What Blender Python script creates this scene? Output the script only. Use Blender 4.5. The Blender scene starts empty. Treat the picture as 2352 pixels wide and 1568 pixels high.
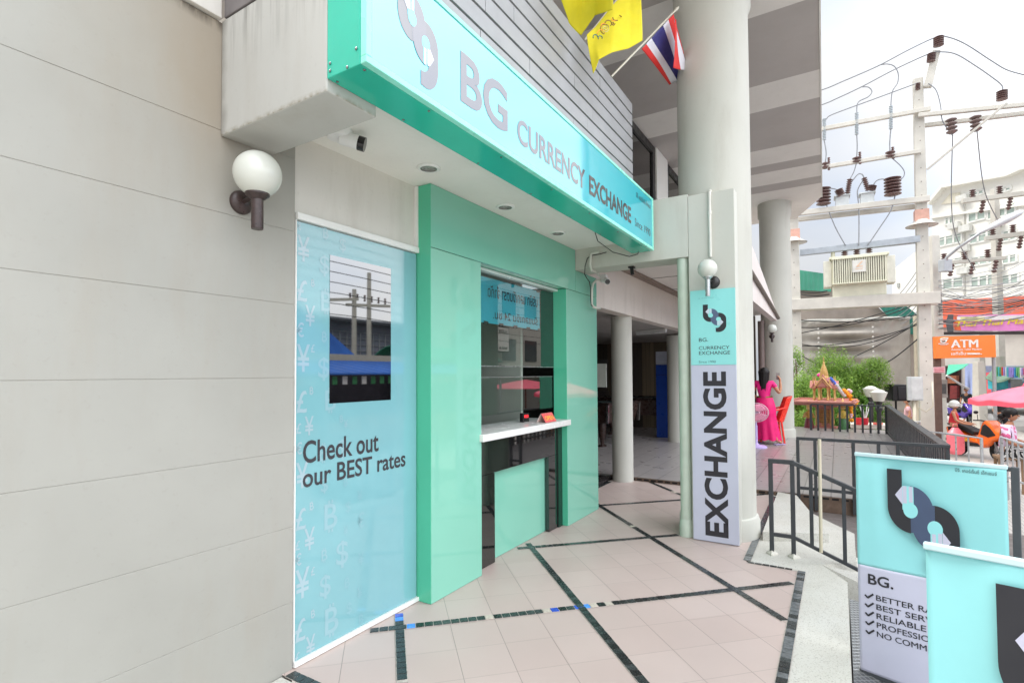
import bpy, bmesh, math, random
from mathutils import Vector, Matrix, noise as mnoise
R = math.radians
random.seed(7)
scene = bpy.context.scene
col = scene.collection

# ------------------------------------------------------------------ camera
FPX, YAW, PIT, ROL, CY, EYE = 1211.23, R(31.709), R(1.575), R(-.314), 824.88, 1.55
cp, sp, cyw, syw = math.cos(PIT), math.sin(PIT), math.cos(YAW), math.sin(YAW)
FW = Vector((cyw*cp, syw*cp, sp)); r0 = Vector((syw, -cyw, 0)); u0 = r0.cross(FW)
RT = math.cos(ROL)*r0 + math.sin(ROL)*u0
UP = -math.sin(ROL)*r0 + math.cos(ROL)*u0
CAM = Vector((0, 0, EYE))
cd = bpy.data.cameras.new('camera'); cam = bpy.data.objects.new('camera', cd); col.objects.link(cam)
m = Matrix((RT, UP, -FW)).transposed().to_4x4(); m.translation = CAM
cam.matrix_world = m
cd.sensor_width = 36; cd.lens = FPX/2352*36; cd.shift_y = (CY-784)/2352
cd.clip_start = .05; cd.clip_end = 2000
scene.camera = cam

# ------------------------------------------------------------------ sky, sun, exposure
w = bpy.data.worlds.new('World'); scene.world = w; w.use_nodes = True
nt = w.node_tree; N = nt.nodes; L = nt.links
for n in list(N): N.remove(n)
SUN_EL, SUN_AZ = R(62), R(112)            # direction towards the sun, azimuth from +X
out = N.new('ShaderNodeOutputWorld'); bg = N.new('ShaderNodeBackground'); bg.inputs[1].default_value = .1
sky = N.new('ShaderNodeTexSky'); sky.sky_type = 'NISHITA'; sky.sun_disc = False
sky.sun_elevation = SUN_EL; sky.sun_rotation = R(90)-SUN_AZ; sky.air_density = 1; sky.dust_density = 3
def wm(op, a, b=None, c=None):
    n = N.new('ShaderNodeMath'); n.operation = op
    for i, v in enumerate((a, b, c)):
        if v is None: continue
        if isinstance(v, (int, float)): n.inputs[i].default_value = v
        else: L.new(v, n.inputs[i])
    return n.outputs[0]
tc = N.new('ShaderNodeTexCoord'); sep = N.new('ShaderNodeSeparateXYZ'); L.new(tc.outputs['Generated'], sep.inputs[0])
mp = N.new('ShaderNodeMapping'); mp.inputs['Scale'].default_value = (1, 1, 2.6); L.new(tc.outputs['Generated'], mp.inputs[0])
nz = N.new('ShaderNodeTexNoise'); nz.inputs['Scale'].default_value = 2.2; nz.inputs['Detail'].default_value = 5; nz.inputs['Roughness'].default_value = .5
L.new(mp.outputs[0], nz.inputs[0])
south = N.new('ShaderNodeMapRange'); south.interpolation_type = 'SMOOTHSTEP'
L.new(sep.outputs[1], south.inputs[0])
for i, v in enumerate((.05, -.75, 0, 1)): south.inputs[i+1].default_value = v
zen = wm('MULTIPLY_ADD', wm('MAXIMUM', sep.outputs[2], 0), 1.3, 1)
br = wm('MULTIPLY', zen, wm('MULTIPLY_ADD', south.outputs[0], 1.55, .55))
cr = N.new('ShaderNodeValToRGB'); L.new(nz.outputs[0], cr.inputs[0])
cr.color_ramp.elements[0].position = .36; cr.color_ramp.elements[0].color = (.80, .87, .99, 1)
cr.color_ramp.elements[1].position = .62; cr.color_ramp.elements[1].color = (1.0, 1.0, 1.0, 1)
cl = N.new('ShaderNodeMix'); cl.data_type = 'RGBA'; cl.blend_type = 'MULTIPLY'; cl.inputs[0].default_value = 1
L.new(cr.outputs[0], cl.inputs[6])
cmb = N.new('ShaderNodeCombineColor')
for i in range(3): L.new(wm('MULTIPLY', br, 7.1), cmb.inputs[i])
L.new(cmb.outputs[0], cl.inputs[7])
mx = N.new('ShaderNodeMix'); mx.data_type = 'RGBA'; mx.inputs[0].default_value = .9
L.new(sky.outputs[0], mx.inputs[6]); L.new(cl.outputs[2], mx.inputs[7])
L.new(mx.outputs[2], bg.inputs[0]); L.new(bg.outputs[0], out.inputs[0])
sd = bpy.data.lights.new('sun', 'SUN'); sd.energy = 2.2; sd.angle = R(25); sd.color = (1, .97, .92)
so = bpy.data.objects.new('sun', sd); col.objects.link(so)
sdir = Vector((math.cos(SUN_EL)*math.cos(SUN_AZ), math.cos(SUN_EL)*math.sin(SUN_AZ), math.sin(SUN_EL)))
so.rotation_euler = sdir.to_track_quat('Z', 'Y').to_euler()
scene.view_settings.view_transform = 'Standard'; scene.view_settings.look = 'None'
scene.view_settings.exposure = 0.8; scene.view_settings.gamma = 1; scene.view_settings.use_curve_mapping = False
scene.cycles.max_bounces = 8; scene.cycles.diffuse_bounces = 5; scene.cycles.transparent_max_bounces = 12

# ------------------------------------------------------------------ picture points to places
def ray(u, v): return FW + RT*((u-1176)/FPX) - UP*((v-CY)/FPX)
def at(u, v, D): return CAM + ray(u, v)*D
def _on(i, val, u, v):
    d = ray(u, v); return CAM + d*((val-CAM[i])/d[i])
def px(X, u, v): return _on(0, X, u, v)
def py(Y, u, v): return _on(1, Y, u, v)
def pz(Z, u, v): return _on(2, Z, u, v)
def pl(u, v, p, n):
    d = ray(u, v); return CAM + d*((p-CAM).dot(n)/d.dot(n))
def V(*a): return Vector(a)

# ------------------------------------------------------------------ materials
def s(c): c /= 255; return c/12.92 if c <= .04045 else ((c+.055)/1.055)**2.4
def rgb(r, g, b): return (s(r), s(g), s(b), 1)
class NT:
    def __init__(self, name):
        self.m = bpy.data.materials.new(name); self.m.use_nodes = True
        self.t = self.m.node_tree; self.n = self.t.nodes; self.l = self.t.links
        self.b = self.n['Principled BSDF']; self.out = self.n['Material Output']
    def new(self, k, **kw):
        n = self.n.new(k)
        for a, v in kw.items(): setattr(n, a, v)
        return n
    def link(self, a, b): self.l.new(a, b)
    def math(self, op, a, b=None, c=None):
        n = self.new('ShaderNodeMath', operation=op)
        for i, v in enumerate((a, b, c)):
            if v is None: continue
            if isinstance(v, (int, float)): n.inputs[i].default_value = v
            else: self.link(v, n.inputs[i])
        return n.outputs[0]
    def pos(self):
        g = self.new('ShaderNodeNewGeometry'); return g.outputs['Position']
    def noise(self, scale, detail=4, rough=.55, vec=None, sc=(1, 1, 1)):
        n = self.new('ShaderNodeTexNoise'); n.inputs['Scale'].default_value = scale
        n.inputs['Detail'].default_value = detail; n.inputs['Roughness'].default_value = rough
        v = vec if vec is not None else self.pos()
        if sc != (1, 1, 1):
            mp = self.new('ShaderNodeMapping'); mp.inputs['Scale'].default_value = sc; self.link(v, mp.inputs[0]); v = mp.outputs[0]
        self.link(v, n.inputs['Vector']); return n.outputs[0]
    def mix(self, f, a, b, mode='MIX'):
        n = self.new('ShaderNodeMix', data_type='RGBA', blend_type=mode)
        for i, v in ((0, f), (6, a), (7, b)):
            if isinstance(v, (int, float)): n.inputs[i].default_value = v
            elif isinstance(v, tuple): n.inputs[i].default_value = v
            else: self.link(v, n.inputs[i])
        return n.outputs[2]
    def rng(self, v, a, b, c=0, d=1):
        n = self.new('ShaderNodeMapRange'); self.link(v, n.inputs[0])
        for i, x in enumerate((a, b, c, d)): n.inputs[i+1].default_value = x
        return n.outputs[0]
    def bump(self, h, st=.2, dist=.01):
        n = self.new('ShaderNodeBump'); n.inputs['Strength'].default_value = st; n.inputs['Distance'].default_value = dist
        self.link(h, n.inputs['Height']); self.link(n.outputs[0], self.b.inputs['Normal'])
    def base(self, c):
        if isinstance(c, tuple): self.b.inputs['Base Color'].default_value = c
        else: self.link(c, self.b.inputs['Base Color'])
MC = {}
def M(name, c=None, rough=.5, var=.12, scale=6, bump=0, bs=60, metal=0, spec=.5, sc=(1, 1, 1), ior=None, emit=0, rv=.1):
    if name in MC: return MC[name]
    n = NT(name)
    c = rgb(*c)
    nz = n.noise(scale, 5, .6, None, sc)
    dk = tuple(x*(1-var) for x in c[:3])+(1,); lt = tuple(min(1, x*(1+var*.5)) for x in c[:3])+(1,)
    n.base(n.mix(n.rng(nz, .3, .7), dk, lt))
    n.link(n.rng(n.noise(scale*1.7, 3), .3, .7, max(0.02, rough-rv), min(1, rough+rv)), n.b.inputs['Roughness'])
    n.b.inputs['Metallic'].default_value = metal; n.b.inputs['Specular IOR Level'].default_value = spec
    if ior: n.b.inputs['IOR'].default_value = ior
    if bump: n.bump(n.noise(bs, 4), bump, .004)
    if emit:
        n.b.inputs['Emission Color'].default_value = c; n.b.inputs['Emission Strength'].default_value = emit
    MC[name] = n.m; return n.m
def glassmat(name, tint=(1, 1, 1, 1), ior=1.5, refl=1.0, rough=0):
    if name in MC: return MC[name]
    n = NT(name); n.n.remove(n.b)
    t = n.new('ShaderNodeBsdfTransparent'); t.inputs[0].default_value = tint
    g = n.new('ShaderNodeBsdfGlossy'); g.inputs['Roughness'].default_value = rough
    f = n.new('ShaderNodeFresnel'); f.inputs[0].default_value = ior
    k = n.new('ShaderNodeMixShader'); gm = n.new('ShaderNodeNewGeometry'); n.link(n.math('MULTIPLY', n.math('MULTIPLY', f.outputs[0], refl), n.math('SUBTRACT', 1, gm.outputs['Backfacing'])), k.inputs[0])
    n.link(t.outputs[0], k.inputs[1]); n.link(g.outputs[0], k.inputs[2]); n.link(k.outputs[0], n.out.inputs[0])
    MC[name] = n.m; return n.m

# ------------------------------------------------------------------ meshes
class MB:
    def __init__(self): self.v = []; self.f = []; self.k = []; self.cur = 0
    def face(self, pts, mi=None):
        i = len(self.v); self.v += [Vector(p) for p in pts]; self.f.append(list(range(i, i+len(pts)))); self.k.append(self.cur if mi is None else mi)
    def add(self, vs, fs):
        i = len(self.v); self.v += [Vector(p) for p in vs]
        for f in fs: self.f.append([i+a for a in f]); self.k.append(self.cur)
    def box(self, x0, x1, y0, y1, z0, z1):
        vs = [(x, y, z) for z in (z0, z1) for y in (y0, y1) for x in (x0, x1)]
        self.add(vs, [(0, 2, 3, 1), (4, 5, 7, 6), (0, 1, 5, 4), (2, 6, 7, 3), (0, 4, 6, 2), (1, 3, 7, 5)])
        return self
    def obox(self, c, ax, ay, az, sx, sy, sz):
        c = Vector(c); ax = Vector(ax).normalized()*sx/2; ay = Vector(ay).normalized()*sy/2; az = Vector(az).normalized()*sz/2
        vs = [c+ax*x+ay*y+az*z for z in (-1, 1) for y in (-1, 1) for x in (-1, 1)]
        self.add(vs, [(0, 2, 3, 1), (4, 5, 7, 6), (0, 1, 5, 4), (2, 6, 7, 3), (0, 4, 6, 2), (1, 3, 7, 5)])
        return self
    def bar(self, p0, p1, wd, ht, up=(0, 0, 1)):
        p0 = Vector(p0); p1 = Vector(p1); d = p1-p0; up = Vector(up)
        sd = d.cross(up)
        if sd.length < 1e-5: sd = d.cross(Vector((1, 0, 0)))
        u2 = sd.cross(d)
        return self.obox((p0+p1)/2, d, sd, u2, d.length, wd, ht)
    def cyl(self, p0, p1, ra, rb=None, n=16, caps=True):
        rb = ra if rb is None else rb
        p0 = Vector(p0); p1 = Vector(p1); d = (p1-p0).normalized()
        a = d.orthogonal().normalized(); b = d.cross(a); vs = []
        for p, r in ((p0, ra), (p1, rb)):
            for i in range(n):
                t = 2*math.pi*i/n; vs.append(p+(a*math.cos(t)+b*math.sin(t))*r)
        fs = [(i, (i+1) % n, n+(i+1) % n, n+i) for i in range(n)]
        if caps: fs += [tuple(range(n-1, -1, -1)), tuple(range(n, 2*n))]
        self.add(vs, fs); return self
    def tube(self, pts, r, n=8, caps=True, radii=None):
        pts = [Vector(p) for p in pts]; vs = []; fs = []
        d = (pts[1]-pts[0]).normalized(); a = d.orthogonal().normalized()
        for i, p in enumerate(pts):
            q = pts[min(i+1, len(pts)-1)]-pts[max(i-1, 0)]
            if q.length < 1e-9: q = d
            d = q.normalized(); a = (a-d*a.dot(d)).normalized(); b = d.cross(a)
            rr = radii[i] if radii else r
            for k in range(n):
                t = 2*math.pi*k/n; vs.append(p+(a*math.cos(t)+b*math.sin(t))*rr)
        for i in range(len(pts)-1):
            for k in range(n): fs.append((i*n+k, i*n+(k+1) % n, (i+1)*n+(k+1) % n, (i+1)*n+k))
        if caps: fs += [tuple(range(n-1, -1, -1)), tuple(range((len(pts)-1)*n, len(pts)*n))]
        self.add(vs, fs); return self
    def lathe(self, o, prof, n=20, ax=(0, 0, 1), sx=1, sy=1, cap=True):
        o = Vector(o); ax = Vector(ax).normalized()
        a = Vector((1, 0, 0)) if abs(ax.z) > .99 else ax.orthogonal().normalized(); b = ax.cross(a); vs = []; fs = []
        for r, z in prof:
            for k in range(n):
                t = 2*math.pi*k/n; vs.append(o+ax*z+a*math.cos(t)*r*sx+b*math.sin(t)*r*sy)
        for i in range(len(prof)-1):
            for k in range(n): fs.append((i*n+k, i*n+(k+1) % n, (i+1)*n+(k+1) % n, (i+1)*n+k))
        if cap: fs += [tuple(range(n-1, -1, -1)), tuple(range((len(prof)-1)*n, len(prof)*n))]
        self.add(vs, fs); return self
    def sphere(self, o, r, n=20, sx=1, sy=1, sz=1):
        prof = [(r*math.sin(math.pi*i/(n//2)), -r*sz*math.cos(math.pi*i/(n//2))) for i in range(n//2+1)]
        prof[0] = (.0005, prof[0][1]); prof[-1] = (.0005, prof[-1][1])
        return self.lathe(o, prof, n, (0, 0, 1), sx, sy)
    def torus(self, o, r, t, ax, n=28, k=10):
        o = Vector(o); ax = Vector(ax).normalized(); a = ax.orthogonal().normalized(); b = ax.cross(a); vs = []; fs = []
        for i in range(n):
            c = 2*math.pi*i/n; d = a*math.cos(c)+b*math.sin(c)
            for j in range(k):
                e = 2*math.pi*j/k; vs.append(o+d*(r+t*math.cos(e))+ax*t*math.sin(e))
        for i in range(n):
            for j in range(k): fs.append((i*k+j, ((i+1) % n)*k+j, ((i+1) % n)*k+(j+1) % k, i*k+(j+1) % k))
        self.add(vs, fs); return self
    def prism(self, poly, dv):
        poly = [Vector(p) for p in poly]; dv = Vector(dv); n = len(poly)
        nr = Vector((0, 0, 0))
        for i in range(n): nr += (poly[i]-poly[0]).cross(poly[(i+1) % n]-poly[0])
        if nr.dot(dv) < 0: poly = poly[::-1]
        fs = [tuple(range(n-1, -1, -1)), tuple(range(n, 2*n))]+[(i, (i+1) % n, n+(i+1) % n, n+i) for i in range(n)]
        self.add(poly+[p+dv for p in poly], fs); return self
    def grid(self, fn, nu, nv, mi=None, flip=False):
        i0 = len(self.v)
        for j in range(nv+1):
            for i in range(nu+1): self.v.append(Vector(fn(i/nu, j/nv)))
        for j in range(nv):
            for i in range(nu):
                a = i0+j*(nu+1)+i; q = [a, a+1, a+nu+2, a+nu+1]
                self.f.append(q[::-1] if flip else q)
                self.k.append(self.cur if mi is None else (mi(i/nu, j/nv) if callable(mi) else mi))
        return self
    def build(self, name, mat, parent=None, smooth=False, bevel=0, kind=None, label=None, cat=None, group=None, solid=0, seg=2):
        me = bpy.data.meshes.new(name)
        if parent is not None:
            off = world_loc(parent)
        elif kind == 'structure' or not self.v: off = Vector((0, 0, 0))
        else:
            xs = [p.x for p in self.v]; ys = [p.y for p in self.v]; off = Vector(((min(xs)+max(xs))/2, (min(ys)+max(ys))/2, min(p.z for p in self.v)))
        me.from_pydata([tuple(p-off) for p in self.v], [], self.f)
        for mt in (mat if isinstance(mat, (list, tuple)) else [mat]): me.materials.append(mt)
        me.polygons.foreach_set('material_index', self.k)
        if smooth:
            me.polygons.foreach_set('use_smooth', [True]*len(me.polygons))
        me.update()
        o = bpy.data.objects.new(name, me); col.objects.link(o)
        if parent is not None: o.parent = parent
        else: o.location = off
        if smooth == 'auto':
            bm = bmesh.new(); bm.from_mesh(me); bmesh.ops.remove_doubles(bm, verts=bm.verts, dist=1e-5)
            for e in bm.edges:
                if len(e.link_faces) == 2 and e.calc_face_angle(0) > R(35): e.smooth = False
            bm.to_mesh(me); bm.free()
        if solid:
            md = o.modifiers.new('solid', 'SOLIDIFY'); md.thickness = solid; md.offset = 0
        if bevel:
            md = o.modifiers.new('bevel', 'BEVEL'); md.width = bevel; md.segments = seg; md.limit_method = 'ANGLE'; md.angle_limit = R(40)
        if kind: o['kind'] = kind
        if label: tag(o, label, cat, group)
        return o
def world_loc(o):
    p = Vector((0, 0, 0))
    while o is not None: p += o.location; o = o.parent
    return p
def tag(o, label, cat, group=None):
    o['label'] = label; o['category'] = cat
    if group: o['group'] = group
    return o
def thing(name, label, cat, loc=(0, 0, 0), group=None):
    o = bpy.data.objects.new(name, None); col.objects.link(o); o.location = loc; o.empty_display_size = .1
    return tag(o, label, cat, group)
def copy_tree(o, parent=None):
    c = o.copy(); col.objects.link(c)
    if parent is not None: c.parent = parent
    for ch in list(o.children):
        copy_tree(ch, c)
    return c
def place(o, loc, rz=0, label=None):
    o.location = loc; o.rotation_euler = (0, 0, rz)
    if label: o['label'] = label
    return o
def box(*a): return MB().box(*a)
def glyphs(mb, txt, org, xd, yd, w, h=None, bold=0, italic=0, center=False):
    """adds lettering whose outline fills w by h from org along xd, yd"""
    cu = bpy.data.curves.new('t', 'FONT'); cu.body = txt; cu.size = 1; cu.offset = 0 if 'M' in txt else bold; cu.shear = italic; cu.resolution_u = 4
    t = bpy.data.objects.new('t', cu); col.objects.link(t)
    bpy.context.view_layer.update()
    me = bpy.data.meshes.new_from_object(t.evaluated_get(bpy.context.evaluated_depsgraph_get()))
    bpy.data.objects.remove(t); bpy.data.curves.remove(cu)
    vs = [v.co.copy() for v in me.vertices]
    if not vs: return
    x0 = min(v.x for v in vs); x1 = max(v.x for v in vs); y0 = min(v.y for v in vs); y1 = max(v.y for v in vs)
    org = Vector(org); xd = Vector(xd).normalized(); yd = Vector(yd).normalized()
    if w is None: kx = ky = h/(y1-y0)
    else:
        kx = w/(x1-x0); ky = (h/(y1-y0)) if h else kx
    if center: org = org-xd*(x1-x0)*kx/2-yd*(y1-y0)*ky/2
    nd = xd.cross(yd)
    for dx, lf in (((0, 0), (-bold, 1), (bold, 2)) if 'M' in txt and bold > 0 else ((0, 0),)):
        mb.add([org+xd*((v.x-x0+dx)*kx)+yd*((v.y-y0)*ky)+nd*(lf*kx*.004) for v in vs], [list(p.vertices) for p in me.polygons])
    bpy.data.meshes.remove(me)
def text(name, txt, mat, parent, org, xd, yd, w, h=None, bold=0, italic=0):
    mb = MB(); glyphs(mb, txt, org, xd, yd, w, h, bold, italic)
    return mb.build(name, mat, parent)
def arc(cx, cy, r, a0, a1, n=14, ry=None):
    ry = r if ry is None else ry
    return [(cx+r*math.cos(R(a0+(a1-a0)*i/n)), cy+ry*math.sin(R(a0+(a1-a0)*i/n))) for i in range(n+1)]
def emblem(parent, org, xd, yd, wd, ht, dark, navy, face, pale, lift=.0015):
    """interlocked b and g mark: two dark hooks, a ring between them, two pale arrows; org is its lower left corner"""
    org = Vector(org); xd = Vector(xd).normalized(); yd = Vector(yd).normalized(); nd = xd.cross(yd)
    def q(x, y, z=0): return org+xd*((x-203)/304*wd)+yd*((667-y)/394*ht)+nd*(lift*z)
    mb = MB()
    mb.face([q(203, 273), q(203, 425), q(270, 425), q(270, 273)])
    mb.face([q(305, 425)]+[q(305-102*math.cos(R(t)), 425+95*math.sin(R(t))) for t in range(0, 91, 6)])
    mb.face([q(408, 487, .2)]+[q(408+99*math.cos(R(t)), 487-89*math.sin(R(t)), .2) for t in range(90, -1, -6)])
    ou = [q(507, 487)]+[q(407+100*math.cos(R(t)), 570+97*math.sin(R(t))) for t in range(0, 91, 6)]+[q(370, 663)]
    inn = [q(370, 608), q(400, 605), q(424, 590), q(436, 565), q(437, 487)]
    mb.face(ou+inn)
    em = mb.build('emblem', dark, parent)
    mb = MB()
    mb.face([q(305, 425, 1)]+[q(305+99*math.cos(R(t)), 425-92*math.sin(R(t)), 1) for t in range(-90, 91, 6)])
    mb.face([q(408, 487, 1.4)]+[q(408-98*math.cos(R(t)), 487-89*math.sin(R(t)), 1.4) for t in range(90, -91, -6)])
    mb.build('emblem_ring', navy, em)
    for cx, cy, sl in ((305, 430, ((270, 335), (270, 430), (320, 430), (320, 335))), (408, 487, ((388, 487), (388, 575), (437, 560), (437, 487)))):
        mb = MB(); mb.face([q(cx+32*math.cos(R(t)), cy-30*math.sin(R(t)), 2) for t in range(0, 360, 12)])
        mb.face([q(x, y, 2.3) for x, y in sl]); mb.build('emblem_gap', face, em)
    mb = MB()
    mb.face([q(238, 375, 3), q(272, 412, 3), q(272, 336, 3)]); mb.face([q(274, 336, 3), q(274, 404, 3), q(290, 404, 3), q(290, 336, 3)]); mb.face([q(300, 336, 3), q(300, 398, 3), q(316, 398, 3), q(316, 336, 3)])
    mb.build('emblem_arrow', pale, em); mb = MB()
    mb.face([q(471, 530, 3), q(438, 494, 3), q(438, 570, 3)]); mb.face([q(420, 502, 3), q(420, 572, 3), q(436, 570, 3), q(436, 502, 3)]); mb.face([q(394, 508, 3), q(394, 574, 3), q(410, 574, 3), q(410, 508, 3)])
    mb.build('emblem_arrow', pale, em)
    return em
X3, Y3, Z3 = V(1, 0, 0), V(0, 1, 0), V(0, 0, 1)
# ================================================================== ground of the place
def floor_mat():
    n = NT('pink floor tile'); p = n.pos(); sp = n.new('ShaderNodeSeparateXYZ'); n.link(p, sp.inputs[0])
    a = n.math('MULTIPLY', n.math('ADD', sp.outputs[0], sp.outputs[1]), .70711)
    b = n.math('MULTIPLY', n.math('SUBTRACT', sp.outputs[0], sp.outputs[1]), .70711)
    ids = []
    def line(x, off, mod, strip):
        t = n.math('FLOORED_MODULO', n.math('SUBTRACT', x, off+strip/2), mod) if False else n.math('MULTIPLY', n.math('FRACT', n.math('DIVIDE', n.math('SUBTRACT', x, off+strip/2), mod)), mod)
        q = n.math('DIVIDE', t, (mod-strip)/4); ids.append(n.math('FLOOR', n.math('DIVIDE', n.math('SUBTRACT', x, off), (mod)/4)))
        f = n.math('FRACT', q)
        d = n.math('MULTIPLY', n.math('MINIMUM', f, n.math('SUBTRACT', 1, f)), (mod-strip)/4)
        return n.math('LESS_THAN', d, .0022)
    la = line(a, 4.72*.70711, 1.2445, .055); lb = line(b, 1.77*.70711, 1.18, .055)
    g = n.math('MAXIMUM', n.math('MULTIPLY', la, .55), lb)
    wn = n.new('ShaderNodeTexWhiteNoise'); wn.noise_dimensions = '2D'; cv = n.new('ShaderNodeCombineXYZ')
    n.link(ids[0], cv.inputs[0]); n.link(ids[1], cv.inputs[1]); n.link(cv.outputs[0], wn.inputs['Vector'])
    c = n.mix(n.rng(wn.outputs[0], 0, 1, 0, 1), rgb(188, 169, 161), rgb(195, 177, 169))
    c = n.mix(n.rng(n.noise(1.3, 5), .35, .75, 0, .22), c, rgb(166, 152, 145))
    c = n.mix(n.rng(n.noise(240, 2), .55, .8, 0, .25), c, rgb(156, 142, 135))
    n.base(n.mix(n.math('MULTIPLY', g, .75), c, rgb(136, 124, 117)))
    n.link(n.rng(n.noise(3, 4), .3, .7, .34, .52), n.b.inputs['Roughness'])
    n.bump(n.math('SUBTRACT', 0, g), .35, .002); return n.m
FL = MB()
FL.face([(1.73, .27, 0), (4.72, .27, 0), (4.72, .67, 0), (7.45, .71, 0), (7.45, 2.84, 0), (5.69, 2.84, 0), (5.69, 2.5, 0), (1.73, 2.5, 0)])
FL.build('terrace_floor', floor_mat(), kind='structure')

dg = [M('dark mosaic '+k, c, .25, .35, 40, .2, 90, spec=.6) for k, c in (('a', (38, 44, 44)), ('b', (46, 54, 54)), ('c', (32, 36, 37)), ('d', (56, 62, 62)))]
mos = dg+[M('blue mosaic', (44, 84, 190), .2, .3, 40), M('sky blue mosaic', (80, 150, 235), .2, .2, 40), M('worn mosaic', (196, 186, 172), .6, .25, 50), M('grey glaze mosaic', (104, 108, 110), .16, .4, 50, spec=.8)]
GR = M('mosaic grout', (186, 180, 170), .8, .3, 30)
rm = random.Random(5)
def strip(p, q, wd=.05, pick=None, step=.0545):
    mb = MB(); p = V(p[0], p[1], 0); q = V(q[0], q[1], 0); d = (q-p); ln = d.length; d.normalize(); e = V(-d.y, d.x, 0)
    mb.cur = 8; h = e*(wd/2+.004)
    mb.face([p-h+Z3*.002, q-h+Z3*.002, q+h+Z3*.002, p+h+Z3*.002])
    n = int(ln/step)
    for i in range(n):
        a = p+d*(i*step+.0028); b = p+d*((i+1)*step-.0028); t = rm.random()
        mb.cur = pick(i, t) if pick else rm.choice((0, 0, 1, 2, 3))
        if mb.cur is None: continue
        hh = e*(wd/2); up = Z3*(.0055+rm.uniform(-.0006, .0006))
        vs = [a-hh, b-hh, b+hh, a+hh]
        mb.add([v+Z3*.001 for v in vs]+[v*1+up for v in vs], [(4, 5, 6, 7), (0, 1, 5, 4), (1, 2, 6, 5), (2, 3, 7, 6), (3, 0, 4, 7)])
    return mb.build('floor_mosaic', mos+[GR], kind='structure')
def A(k, y0, y1, pick=None): strip((k-y0, y0), (k-y1, y1), pick=pick)
def B(k, y0, y1, pick=None): strip((k+y0, y0), (k+y1, y1), pick=pick)
def pkA(i, t):
    d = {4: 5, 13: 6, 20: 6, 21: 4, 24: 4, 25: 5, 26: 6, 28: 6}
    return d.get(i, rm.choice((0, 1, 2, 3)))
A(4.735, 2.44, .31, pkA); A(6.49, 2.45, 1.30); A(8.25, 2.42, .74)
B(1.77, 2.44, .31, lambda i, t: 7 if i > 300 else rm.choice((0, 1, 2, 3)))
B(3.42, 2.47, .31, lambda i, t: 6 if i == 17 else rm.choice((0, 1, 2, 3)))
B(5.14, 2.30, .74, lambda i, t: 6 if i in (11, 12) else rm.choice((0, 1, 2, 3)))
B(.105, 2.45, 1.895, lambda i, t: (4, 5)[i == 1] if i < 2 else rm.choice((0, 1, 2)))
gl = lambda i, t: 7 if t > .35 else rm.choice((0, 3))
strip((4.715, .27), (1.78, .27), .052, gl); strip((4.715, .66), (4.715, .30), .03); strip((4.75, .668), (7.42, .70), .055, gl)
strip((1.755, 2.45), (1.755, .3), .055); strip((5.72, 2.81), (7.24, 2.81), .06)

def terr_mat():
    n = NT('terrazzo wash'); v = n.new('ShaderNodeTexVoronoi'); v.inputs['Scale'].default_value = 190; n.link(n.pos(), v.inputs['Vector'])
    sp = n.new('ShaderNodeSeparateColor'); n.link(v.outputs['Color'], sp.inputs[0])
    c = n.mix(n.rng(n.noise(2.2, 5), .3, .7), rgb(192, 189, 178), rgb(204, 202, 194))
    c = n.mix(n.math('MULTIPLY', n.math('GREATER_THAN', sp.outputs[0], .86), .4), c, rgb(160, 150, 134))
    c = n.mix(n.math('MULTIPLY', n.math('LESS_THAN', sp.outputs[1], .05), .5), c, rgb(124, 120, 112))
    c = n.mix(n.rng(n.noise(.9, 5), .55, .8, 0, .35), c, rgb(176, 166, 146))
    n.base(c); n.b.inputs['Roughness'].default_value = .75; n.bump(v.outputs['Distance'], .35, .004); return n.m
TZ = terr_mat()
def plate(name, poly, z, mat, th=.3):
    mb = MB(); mb.prism([(x, y, z-th) for x, y in poly], (0, 0, th)); return mb.build(name, mat, kind='structure')
plate('terrazzo', [(-2.5, -.03), (4.66, -.03), (4.97, .14), (5.2, -.1), (5.62, -.1), (6.08, -.105), (6.4, .09), (6.75, .288), (7.17, .5), (7.33, .6), (7.44, .72), (4.76, .66), (4.70, .26), (1.72, .26), (1.72, 2.47), (-2.5, 2.47)], -.004, TZ)
mb = MB()   # ramp running down beside the handrail
mb.prism([(4.97, .13, -.006), (4.97, -2.5, -1.0), (4.97, -2.5, -1.4), (4.97, .13, -.5)], (.66, 0, 0)); mb.build('terrazzo_ramp', TZ, kind='structure')
mb = MB(); mb.prism([(5.64, .1, -.012), (7.2, .45, -.012), (7.3, .66, -.012), (5.4, .62, -.012)], (0, 0, .09)); mb.build('terrazzo_block', TZ, kind='structure')
plate('lower_landing', [(5.63, -2.4), (7.43, -2.4), (7.43, .8), (5.63, .4)], -.14, M('landing tile', (116, 108, 104), .45, .2, 8))
def plate_mat():
    n = NT('checker plate'); p = n.pos(); sp = n.new('ShaderNodeSeparateXYZ'); n.link(p, sp.inputs[0])
    a = n.math('SINE', n.math('MULTIPLY', n.math('ADD', sp.outputs[0], sp.outputs[1]), 150)); b = n.math('SINE', n.math('MULTIPLY', n.math('SUBTRACT', sp.outputs[0], sp.outputs[1]), 150))
    h = n.math('MAXIMUM', n.math('POWER', n.math('MAXIMUM', a, 0), 4), n.math('POWER', n.math('MAXIMUM', b, 0), 4))
    n.base(n.mix(h, rgb(128, 130, 130), rgb(186, 188, 188))); n.b.inputs['Metallic'].default_value = .7
    n.b.inputs['Roughness'].default_value = .38; n.bump(h, .8, .004); return n.m
mb = MB(); mb.prism([(-1, -.04, -.10), (-1, -2.4, -.55), (-1, -2.4, -1.2), (-1, -.04, -.6)], (5.6, 0, 0)); mb.build('checker_plate_ramp', plate_mat(), kind='structure')

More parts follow.
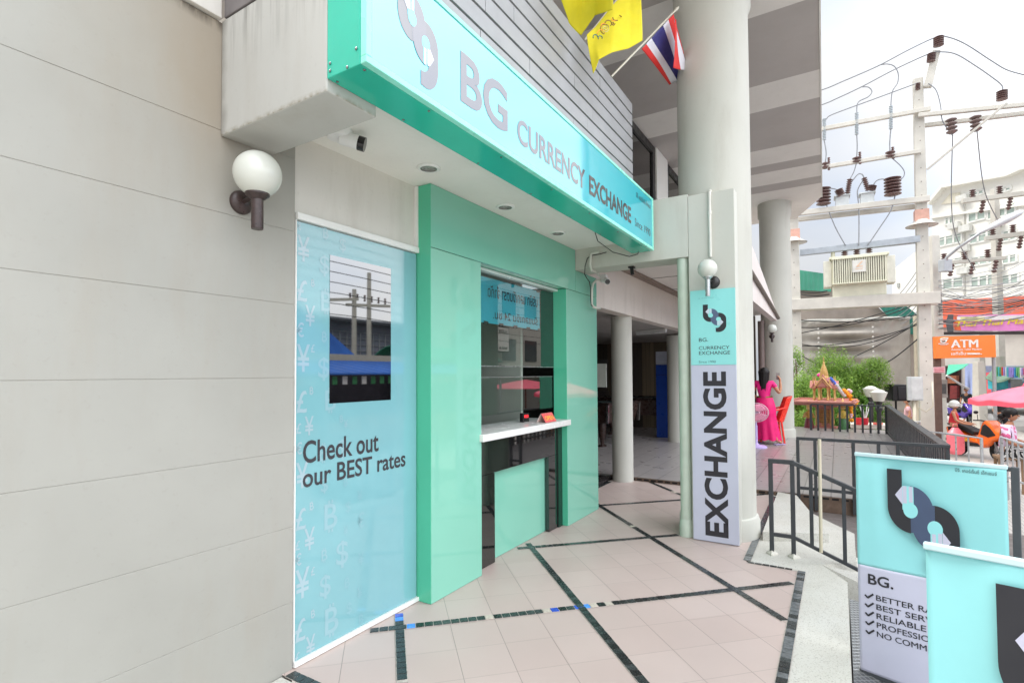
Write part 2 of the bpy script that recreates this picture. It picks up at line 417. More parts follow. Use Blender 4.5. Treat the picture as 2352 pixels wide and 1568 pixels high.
def deck_mat():
    n = NT('deck plank tile'); p = n.pos(); sp = n.new('ShaderNodeSeparateXYZ'); n.link(p, sp.inputs[0])
    f = n.math('FRACT', n.math('DIVIDE', n.math('ADD', sp.outputs[1], 5), .3)); row = n.math('FLOOR', n.math('DIVIDE', n.math('ADD', sp.outputs[1], 5), .3))
    d = n.math('MINIMUM', f, n.math('SUBTRACT', 1, f)); g = n.math('LESS_THAN', d, .022)
    sh = 0.0
    f2 = n.math('FRACT', n.math('DIVIDE', n.math('ADD', sp.outputs[0], sh), .6)); g2 = n.math('LESS_THAN', n.math('MINIMUM', f2, n.math('SUBTRACT', 1, f2)), .009)
    g = n.math('MAXIMUM', g, g2)
    wn = n.new('ShaderNodeTexWhiteNoise'); wn.noise_dimensions = '1D'; n.link(row, wn.inputs['W'])
    c = n.mix(wn.outputs[0], rgb(156, 150, 147), rgb(166, 160, 157))
    c = n.mix(n.rng(n.noise(1.2, 3), .3, .7, 0, .15), c, rgb(134, 130, 128))
    n.base(n.mix(n.math('MULTIPLY', g, .8), c, rgb(96, 92, 90))); n.link(n.rng(n.noise(4, 4), .3, .7, .26, .36), n.b.inputs['Roughness']); n.b.inputs['Specular IOR Level'].default_value = .65
    return n.m
plate('timber_deck', [(7.47, -1.02), (16.6, -1.02), (16.6, 8.5), (7.47, 8.5)], .05, deck_mat(), 1.1)
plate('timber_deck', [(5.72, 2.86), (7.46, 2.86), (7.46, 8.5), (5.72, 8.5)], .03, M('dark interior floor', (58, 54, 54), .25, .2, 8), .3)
mb = MB().box(7.445, 7.468, -1.02, 2.9, -.01, .045); mb.box(7.45, 7.468, -1.02, 2.9, -.6, -.01); mb.build('deck_edge', M('brown metal edge', (112, 92, 78), .5, .3, 12, spec=.4), kind='structure')
mb = MB()
for i in range(38): mb.box(7.437, 7.444, -.98+i*.1, -.91+i*.1, .014, .036)
mb.build('deck_edge', M('black slot', (22, 20, 20), .7), kind='structure')

def pave_mat():
    n = NT('street paving'); br = n.new('ShaderNodeTexBrick'); n.link(n.pos(), br.inputs['Vector']); br.inputs['Scale'].default_value = 4
    br.inputs['Color1'].default_value = rgb(186, 181, 176); br.inputs['Color2'].default_value = rgb(200, 195, 189); br.inputs['Mortar'].default_value = rgb(130, 126, 120); br.inputs['Mortar Size'].default_value = .015
    c = n.mix(n.rng(n.noise(.5, 6), .4, .7, 0, .4), br.outputs[0], rgb(150, 144, 136)); n.base(c); n.b.inputs['Roughness'].default_value = .8
    n.bump(br.outputs[1], -.3, .004); return n.m
mb = MB(); mb.face([(-60, -80, -1), (120, -80, -1), (120, 60, -1), (-60, 60, -1)]); mb.build('ground', M('far ground', (150, 145, 138), .85, .2, .3), kind='structure')
mb = MB(); mb.face([(-30, -6.5, -.995), (60, -6.5, -.995), (60, 8, -.995), (-30, 8, -.995)]); mb.build('pavement', pave_mat(), kind='structure')
mb = MB(); mb.face([(-30, -13, -.99), (60, -26, -.99), (60, -6.5, -.99), (-30, -6.5, -.99)]); mb.build('road', M('asphalt road', (150, 148, 145), .85, .2, 2, .3, 120), kind='structure')

# ================================================================== shop building
def plaster(name, c, dirt=(150, 138, 120), amt=.5, extra=None):
    n = NT(name)
    k = n.mix(n.rng(n.noise(1.1, 5), .35, .7), rgb(*c), rgb(*[max(0, x-9) for x in c]))
    k = n.mix(n.rng(n.noise(5, 5, .65, None, (1, 1, .18)), .52, .82, 0, amt*.5), k, rgb(*dirt))
    k = n.mix(n.rng(n.noise(45, 3), .62, .8, 0, .12), k, rgb(120, 114, 104))
    if extra: k = extra(n, k)
    n.base(k); n.link(n.rng(n.noise(3, 3), .3, .7, .55, .75), n.b.inputs['Roughness']); n.b.inputs['Specular IOR Level'].default_value = .35
    n.bump(n.noise(38, 5, .6), .12, .004); return n.m
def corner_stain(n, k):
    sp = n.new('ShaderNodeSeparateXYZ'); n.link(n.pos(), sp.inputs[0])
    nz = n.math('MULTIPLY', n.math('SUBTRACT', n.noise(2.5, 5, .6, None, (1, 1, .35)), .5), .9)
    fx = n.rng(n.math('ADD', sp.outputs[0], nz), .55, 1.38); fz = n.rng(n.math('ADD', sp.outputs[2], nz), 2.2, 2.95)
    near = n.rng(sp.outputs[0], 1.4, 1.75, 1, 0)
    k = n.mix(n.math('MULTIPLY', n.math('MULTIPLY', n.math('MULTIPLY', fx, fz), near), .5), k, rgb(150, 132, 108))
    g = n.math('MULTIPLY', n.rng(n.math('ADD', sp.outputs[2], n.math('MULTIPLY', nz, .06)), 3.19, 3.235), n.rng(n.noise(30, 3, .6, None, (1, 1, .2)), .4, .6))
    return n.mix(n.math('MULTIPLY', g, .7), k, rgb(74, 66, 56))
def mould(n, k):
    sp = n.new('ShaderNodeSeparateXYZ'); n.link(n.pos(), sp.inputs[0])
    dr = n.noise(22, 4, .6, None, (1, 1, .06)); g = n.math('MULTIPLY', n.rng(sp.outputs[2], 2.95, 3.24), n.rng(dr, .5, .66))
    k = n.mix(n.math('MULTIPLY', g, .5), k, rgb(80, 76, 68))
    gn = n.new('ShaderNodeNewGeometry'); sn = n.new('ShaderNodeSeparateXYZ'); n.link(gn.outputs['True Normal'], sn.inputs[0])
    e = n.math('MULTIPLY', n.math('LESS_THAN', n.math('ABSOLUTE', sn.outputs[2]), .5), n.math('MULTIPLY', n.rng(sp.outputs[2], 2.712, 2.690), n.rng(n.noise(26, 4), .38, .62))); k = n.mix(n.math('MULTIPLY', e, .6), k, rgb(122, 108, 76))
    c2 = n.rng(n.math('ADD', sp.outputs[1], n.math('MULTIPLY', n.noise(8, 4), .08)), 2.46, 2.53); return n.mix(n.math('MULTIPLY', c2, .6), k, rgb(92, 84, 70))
WALLC = (162, 160, 152)  # same paint as the panel wall, set darker to offset the strong daylight
W1 = plaster('grey plaster wall', WALLC, extra=corner_stain); W2 = plaster('plain plaster', (222, 218, 210)); W3 = plaster('beam plaster', (194, 193, 187), extra=mould)
W4 = plaster('soffit paint', (238, 237, 230), amt=.2); W5 = plaster('column paint', (200, 199, 189), (150, 140, 122), .6)
SH = thing('shop_building', 'pale grey plastered shop building with round columns and striped roof soffit', 'building', (0, 2.49, 0))
# grooved street wall: profile in Y,Z swept along X
Yw = 2.48; gz = [.352, .745, 1.142, 1.535, 1.928, 2.322, 2.716]
pr = [(Yw, -.3)]
for g in gz: pr += [(Yw, g-.0028), (Yw+.0025, g-.0008), (Yw+.0025, g+.0008), (Yw, g+.0028)]
pr += [(Yw, 3.236), (Yw+.3, 3.236), (Yw+.3, -.3)]
MB().prism([(-3, y, z) for y, z in pr], (4.79, 0, 0)).build('wall', W1, SH)
box(-3, 1.372, 2.455, 2.8, 3.242, 4.6).build('upper_wall', plaster('upper wall plaster', (216, 212, 204)), SH, bevel=.004)
box(1.795, 2.80, 2.502, 2.7, 0, 3.2).build('wall_panel', W2, SH)
box(1.384, 1.652, 1.722, 2.479, 2.687, 3.243).build('drop_beam', W3, SH, bevel=.006)
box(1.38, 1.66, 1.75, 2.452, 3.247, 3.75).build('gutter', M('grey gutter metal', (112, 106, 106), .45, .15, 6), SH, bevel=.004)
box(1.654, 5.118, 1.722, 2.80, 2.866, 3.236).build('soffit', W4, SH)
box(5.12, 5.425, 1.19, 2.50, 2.652, 3.25).build('portal_beam', W5, SH, bevel=.004)
box(5.12, 5.425, .775, 1.188, 0, 3.232).build('pilaster', W5, SH, bevel=.006)
def column(x, y, r, h, base=True, cap=0, z0=0):
    pf = []
    if base: pf += [(r*1.09, z0), (r*1.09, z0+.15), (r*1.05, z0+.19), (r, z0+.2)]
    else: pf += [(r, z0)]
    if cap: pf += [(r, h-cap-.04), (r*1.08, h-cap), (r*1.08, h)]
    else: pf += [(r, h)]
    return MB().lathe((x, y, 0), pf, 48).build('column', W5, SH, smooth='auto')
column(5.50, 1.02, .337, 5.55, True, .42); column(13.9, 1.22, .335, 5.55, True, .3, .05); column(7.38, 2.68, .15, 2.37, False); column(11.8, 3.02, .21, 2.37, False, 0, .05)
# roof canopy with painted bands
rc = MB(); edges = [2.6, 3.25, 4.05, 5.62, 6.41, 7.99, 8.81, 10.36, 11.17, 11.59, 12.38, 12.85, 15.5]
edge = lambda x: .0196*x-.026+max(0, x-13.9)*.36
for i in range(len(edges)-1):
    x0, x1 = edges[i], edges[i+1]; rc.cur = (i+1) % 2
    if x0 == 12.85:
        rc.prism([(x0, edge(x0), 5.55), (13.9, edge(13.9), 5.55), (x1, edge(x1), 5.55), (x1, 7, 5.55), (x0, 7, 5.55)], (0, 0, .4)); continue
    rc.prism([(x0, edge(x0), 5.55), (x1, edge(x1), 5.55), (x1, 7, 5.55), (x0, 7, 5.55)], (0, 0, .4))
GBAND = plaster('grey soffit band', (186, 181, 177), amt=.2)
rf = rc.build('roof', [plaster('light soffit band', (234, 231, 225), amt=.2), GBAND], SH)
MB().prism([(2.6, edge(2.6)-.02, 5.54), (13.9, edge(13.9)-.02, 5.54), (13.9, edge(13.9)-.002, 5.54), (2.6, edge(2.6)-.002, 5.54)], (0, 0, .42)).build('fascia', W4, rf)
# upper balcony screen of grey slats
LV = MB(); SLAT = M('grey slat paint', (166, 166, 167), .5, .12, 3)
rj = random.Random(3)
for k in range(8):
    z = 3.262+k*.1185; xs = [1.46, 2.65+rj.uniform(-.3, .3), 3.9+rj.uniform(-.3, .3), 4.98]
    for a, b in zip(xs, xs[1:]):
        j = rj.uniform(-.002, .002); LV.box(a+.002, b-.002, 1.672+j, 1.69+j, z, z+.100)
lv = LV.build('slat_screen', SLAT, SH)
mb = MB()
for x in (1.5, 2.3, 3.1, 3.9, 4.6): mb.box(x, x+.04, 1.695, 1.735, 3.25, 4.2)
mb.build('screen_frame', M('dark screen frame', (60, 58, 56), .6), lv)
box(1.46, 4.97, 1.80, 2.35, 3.25, 4.19).build('balcony_parapet', M('dark balcony wall', (96, 94, 92), .7, .2, 4), SH)
# upper glazing behind the balcony
GD = glassmat('dark green glazing', (.26, .31, .29, 1), 1.5, 1.6)
FRM = M('black window frame', (36, 37, 38), .4)
for x0, x1 in ((5.1, 7.0), (7.1, 9.2), (9.95, 12.2)):
    wn = MB()
    for a, b, c2, d2 in ((x0, x0+.12, 3.3, 5.53), (x1-.14, x1, 3.3, 5.53), (x0+.12, x1-.14, 5.40, 5.53), (x0+.12, x1-.14, 3.3, 3.38)): wn.box(a, b, 2.68, 2.76, c2, d2)
    wf = wn.build('window', FRM, SH, bevel=.004)
    box(x0+.12, x1-.14, 2.71, 2.718, 3.38, 5.40).build('pane', GD, wf)
box(9.22, 9.93, 2.66, 2.78, 3.3, 5.545).build('mullion', W4, SH)
box(5.0, 14.4, 2.9, 3.0, 3.3, 5.54).build('dim_backing', M('dim room', (70, 78, 74), .8, .2, 2), SH)  # flat sheet whose dark colour stands in for the unlit room
# ground floor hall
box(5.43, 14.4, 1.36, 2.488, 2.972, 3.24).build('walkway_ceiling', plaster('ceiling tile', (226, 222, 216), amt=.1), SH)
for x in (6.62, 7.82, 9.02, 10.22): box(x, x+.012, 1.4, 2.44, 2.966, 2.9705).build('ceiling_joint', M('joint line', (96, 90, 86), .8), SH)
box(5.73, 14.4, 2.36, 2.486, 2.94, 2.968).build('cornice', M('brown cornice', (130, 114, 104), .6, .15, 6), SH)
box(5.72, 14.4, 2.49, 2.66, 2.365, 2.965).build('bulkhead', plaster('bulkhead', (222, 214, 205)), SH)
box(5.72, 14.4, 2.665, 8.4, 2.40, 2.6).build('hall_ceiling', plaster('hall ceiling', (168, 165, 160)), SH)
def planks():
    n = NT('hall panelling'); sp = n.new('ShaderNodeSeparateXYZ'); n.link(n.pos(), sp.inputs[0])
    y = n.math('DIVIDE', n.math('ADD', sp.outputs[1], sp.outputs[0]), .34); wn = n.new('ShaderNodeTexWhiteNoise'); wn.noise_dimensions = '1D'; n.link(n.math('FLOOR', y), wn.inputs['W'])
    f = n.math('FRACT', n.math('MULTIPLY', y, 3)); g = n.math('LESS_THAN', f, .06)
    rp = n.new('ShaderNodeValToRGB'); rp.color_ramp.interpolation = 'CONSTANT'; n.link(wn.outputs[0], rp.inputs[0])
    e = rp.color_ramp.elements; e[0].position = 0; e[0].color = rgb(74, 66, 56); e[1].position = .4; e[1].color = rgb(122, 108, 86)
    x = e.new(.72); x.color = rgb(98, 86, 68)
    n.base(n.mix(n.math('MULTIPLY', g, .8), n.mix(n.rng(n.noise(3, 5, .6, None, (1, 6, .4)), .3, .7, 0, .35), rp.outputs[0], rgb(60, 52, 44)), rgb(30, 26, 22))); n.b.inputs['Roughness'].default_value = .6; return n.m
PK = planks()
box(14.4, 14.55, 1.75, 8.4, .05, 2.97).build('back_wall', PK, SH)
box(5.72, 14.4, 8.4, 8.55, .03, 2.6).build('side_wall', PK, SH)
box(5.70, 5.716, 2.5, 8.4, .03, 2.6).build('booth_side_wall', M('dark booth side', (52, 48, 46), .7), SH)
mb = MB(); mb.box(9.0, 14.38, 5.6, 5.75, .05, 1.05); mb.build('hall_partition', M('hall partition', (46, 40, 36), .5, .2, 5), SH)
# curved awning fascia towards the far column
def aw(u, v): return (7.4+u*6.0, 1.30-.02*u, 0)
mb = MB(); n = 14; pts = []
for i in range(n+1):
    t = i/n; x = 7.2+t*6.2; pts.append((x, 2.72, 3.95-.82*t-.25*t*t))
mb.prism([(x, 1.16, z) for x, z0, z in pts]+[(x, 1.16, z0) for x, z0, z in reversed(pts)], (0, .12, 0))
mb.build('awning_fascia', plaster('awning paint', (222, 212, 206)), SH)
mb = MB(); mb.tube([(x, 1.13, z0+(z-z0)*.42) for x, z0, z in pts], .035, 8); mb.build('awning_pipe', M('awning pipe', (110, 100, 92), .6), SH)
mb = MB(); mb.cyl((13.55, 1.515, .05), (13.55, 1.515, 2.75), .07, n=16); mb.build('downpipe', M('brown downpipe', (116, 100, 94), .5), SH, smooth='auto')
# pale pipes on the pilaster
dp = MB().cyl((5.19, 1.255, 0), (5.19, 1.255, 2.65), .054, n=24); dp.lathe((5.19, 1.255, 0), [(.066, 0), (.068, .1), (.06, .15), (.055, .16)], 24)
dp.build('drain_pipe', M('pale green pipe paint', (196, 208, 192), .4, .1, 6), smooth='auto', label='pale green round drain pipe standing beside the tall EXCHANGE board', cat='pipe')
cb = MB().cyl((5.105, .985, 2.62), (5.105, .985, 3.235), .0135, n=12); cb.cyl((5.105, .985, 3.02), (5.105, .985, 3.05), .018, n=12); cb.tube([(5.105, .985, 3.235), (5.13, .985, 3.25), (5.2, .985, 3.25)], .0135, 8)
cb.build('conduit', M('white conduit', (220, 218, 208), .45), smooth='auto', label='thin white conduit running up from the globe lamp above the EXCHANGE board', cat='conduit')
# ================================================================== colours of the shop fittings
TEAL = M('teal sign casing', (44, 190, 162), .16, .08, 3, spec=.6, rv=.05)
MINTT = M('pale mint trim', (150, 236, 214), .25, .05, 3)
SKYB = M('pale turquoise face', (44, 180, 192), .05, .04, 2, spec=.6, ior=2.25, rv=.02)
INK = M('charcoal vinyl', (52, 44, 52), .05, .1, 8, spec=.6, ior=2.25, rv=.02)
NAVY = M('slate blue vinyl', (74, 88, 120), .3, .1, 8); PALE = M('pale grey vinyl', (214, 218, 230), .3, .05, 8)
MINT = M('mint glass cladding', (128, 192, 170), .03, .03, 1.2, spec=.5, ior=1.55, rv=.015)
MINTE = M('mint edge', (84, 186, 150), .12, .05, 2)
WHT = M('white trim', (232, 232, 228), .4, .05, 6); CHR = M('chrome screw', (150, 150, 150), .2, .2, 30, metal=1)
BLK = M('gloss black panel', (20, 20, 21), .04, .2, 2, spec=.8, ior=1.7, rv=.015)

# ------------------------------------------------------------------ long fascia sign
SG = thing('fascia_sign', 'long turquoise currency exchange fascia box with teal casing above the booth', 'sign', (3.2, 1.6, 2.735))
cs = MB(); cs.box(1.385, 5.055, 1.53, 1.72, 2.735, 3.24); cs.build('casing', TEAL, SG, bevel=.003)
fr = MB(); a, b, c, d = 1.385, 5.055, 2.735, 3.242
for x0, x1, z0, z1 in ((a, b, c, c+.028), (a, b, d-.022, d), (a, a+.028, c+.028, d-.022), (b-.028, b, c+.028, d-.022)): fr.box(x0, x1, 1.497, 1.529, z0, z1)
fr.build('frame', MINTT, SG, bevel=.003)
box(1.413, 5.027, 1.503, 1.5295, 2.763, 3.220).build('face_panel', SKYB, SG)
YF = 1.5015
emblem(SG, (1.557, YF, 2.793), X3, Z3, .256, .43, INK, M('sign ring vinyl', (62, 56, 70), .05, .1, 8, spec=.6, ior=2.25, rv=.02), SKYB, PALE, .0004)
text('lettering', 'BG', INK, SG, (1.98, YF, 2.846), X3, Z3, .42, .25, .02)
text('lettering', 'CURRENCY', INK, SG, (2.502, YF, 2.846), X3, Z3, .93, .145, .022)
text('lettering', 'EXCHANGE', INK, SG, (3.505, YF, 2.842), X3, Z3, .905, .143, .03)
text('small_lettering', 'Since 1990', INK, SG, (4.512, YF, 2.853), X3, Z3, .45, .068, -.004)
text('small_lettering', 'บีจี. เคอร์เร็นซี่ เอ็กเชนจ์', INK, SG, (4.56, YF, 3.12), X3, Z3, .42, .05)
mb = MB()
for p in [(1.384, 1.70, 2.79), (1.384, 1.70, 2.76), (1.384, 1.55, 2.80), (1.384, 1.60, 2.743)]: mb.lathe(p, [(.006, 0), (.006, .003), (.003, .005)], 10, (-1, 0, 0))
for x in (1.42, 1.8, 2.4, 3.0, 3.6, 4.2, 4.8, 5.03):
    for y in (1.545, 1.70): mb.lathe((x, y, 2.735), [(.006, 0), (.006, .003), (.003, .005)], 10, (0, 0, -1))
mb.build('screw', CHR, SG, smooth='auto')
sc2 = MB(); sc2.tube([(4.2, 1.78, 2.86), (4.5, 1.85, 2.76), (4.75, 1.8, 2.70), (4.93, 1.70, 2.68), (5.0, 1.64, 2.71), (5.0, 1.63, 2.735)], .004, 6)
sc2.build('sign_cable', M('black cable', (24, 24, 24), .5), SG, smooth=True)

# ------------------------------------------------------------------ rates poster with dark screen
PO = thing('rates_poster', 'tall pale blue wall poster reading Check out our BEST rates with a dark screen', 'poster', (2.28, 2.49, 0))
POSTER = M('poster blue vinyl', (122, 174, 180), .06, .05, 1.5, spec=.75, ior=1.6, rv=.03)
box(1.800, 2.758, 2.484, 2.501, .032, 2.385).build('backing', POSTER, PO)
mb = MB()
rp = random.Random(11)
def poster_uv(u, v): p = py(2.4825, u, v); return p
R1 = lambda x, y: ((1000+x/1.96)/1.63265, (760+y/1.96)/1.63265)
R4 = lambda x, y: ((1000+x/1.5678)/1.63265, (1560+y/1.5678)/1.63265)
G1 = [('¥', 255, 335, 190), ('฿', 435, 225, 100), ('$', 560, 315, 105), ('$', 425, 465, 155), ('£', 212, 640, 160), ('฿', 340, 590, 62), ('¥', 320, 830, 155), ('฿', 440, 725, 190), ('€', 210, 930, 110), ('฿', 425, 985, 90), ('¥', 245, 1140, 205), ('£', 340, 1070, 60), ('$', 420, 1222, 175), ('฿', 330, 1380, 66), ('£', 215, 1465, 165), ('฿', 470, 1450, 190), ('€', 222, 165, 60)]
G4 = [('¥', 250, 55, 112), ('£', 162, 75, 62), ('€', 165, 192, 74), ('¥', 186, 350, 155), ('$', 340, 408, 92), ('฿', 465, 385, 62), ('฿', 265, 527, 56), ('฿', 378, 585, 190), ('$', 480, 535, 72), ('¥', 548, 465, 66), ('£', 172, 612, 128), ('€', 555, 610, 92), ('¥', 252, 720, 132), ('฿', 340, 815, 84), ('$', 445, 810, 160), ('£', 165, 765, 55), ('€', 168, 848, 74), ('¥', 198, 985, 176), ('$', 345, 1002, 142), ('฿', 474, 975, 74), ('฿', 273, 1160, 56), ('฿', 383, 1195, 196), ('$', 485, 1130, 74), ('£', 175, 1268, 132), ('¥', 258, 1345, 118), ('¥', 556, 835, 74), ('¥', 548, 1035, 72), ('฿', 335, 215, 120), ('$', 445, 195, 120), ('¥', 466, 45, 50), ('฿', 556, 1190, 70), ('£', 165, 1425, 60), ('£', 272, 910, 50), ('¥', 466, 670, 60), ('฿', 440, 15, 50)]
for g, Rf in ((G1, R1), (G4, R4)):
    for ch, x, y, h in g:
        u, v = Rf(x, y); sc = 1.96 if Rf is R1 else 1.5678
        p = py(2.4828, u, v); p2 = py(2.4828, u, v+h/sc/1.63265)
        hh = (p-p2).length; f = (p.x-1.83)/.42; mb.cur = 0 if f < .35 else (1 if f < .75 else 2)
        if p.x-hh*.28 < 1.805: p.x = 1.808+hh*.28
        if ch == '฿':
            hb_ = hh*.78; glyphs(mb, 'B', p, X3, Z3, hh*.5, hb_, .012, 0, True)
            for dx in (-.07, .05):
                for sg_ in (1, -1):
                    c_ = p+X3*hh*dx+Z3*sg_*(hb_/2+hh*.055); w_ = hh*.035; q_ = hh*.05
                    mb.face([c_-X3*w_-Z3*q_, c_+X3*w_-Z3*q_, c_+X3*w_+Z3*q_, c_-X3*w_+Z3*q_])
        else: glyphs(mb, ch, p, X3, Z3, hh*.56, hh, .012, 0, True)
mb.build('currency_pattern', [M('pattern pale', (156, 181, 188), .06, .03, 3, spec=.75, ior=1.6, rv=.03), M('pattern mid', (140, 178, 185), .06, .03, 3, spec=.75, ior=1.6, rv=.03), M('pattern faint', (130, 176, 183), .06, .03, 3, spec=.75, ior=1.6, rv=.03)], PO)
TX = M('poster lettering', (62, 62, 66), .2, .06, 6)
text('lettering', 'Check out', TX, PO, (1.851, 2.4822, 1.066), X3, Z3, .555, .125, .016)
text('lettering', 'our BEST rates', TX, PO, (1.850, 2.4822, .936), X3, Z3, .80, .108, .016)
box(2.024, 2.512, 2.4815, 2.4835, 1.386, 2.242).build('screen', M('dark screen glass', (10, 11, 13), .012, .1, 2, spec=.9, ior=2.2, rv=.008), PO)
tr = MB(); tr.box(1.797, 2.766, 2.462, 2.501, 2.392, 2.43); tr.box(1.797, 2.775, 2.466, 2.501, .004, .03); tr.box(1.793, 1.7985, 2.470, 2.501, .03, 2.39)
tr.build('trim', WHT, PO, bevel=.003)
box(2.757, 2.766, 2.470, 2.501, 2.43, 2.862).build('corner_trim', WHT, SH)

# ------------------------------------------------------------------ mint exchange booth
BO = thing('exchange_booth', 'glossy mint green exchange booth with service window and white counter', 'booth', (4.2, 2.45, 0))
g = .0025
def clad(name, x0, x1, z0, z1, y0=2.36, y1=2.51):
    return box(x0+g, x1-g, y0, y1, z0, z1).build(name, MINT, BO, bevel=.002)
clad('side_panel', 2.768, 3.366, .002, 2.42); clad('header', 2.768, 5.118, 2.4245, 2.863)
box(5.122, 5.69, 2.36, 2.51, 2.4245, 2.648).build('header', MINT, BO, bevel=.002)
clad('side_panel', 4.886, 5.69, .002, 2.42)
mb = MB(); mb.box(2.7655, 2.7695, 2.3615, 2.50, .003, 2.861); mb.build('panel_edge', MINTE, BO)
mb = MB(); mb.box(3.366, 4.887, 2.50, 2.53, 2.40, 2.422); mb.box(3.37, 4.885, 2.455, 2.50, 2.398, 2.421); mb.build('window_head', M('pale mint lining', (214, 226, 220), .2, .05, 3), BO, bevel=.002)
mb = MB(); mb.box(4.8855, 4.8885, 2.362, 2.51, .005, 2.42); mb.build('jamb_lining', MINTE, BO)
# service window: fixed upper pane, slot, lower pane
WG = glassmat('booth glass', (.82, .88, .86, 1), 1.9, 1.6)
box(3.366, 4.885, 2.512, 2.518, 1.62, 2.398).build('upper_pane', WG, BO)
box(3.366, 4.885, 2.520, 2.526, 1.20, 1.52).build('lower_pane', WG, BO)
mb = MB(); mb.box(3.366, 4.885, 2.513, 2.528, 1.612, 1.6205); mb.box(3.366, 4.885, 2.518, 2.528, 1.518, 1.524); mb.build('pane_rail', M('steel pane edge', (150, 156, 154), .3, metal=.6), BO)
# room behind the glass
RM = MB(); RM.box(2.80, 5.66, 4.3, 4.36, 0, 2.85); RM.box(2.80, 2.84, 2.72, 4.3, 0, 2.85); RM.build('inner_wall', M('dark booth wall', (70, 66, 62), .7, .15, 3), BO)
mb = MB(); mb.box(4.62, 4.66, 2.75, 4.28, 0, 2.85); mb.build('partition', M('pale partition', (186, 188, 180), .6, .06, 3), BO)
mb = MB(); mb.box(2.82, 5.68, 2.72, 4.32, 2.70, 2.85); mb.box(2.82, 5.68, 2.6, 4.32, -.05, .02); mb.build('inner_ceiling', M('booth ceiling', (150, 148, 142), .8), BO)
mb = MB()
for k in range(22): mb.box(3.05, 4.5, 4.24, 4.27, 1.62+k*.026, 1.633+k*.026)
mb.build('blind', M('pale blind slat', (186, 184, 174), .6), BO)
mb = MB(); mb.box(3.42, 3.50, 2.75, 2.83, .5, 2.7); mb.build('inner_post', M('dark post', (40, 38, 36), .5), BO)
box(3.34, 4.905, 2.325, 2.80, 1.026, 1.083).build('counter', M('white stone counter', (228, 226, 222), .22, .05, 8, rv=.06), BO, bevel=.005)
# black front with recessed mint kick panel
mb = MB(); mb.box(3.366, 3.655, 2.432, 2.47, .003, .735); mb.box(4.612, 4.884, 2.432, 2.47, .003, .735); mb.box(3.366, 4.884, 2.432, 2.47, .738, 1.024); mb.build('black_front', BLK, BO, bevel=.0015)
box(3.62, 4.65, 2.482, 2.50, .004, .75).build('kick_panel', MINT, BO)
box(4.80, 4.884, 2.420, 2.431, .003, 1.024).build('black_edge', M('dark green edge', (30, 56, 46), .1), BO)

# things in the booth window
HB = thing('window_banner', 'blue banner with reversed Thai lettering hanging inside the booth window', 'banner', (3.95, 2.545, 1.98))
box(3.385, 4.645, 2.540, 2.543, 1.985, 2.375).build('sheet', M('window banner blue', (70, 204, 232), .35, .25, 1.2), HB)
rv = V(-1, 0, 0)
text('lettering', 'บริษัท แลกเงินตรา จำกัด', M('window banner ink', (30, 44, 58), .5), HB, (4.60, 2.5385, 2.21), rv, Z3, .88, .11, .01)
text('lettering', 'รับแลกเงิน 24 ชม.', M('window banner ink', (30, 44, 58), .5), HB, (4.60, 2.5385, 2.03), rv, Z3, .8, .08, .01)
emblem(HB, (3.61, 2.5385, 2.12), rv, Z3, .20, .22, M('window banner ink', (30, 44, 58)), NAVY, M('window banner blue', (40, 168, 200)), PALE, .0008)
mb = MB()
for x in (3.42, 3.66, 3.9, 4.14, 4.38, 4.60): mb.box(x, x+.06, 2.534, 2.548, 1.972, 1.998)
for x in (3.40, 4.58): mb.box(x, x+.07, 2.534, 2.548, 2.362, 2.386)
mb.build('clip', M('black clip', (24, 24, 26), .4), HB)
TV = thing('monitor', 'small dark monitor hanging behind the booth glass under the blue banner', 'monitor', (3.75, 2.95, 1.62))
box(3.56, 4.02, 2.93, 2.97, 1.63, 1.92).build('casing', M('dark monitor casing', (30, 30, 32), .35), TV, bevel=.006)
box(3.585, 3.995, 2.926, 2.9295, 1.655, 1.895).build('screen', M('monitor screen', (30, 34, 40), .08), TV)
LD = thing('digital_clock', 'small black digital clock with red digits standing on the white counter', 'clock', (4.43, 2.56, 1.083))
box(4.375, 4.49, 2.58, 2.62, 1.084, 1.17).build('casing', M('black clock casing', (26, 26, 28), .3), LD, bevel=.004)
text('digits', '10:2', M('red digits', (255, 40, 50), .5, emit=2), LD, (4.40, 2.5785, 1.125), X3, Z3, .07, .028, .02)
OP = thing('open_sign', 'folded red OPEN tent card standing on the white counter', 'sign', (4.50, 2.42, 1.084))
RED = M('red tent card', (236, 96, 96), .25, .08, 8)
mb = MB(); mb.face([(4.43, 2.365, 1.086), (4.65, 2.365, 1.086), (4.65, 2.415, 1.168), (4.43, 2.415, 1.168)]); mb.build('front_face', RED, OP, solid=.003)
mb = MB(); mb.face([(4.43, 2.465, 1.086), (4.65, 2.465, 1.086), (4.65, 2.4165, 1.168), (4.43, 2.4165, 1.168)]); mb.build('back_face', M('pale tent card', (232, 214, 206), .4), OP, solid=.003)
text('lettering', 'OPEN', M('yellow lettering', (244, 178, 60), .4), OP, (4.452, 2.3715, 1.104), X3, V(0, .05, .082), .175, .046, .03)

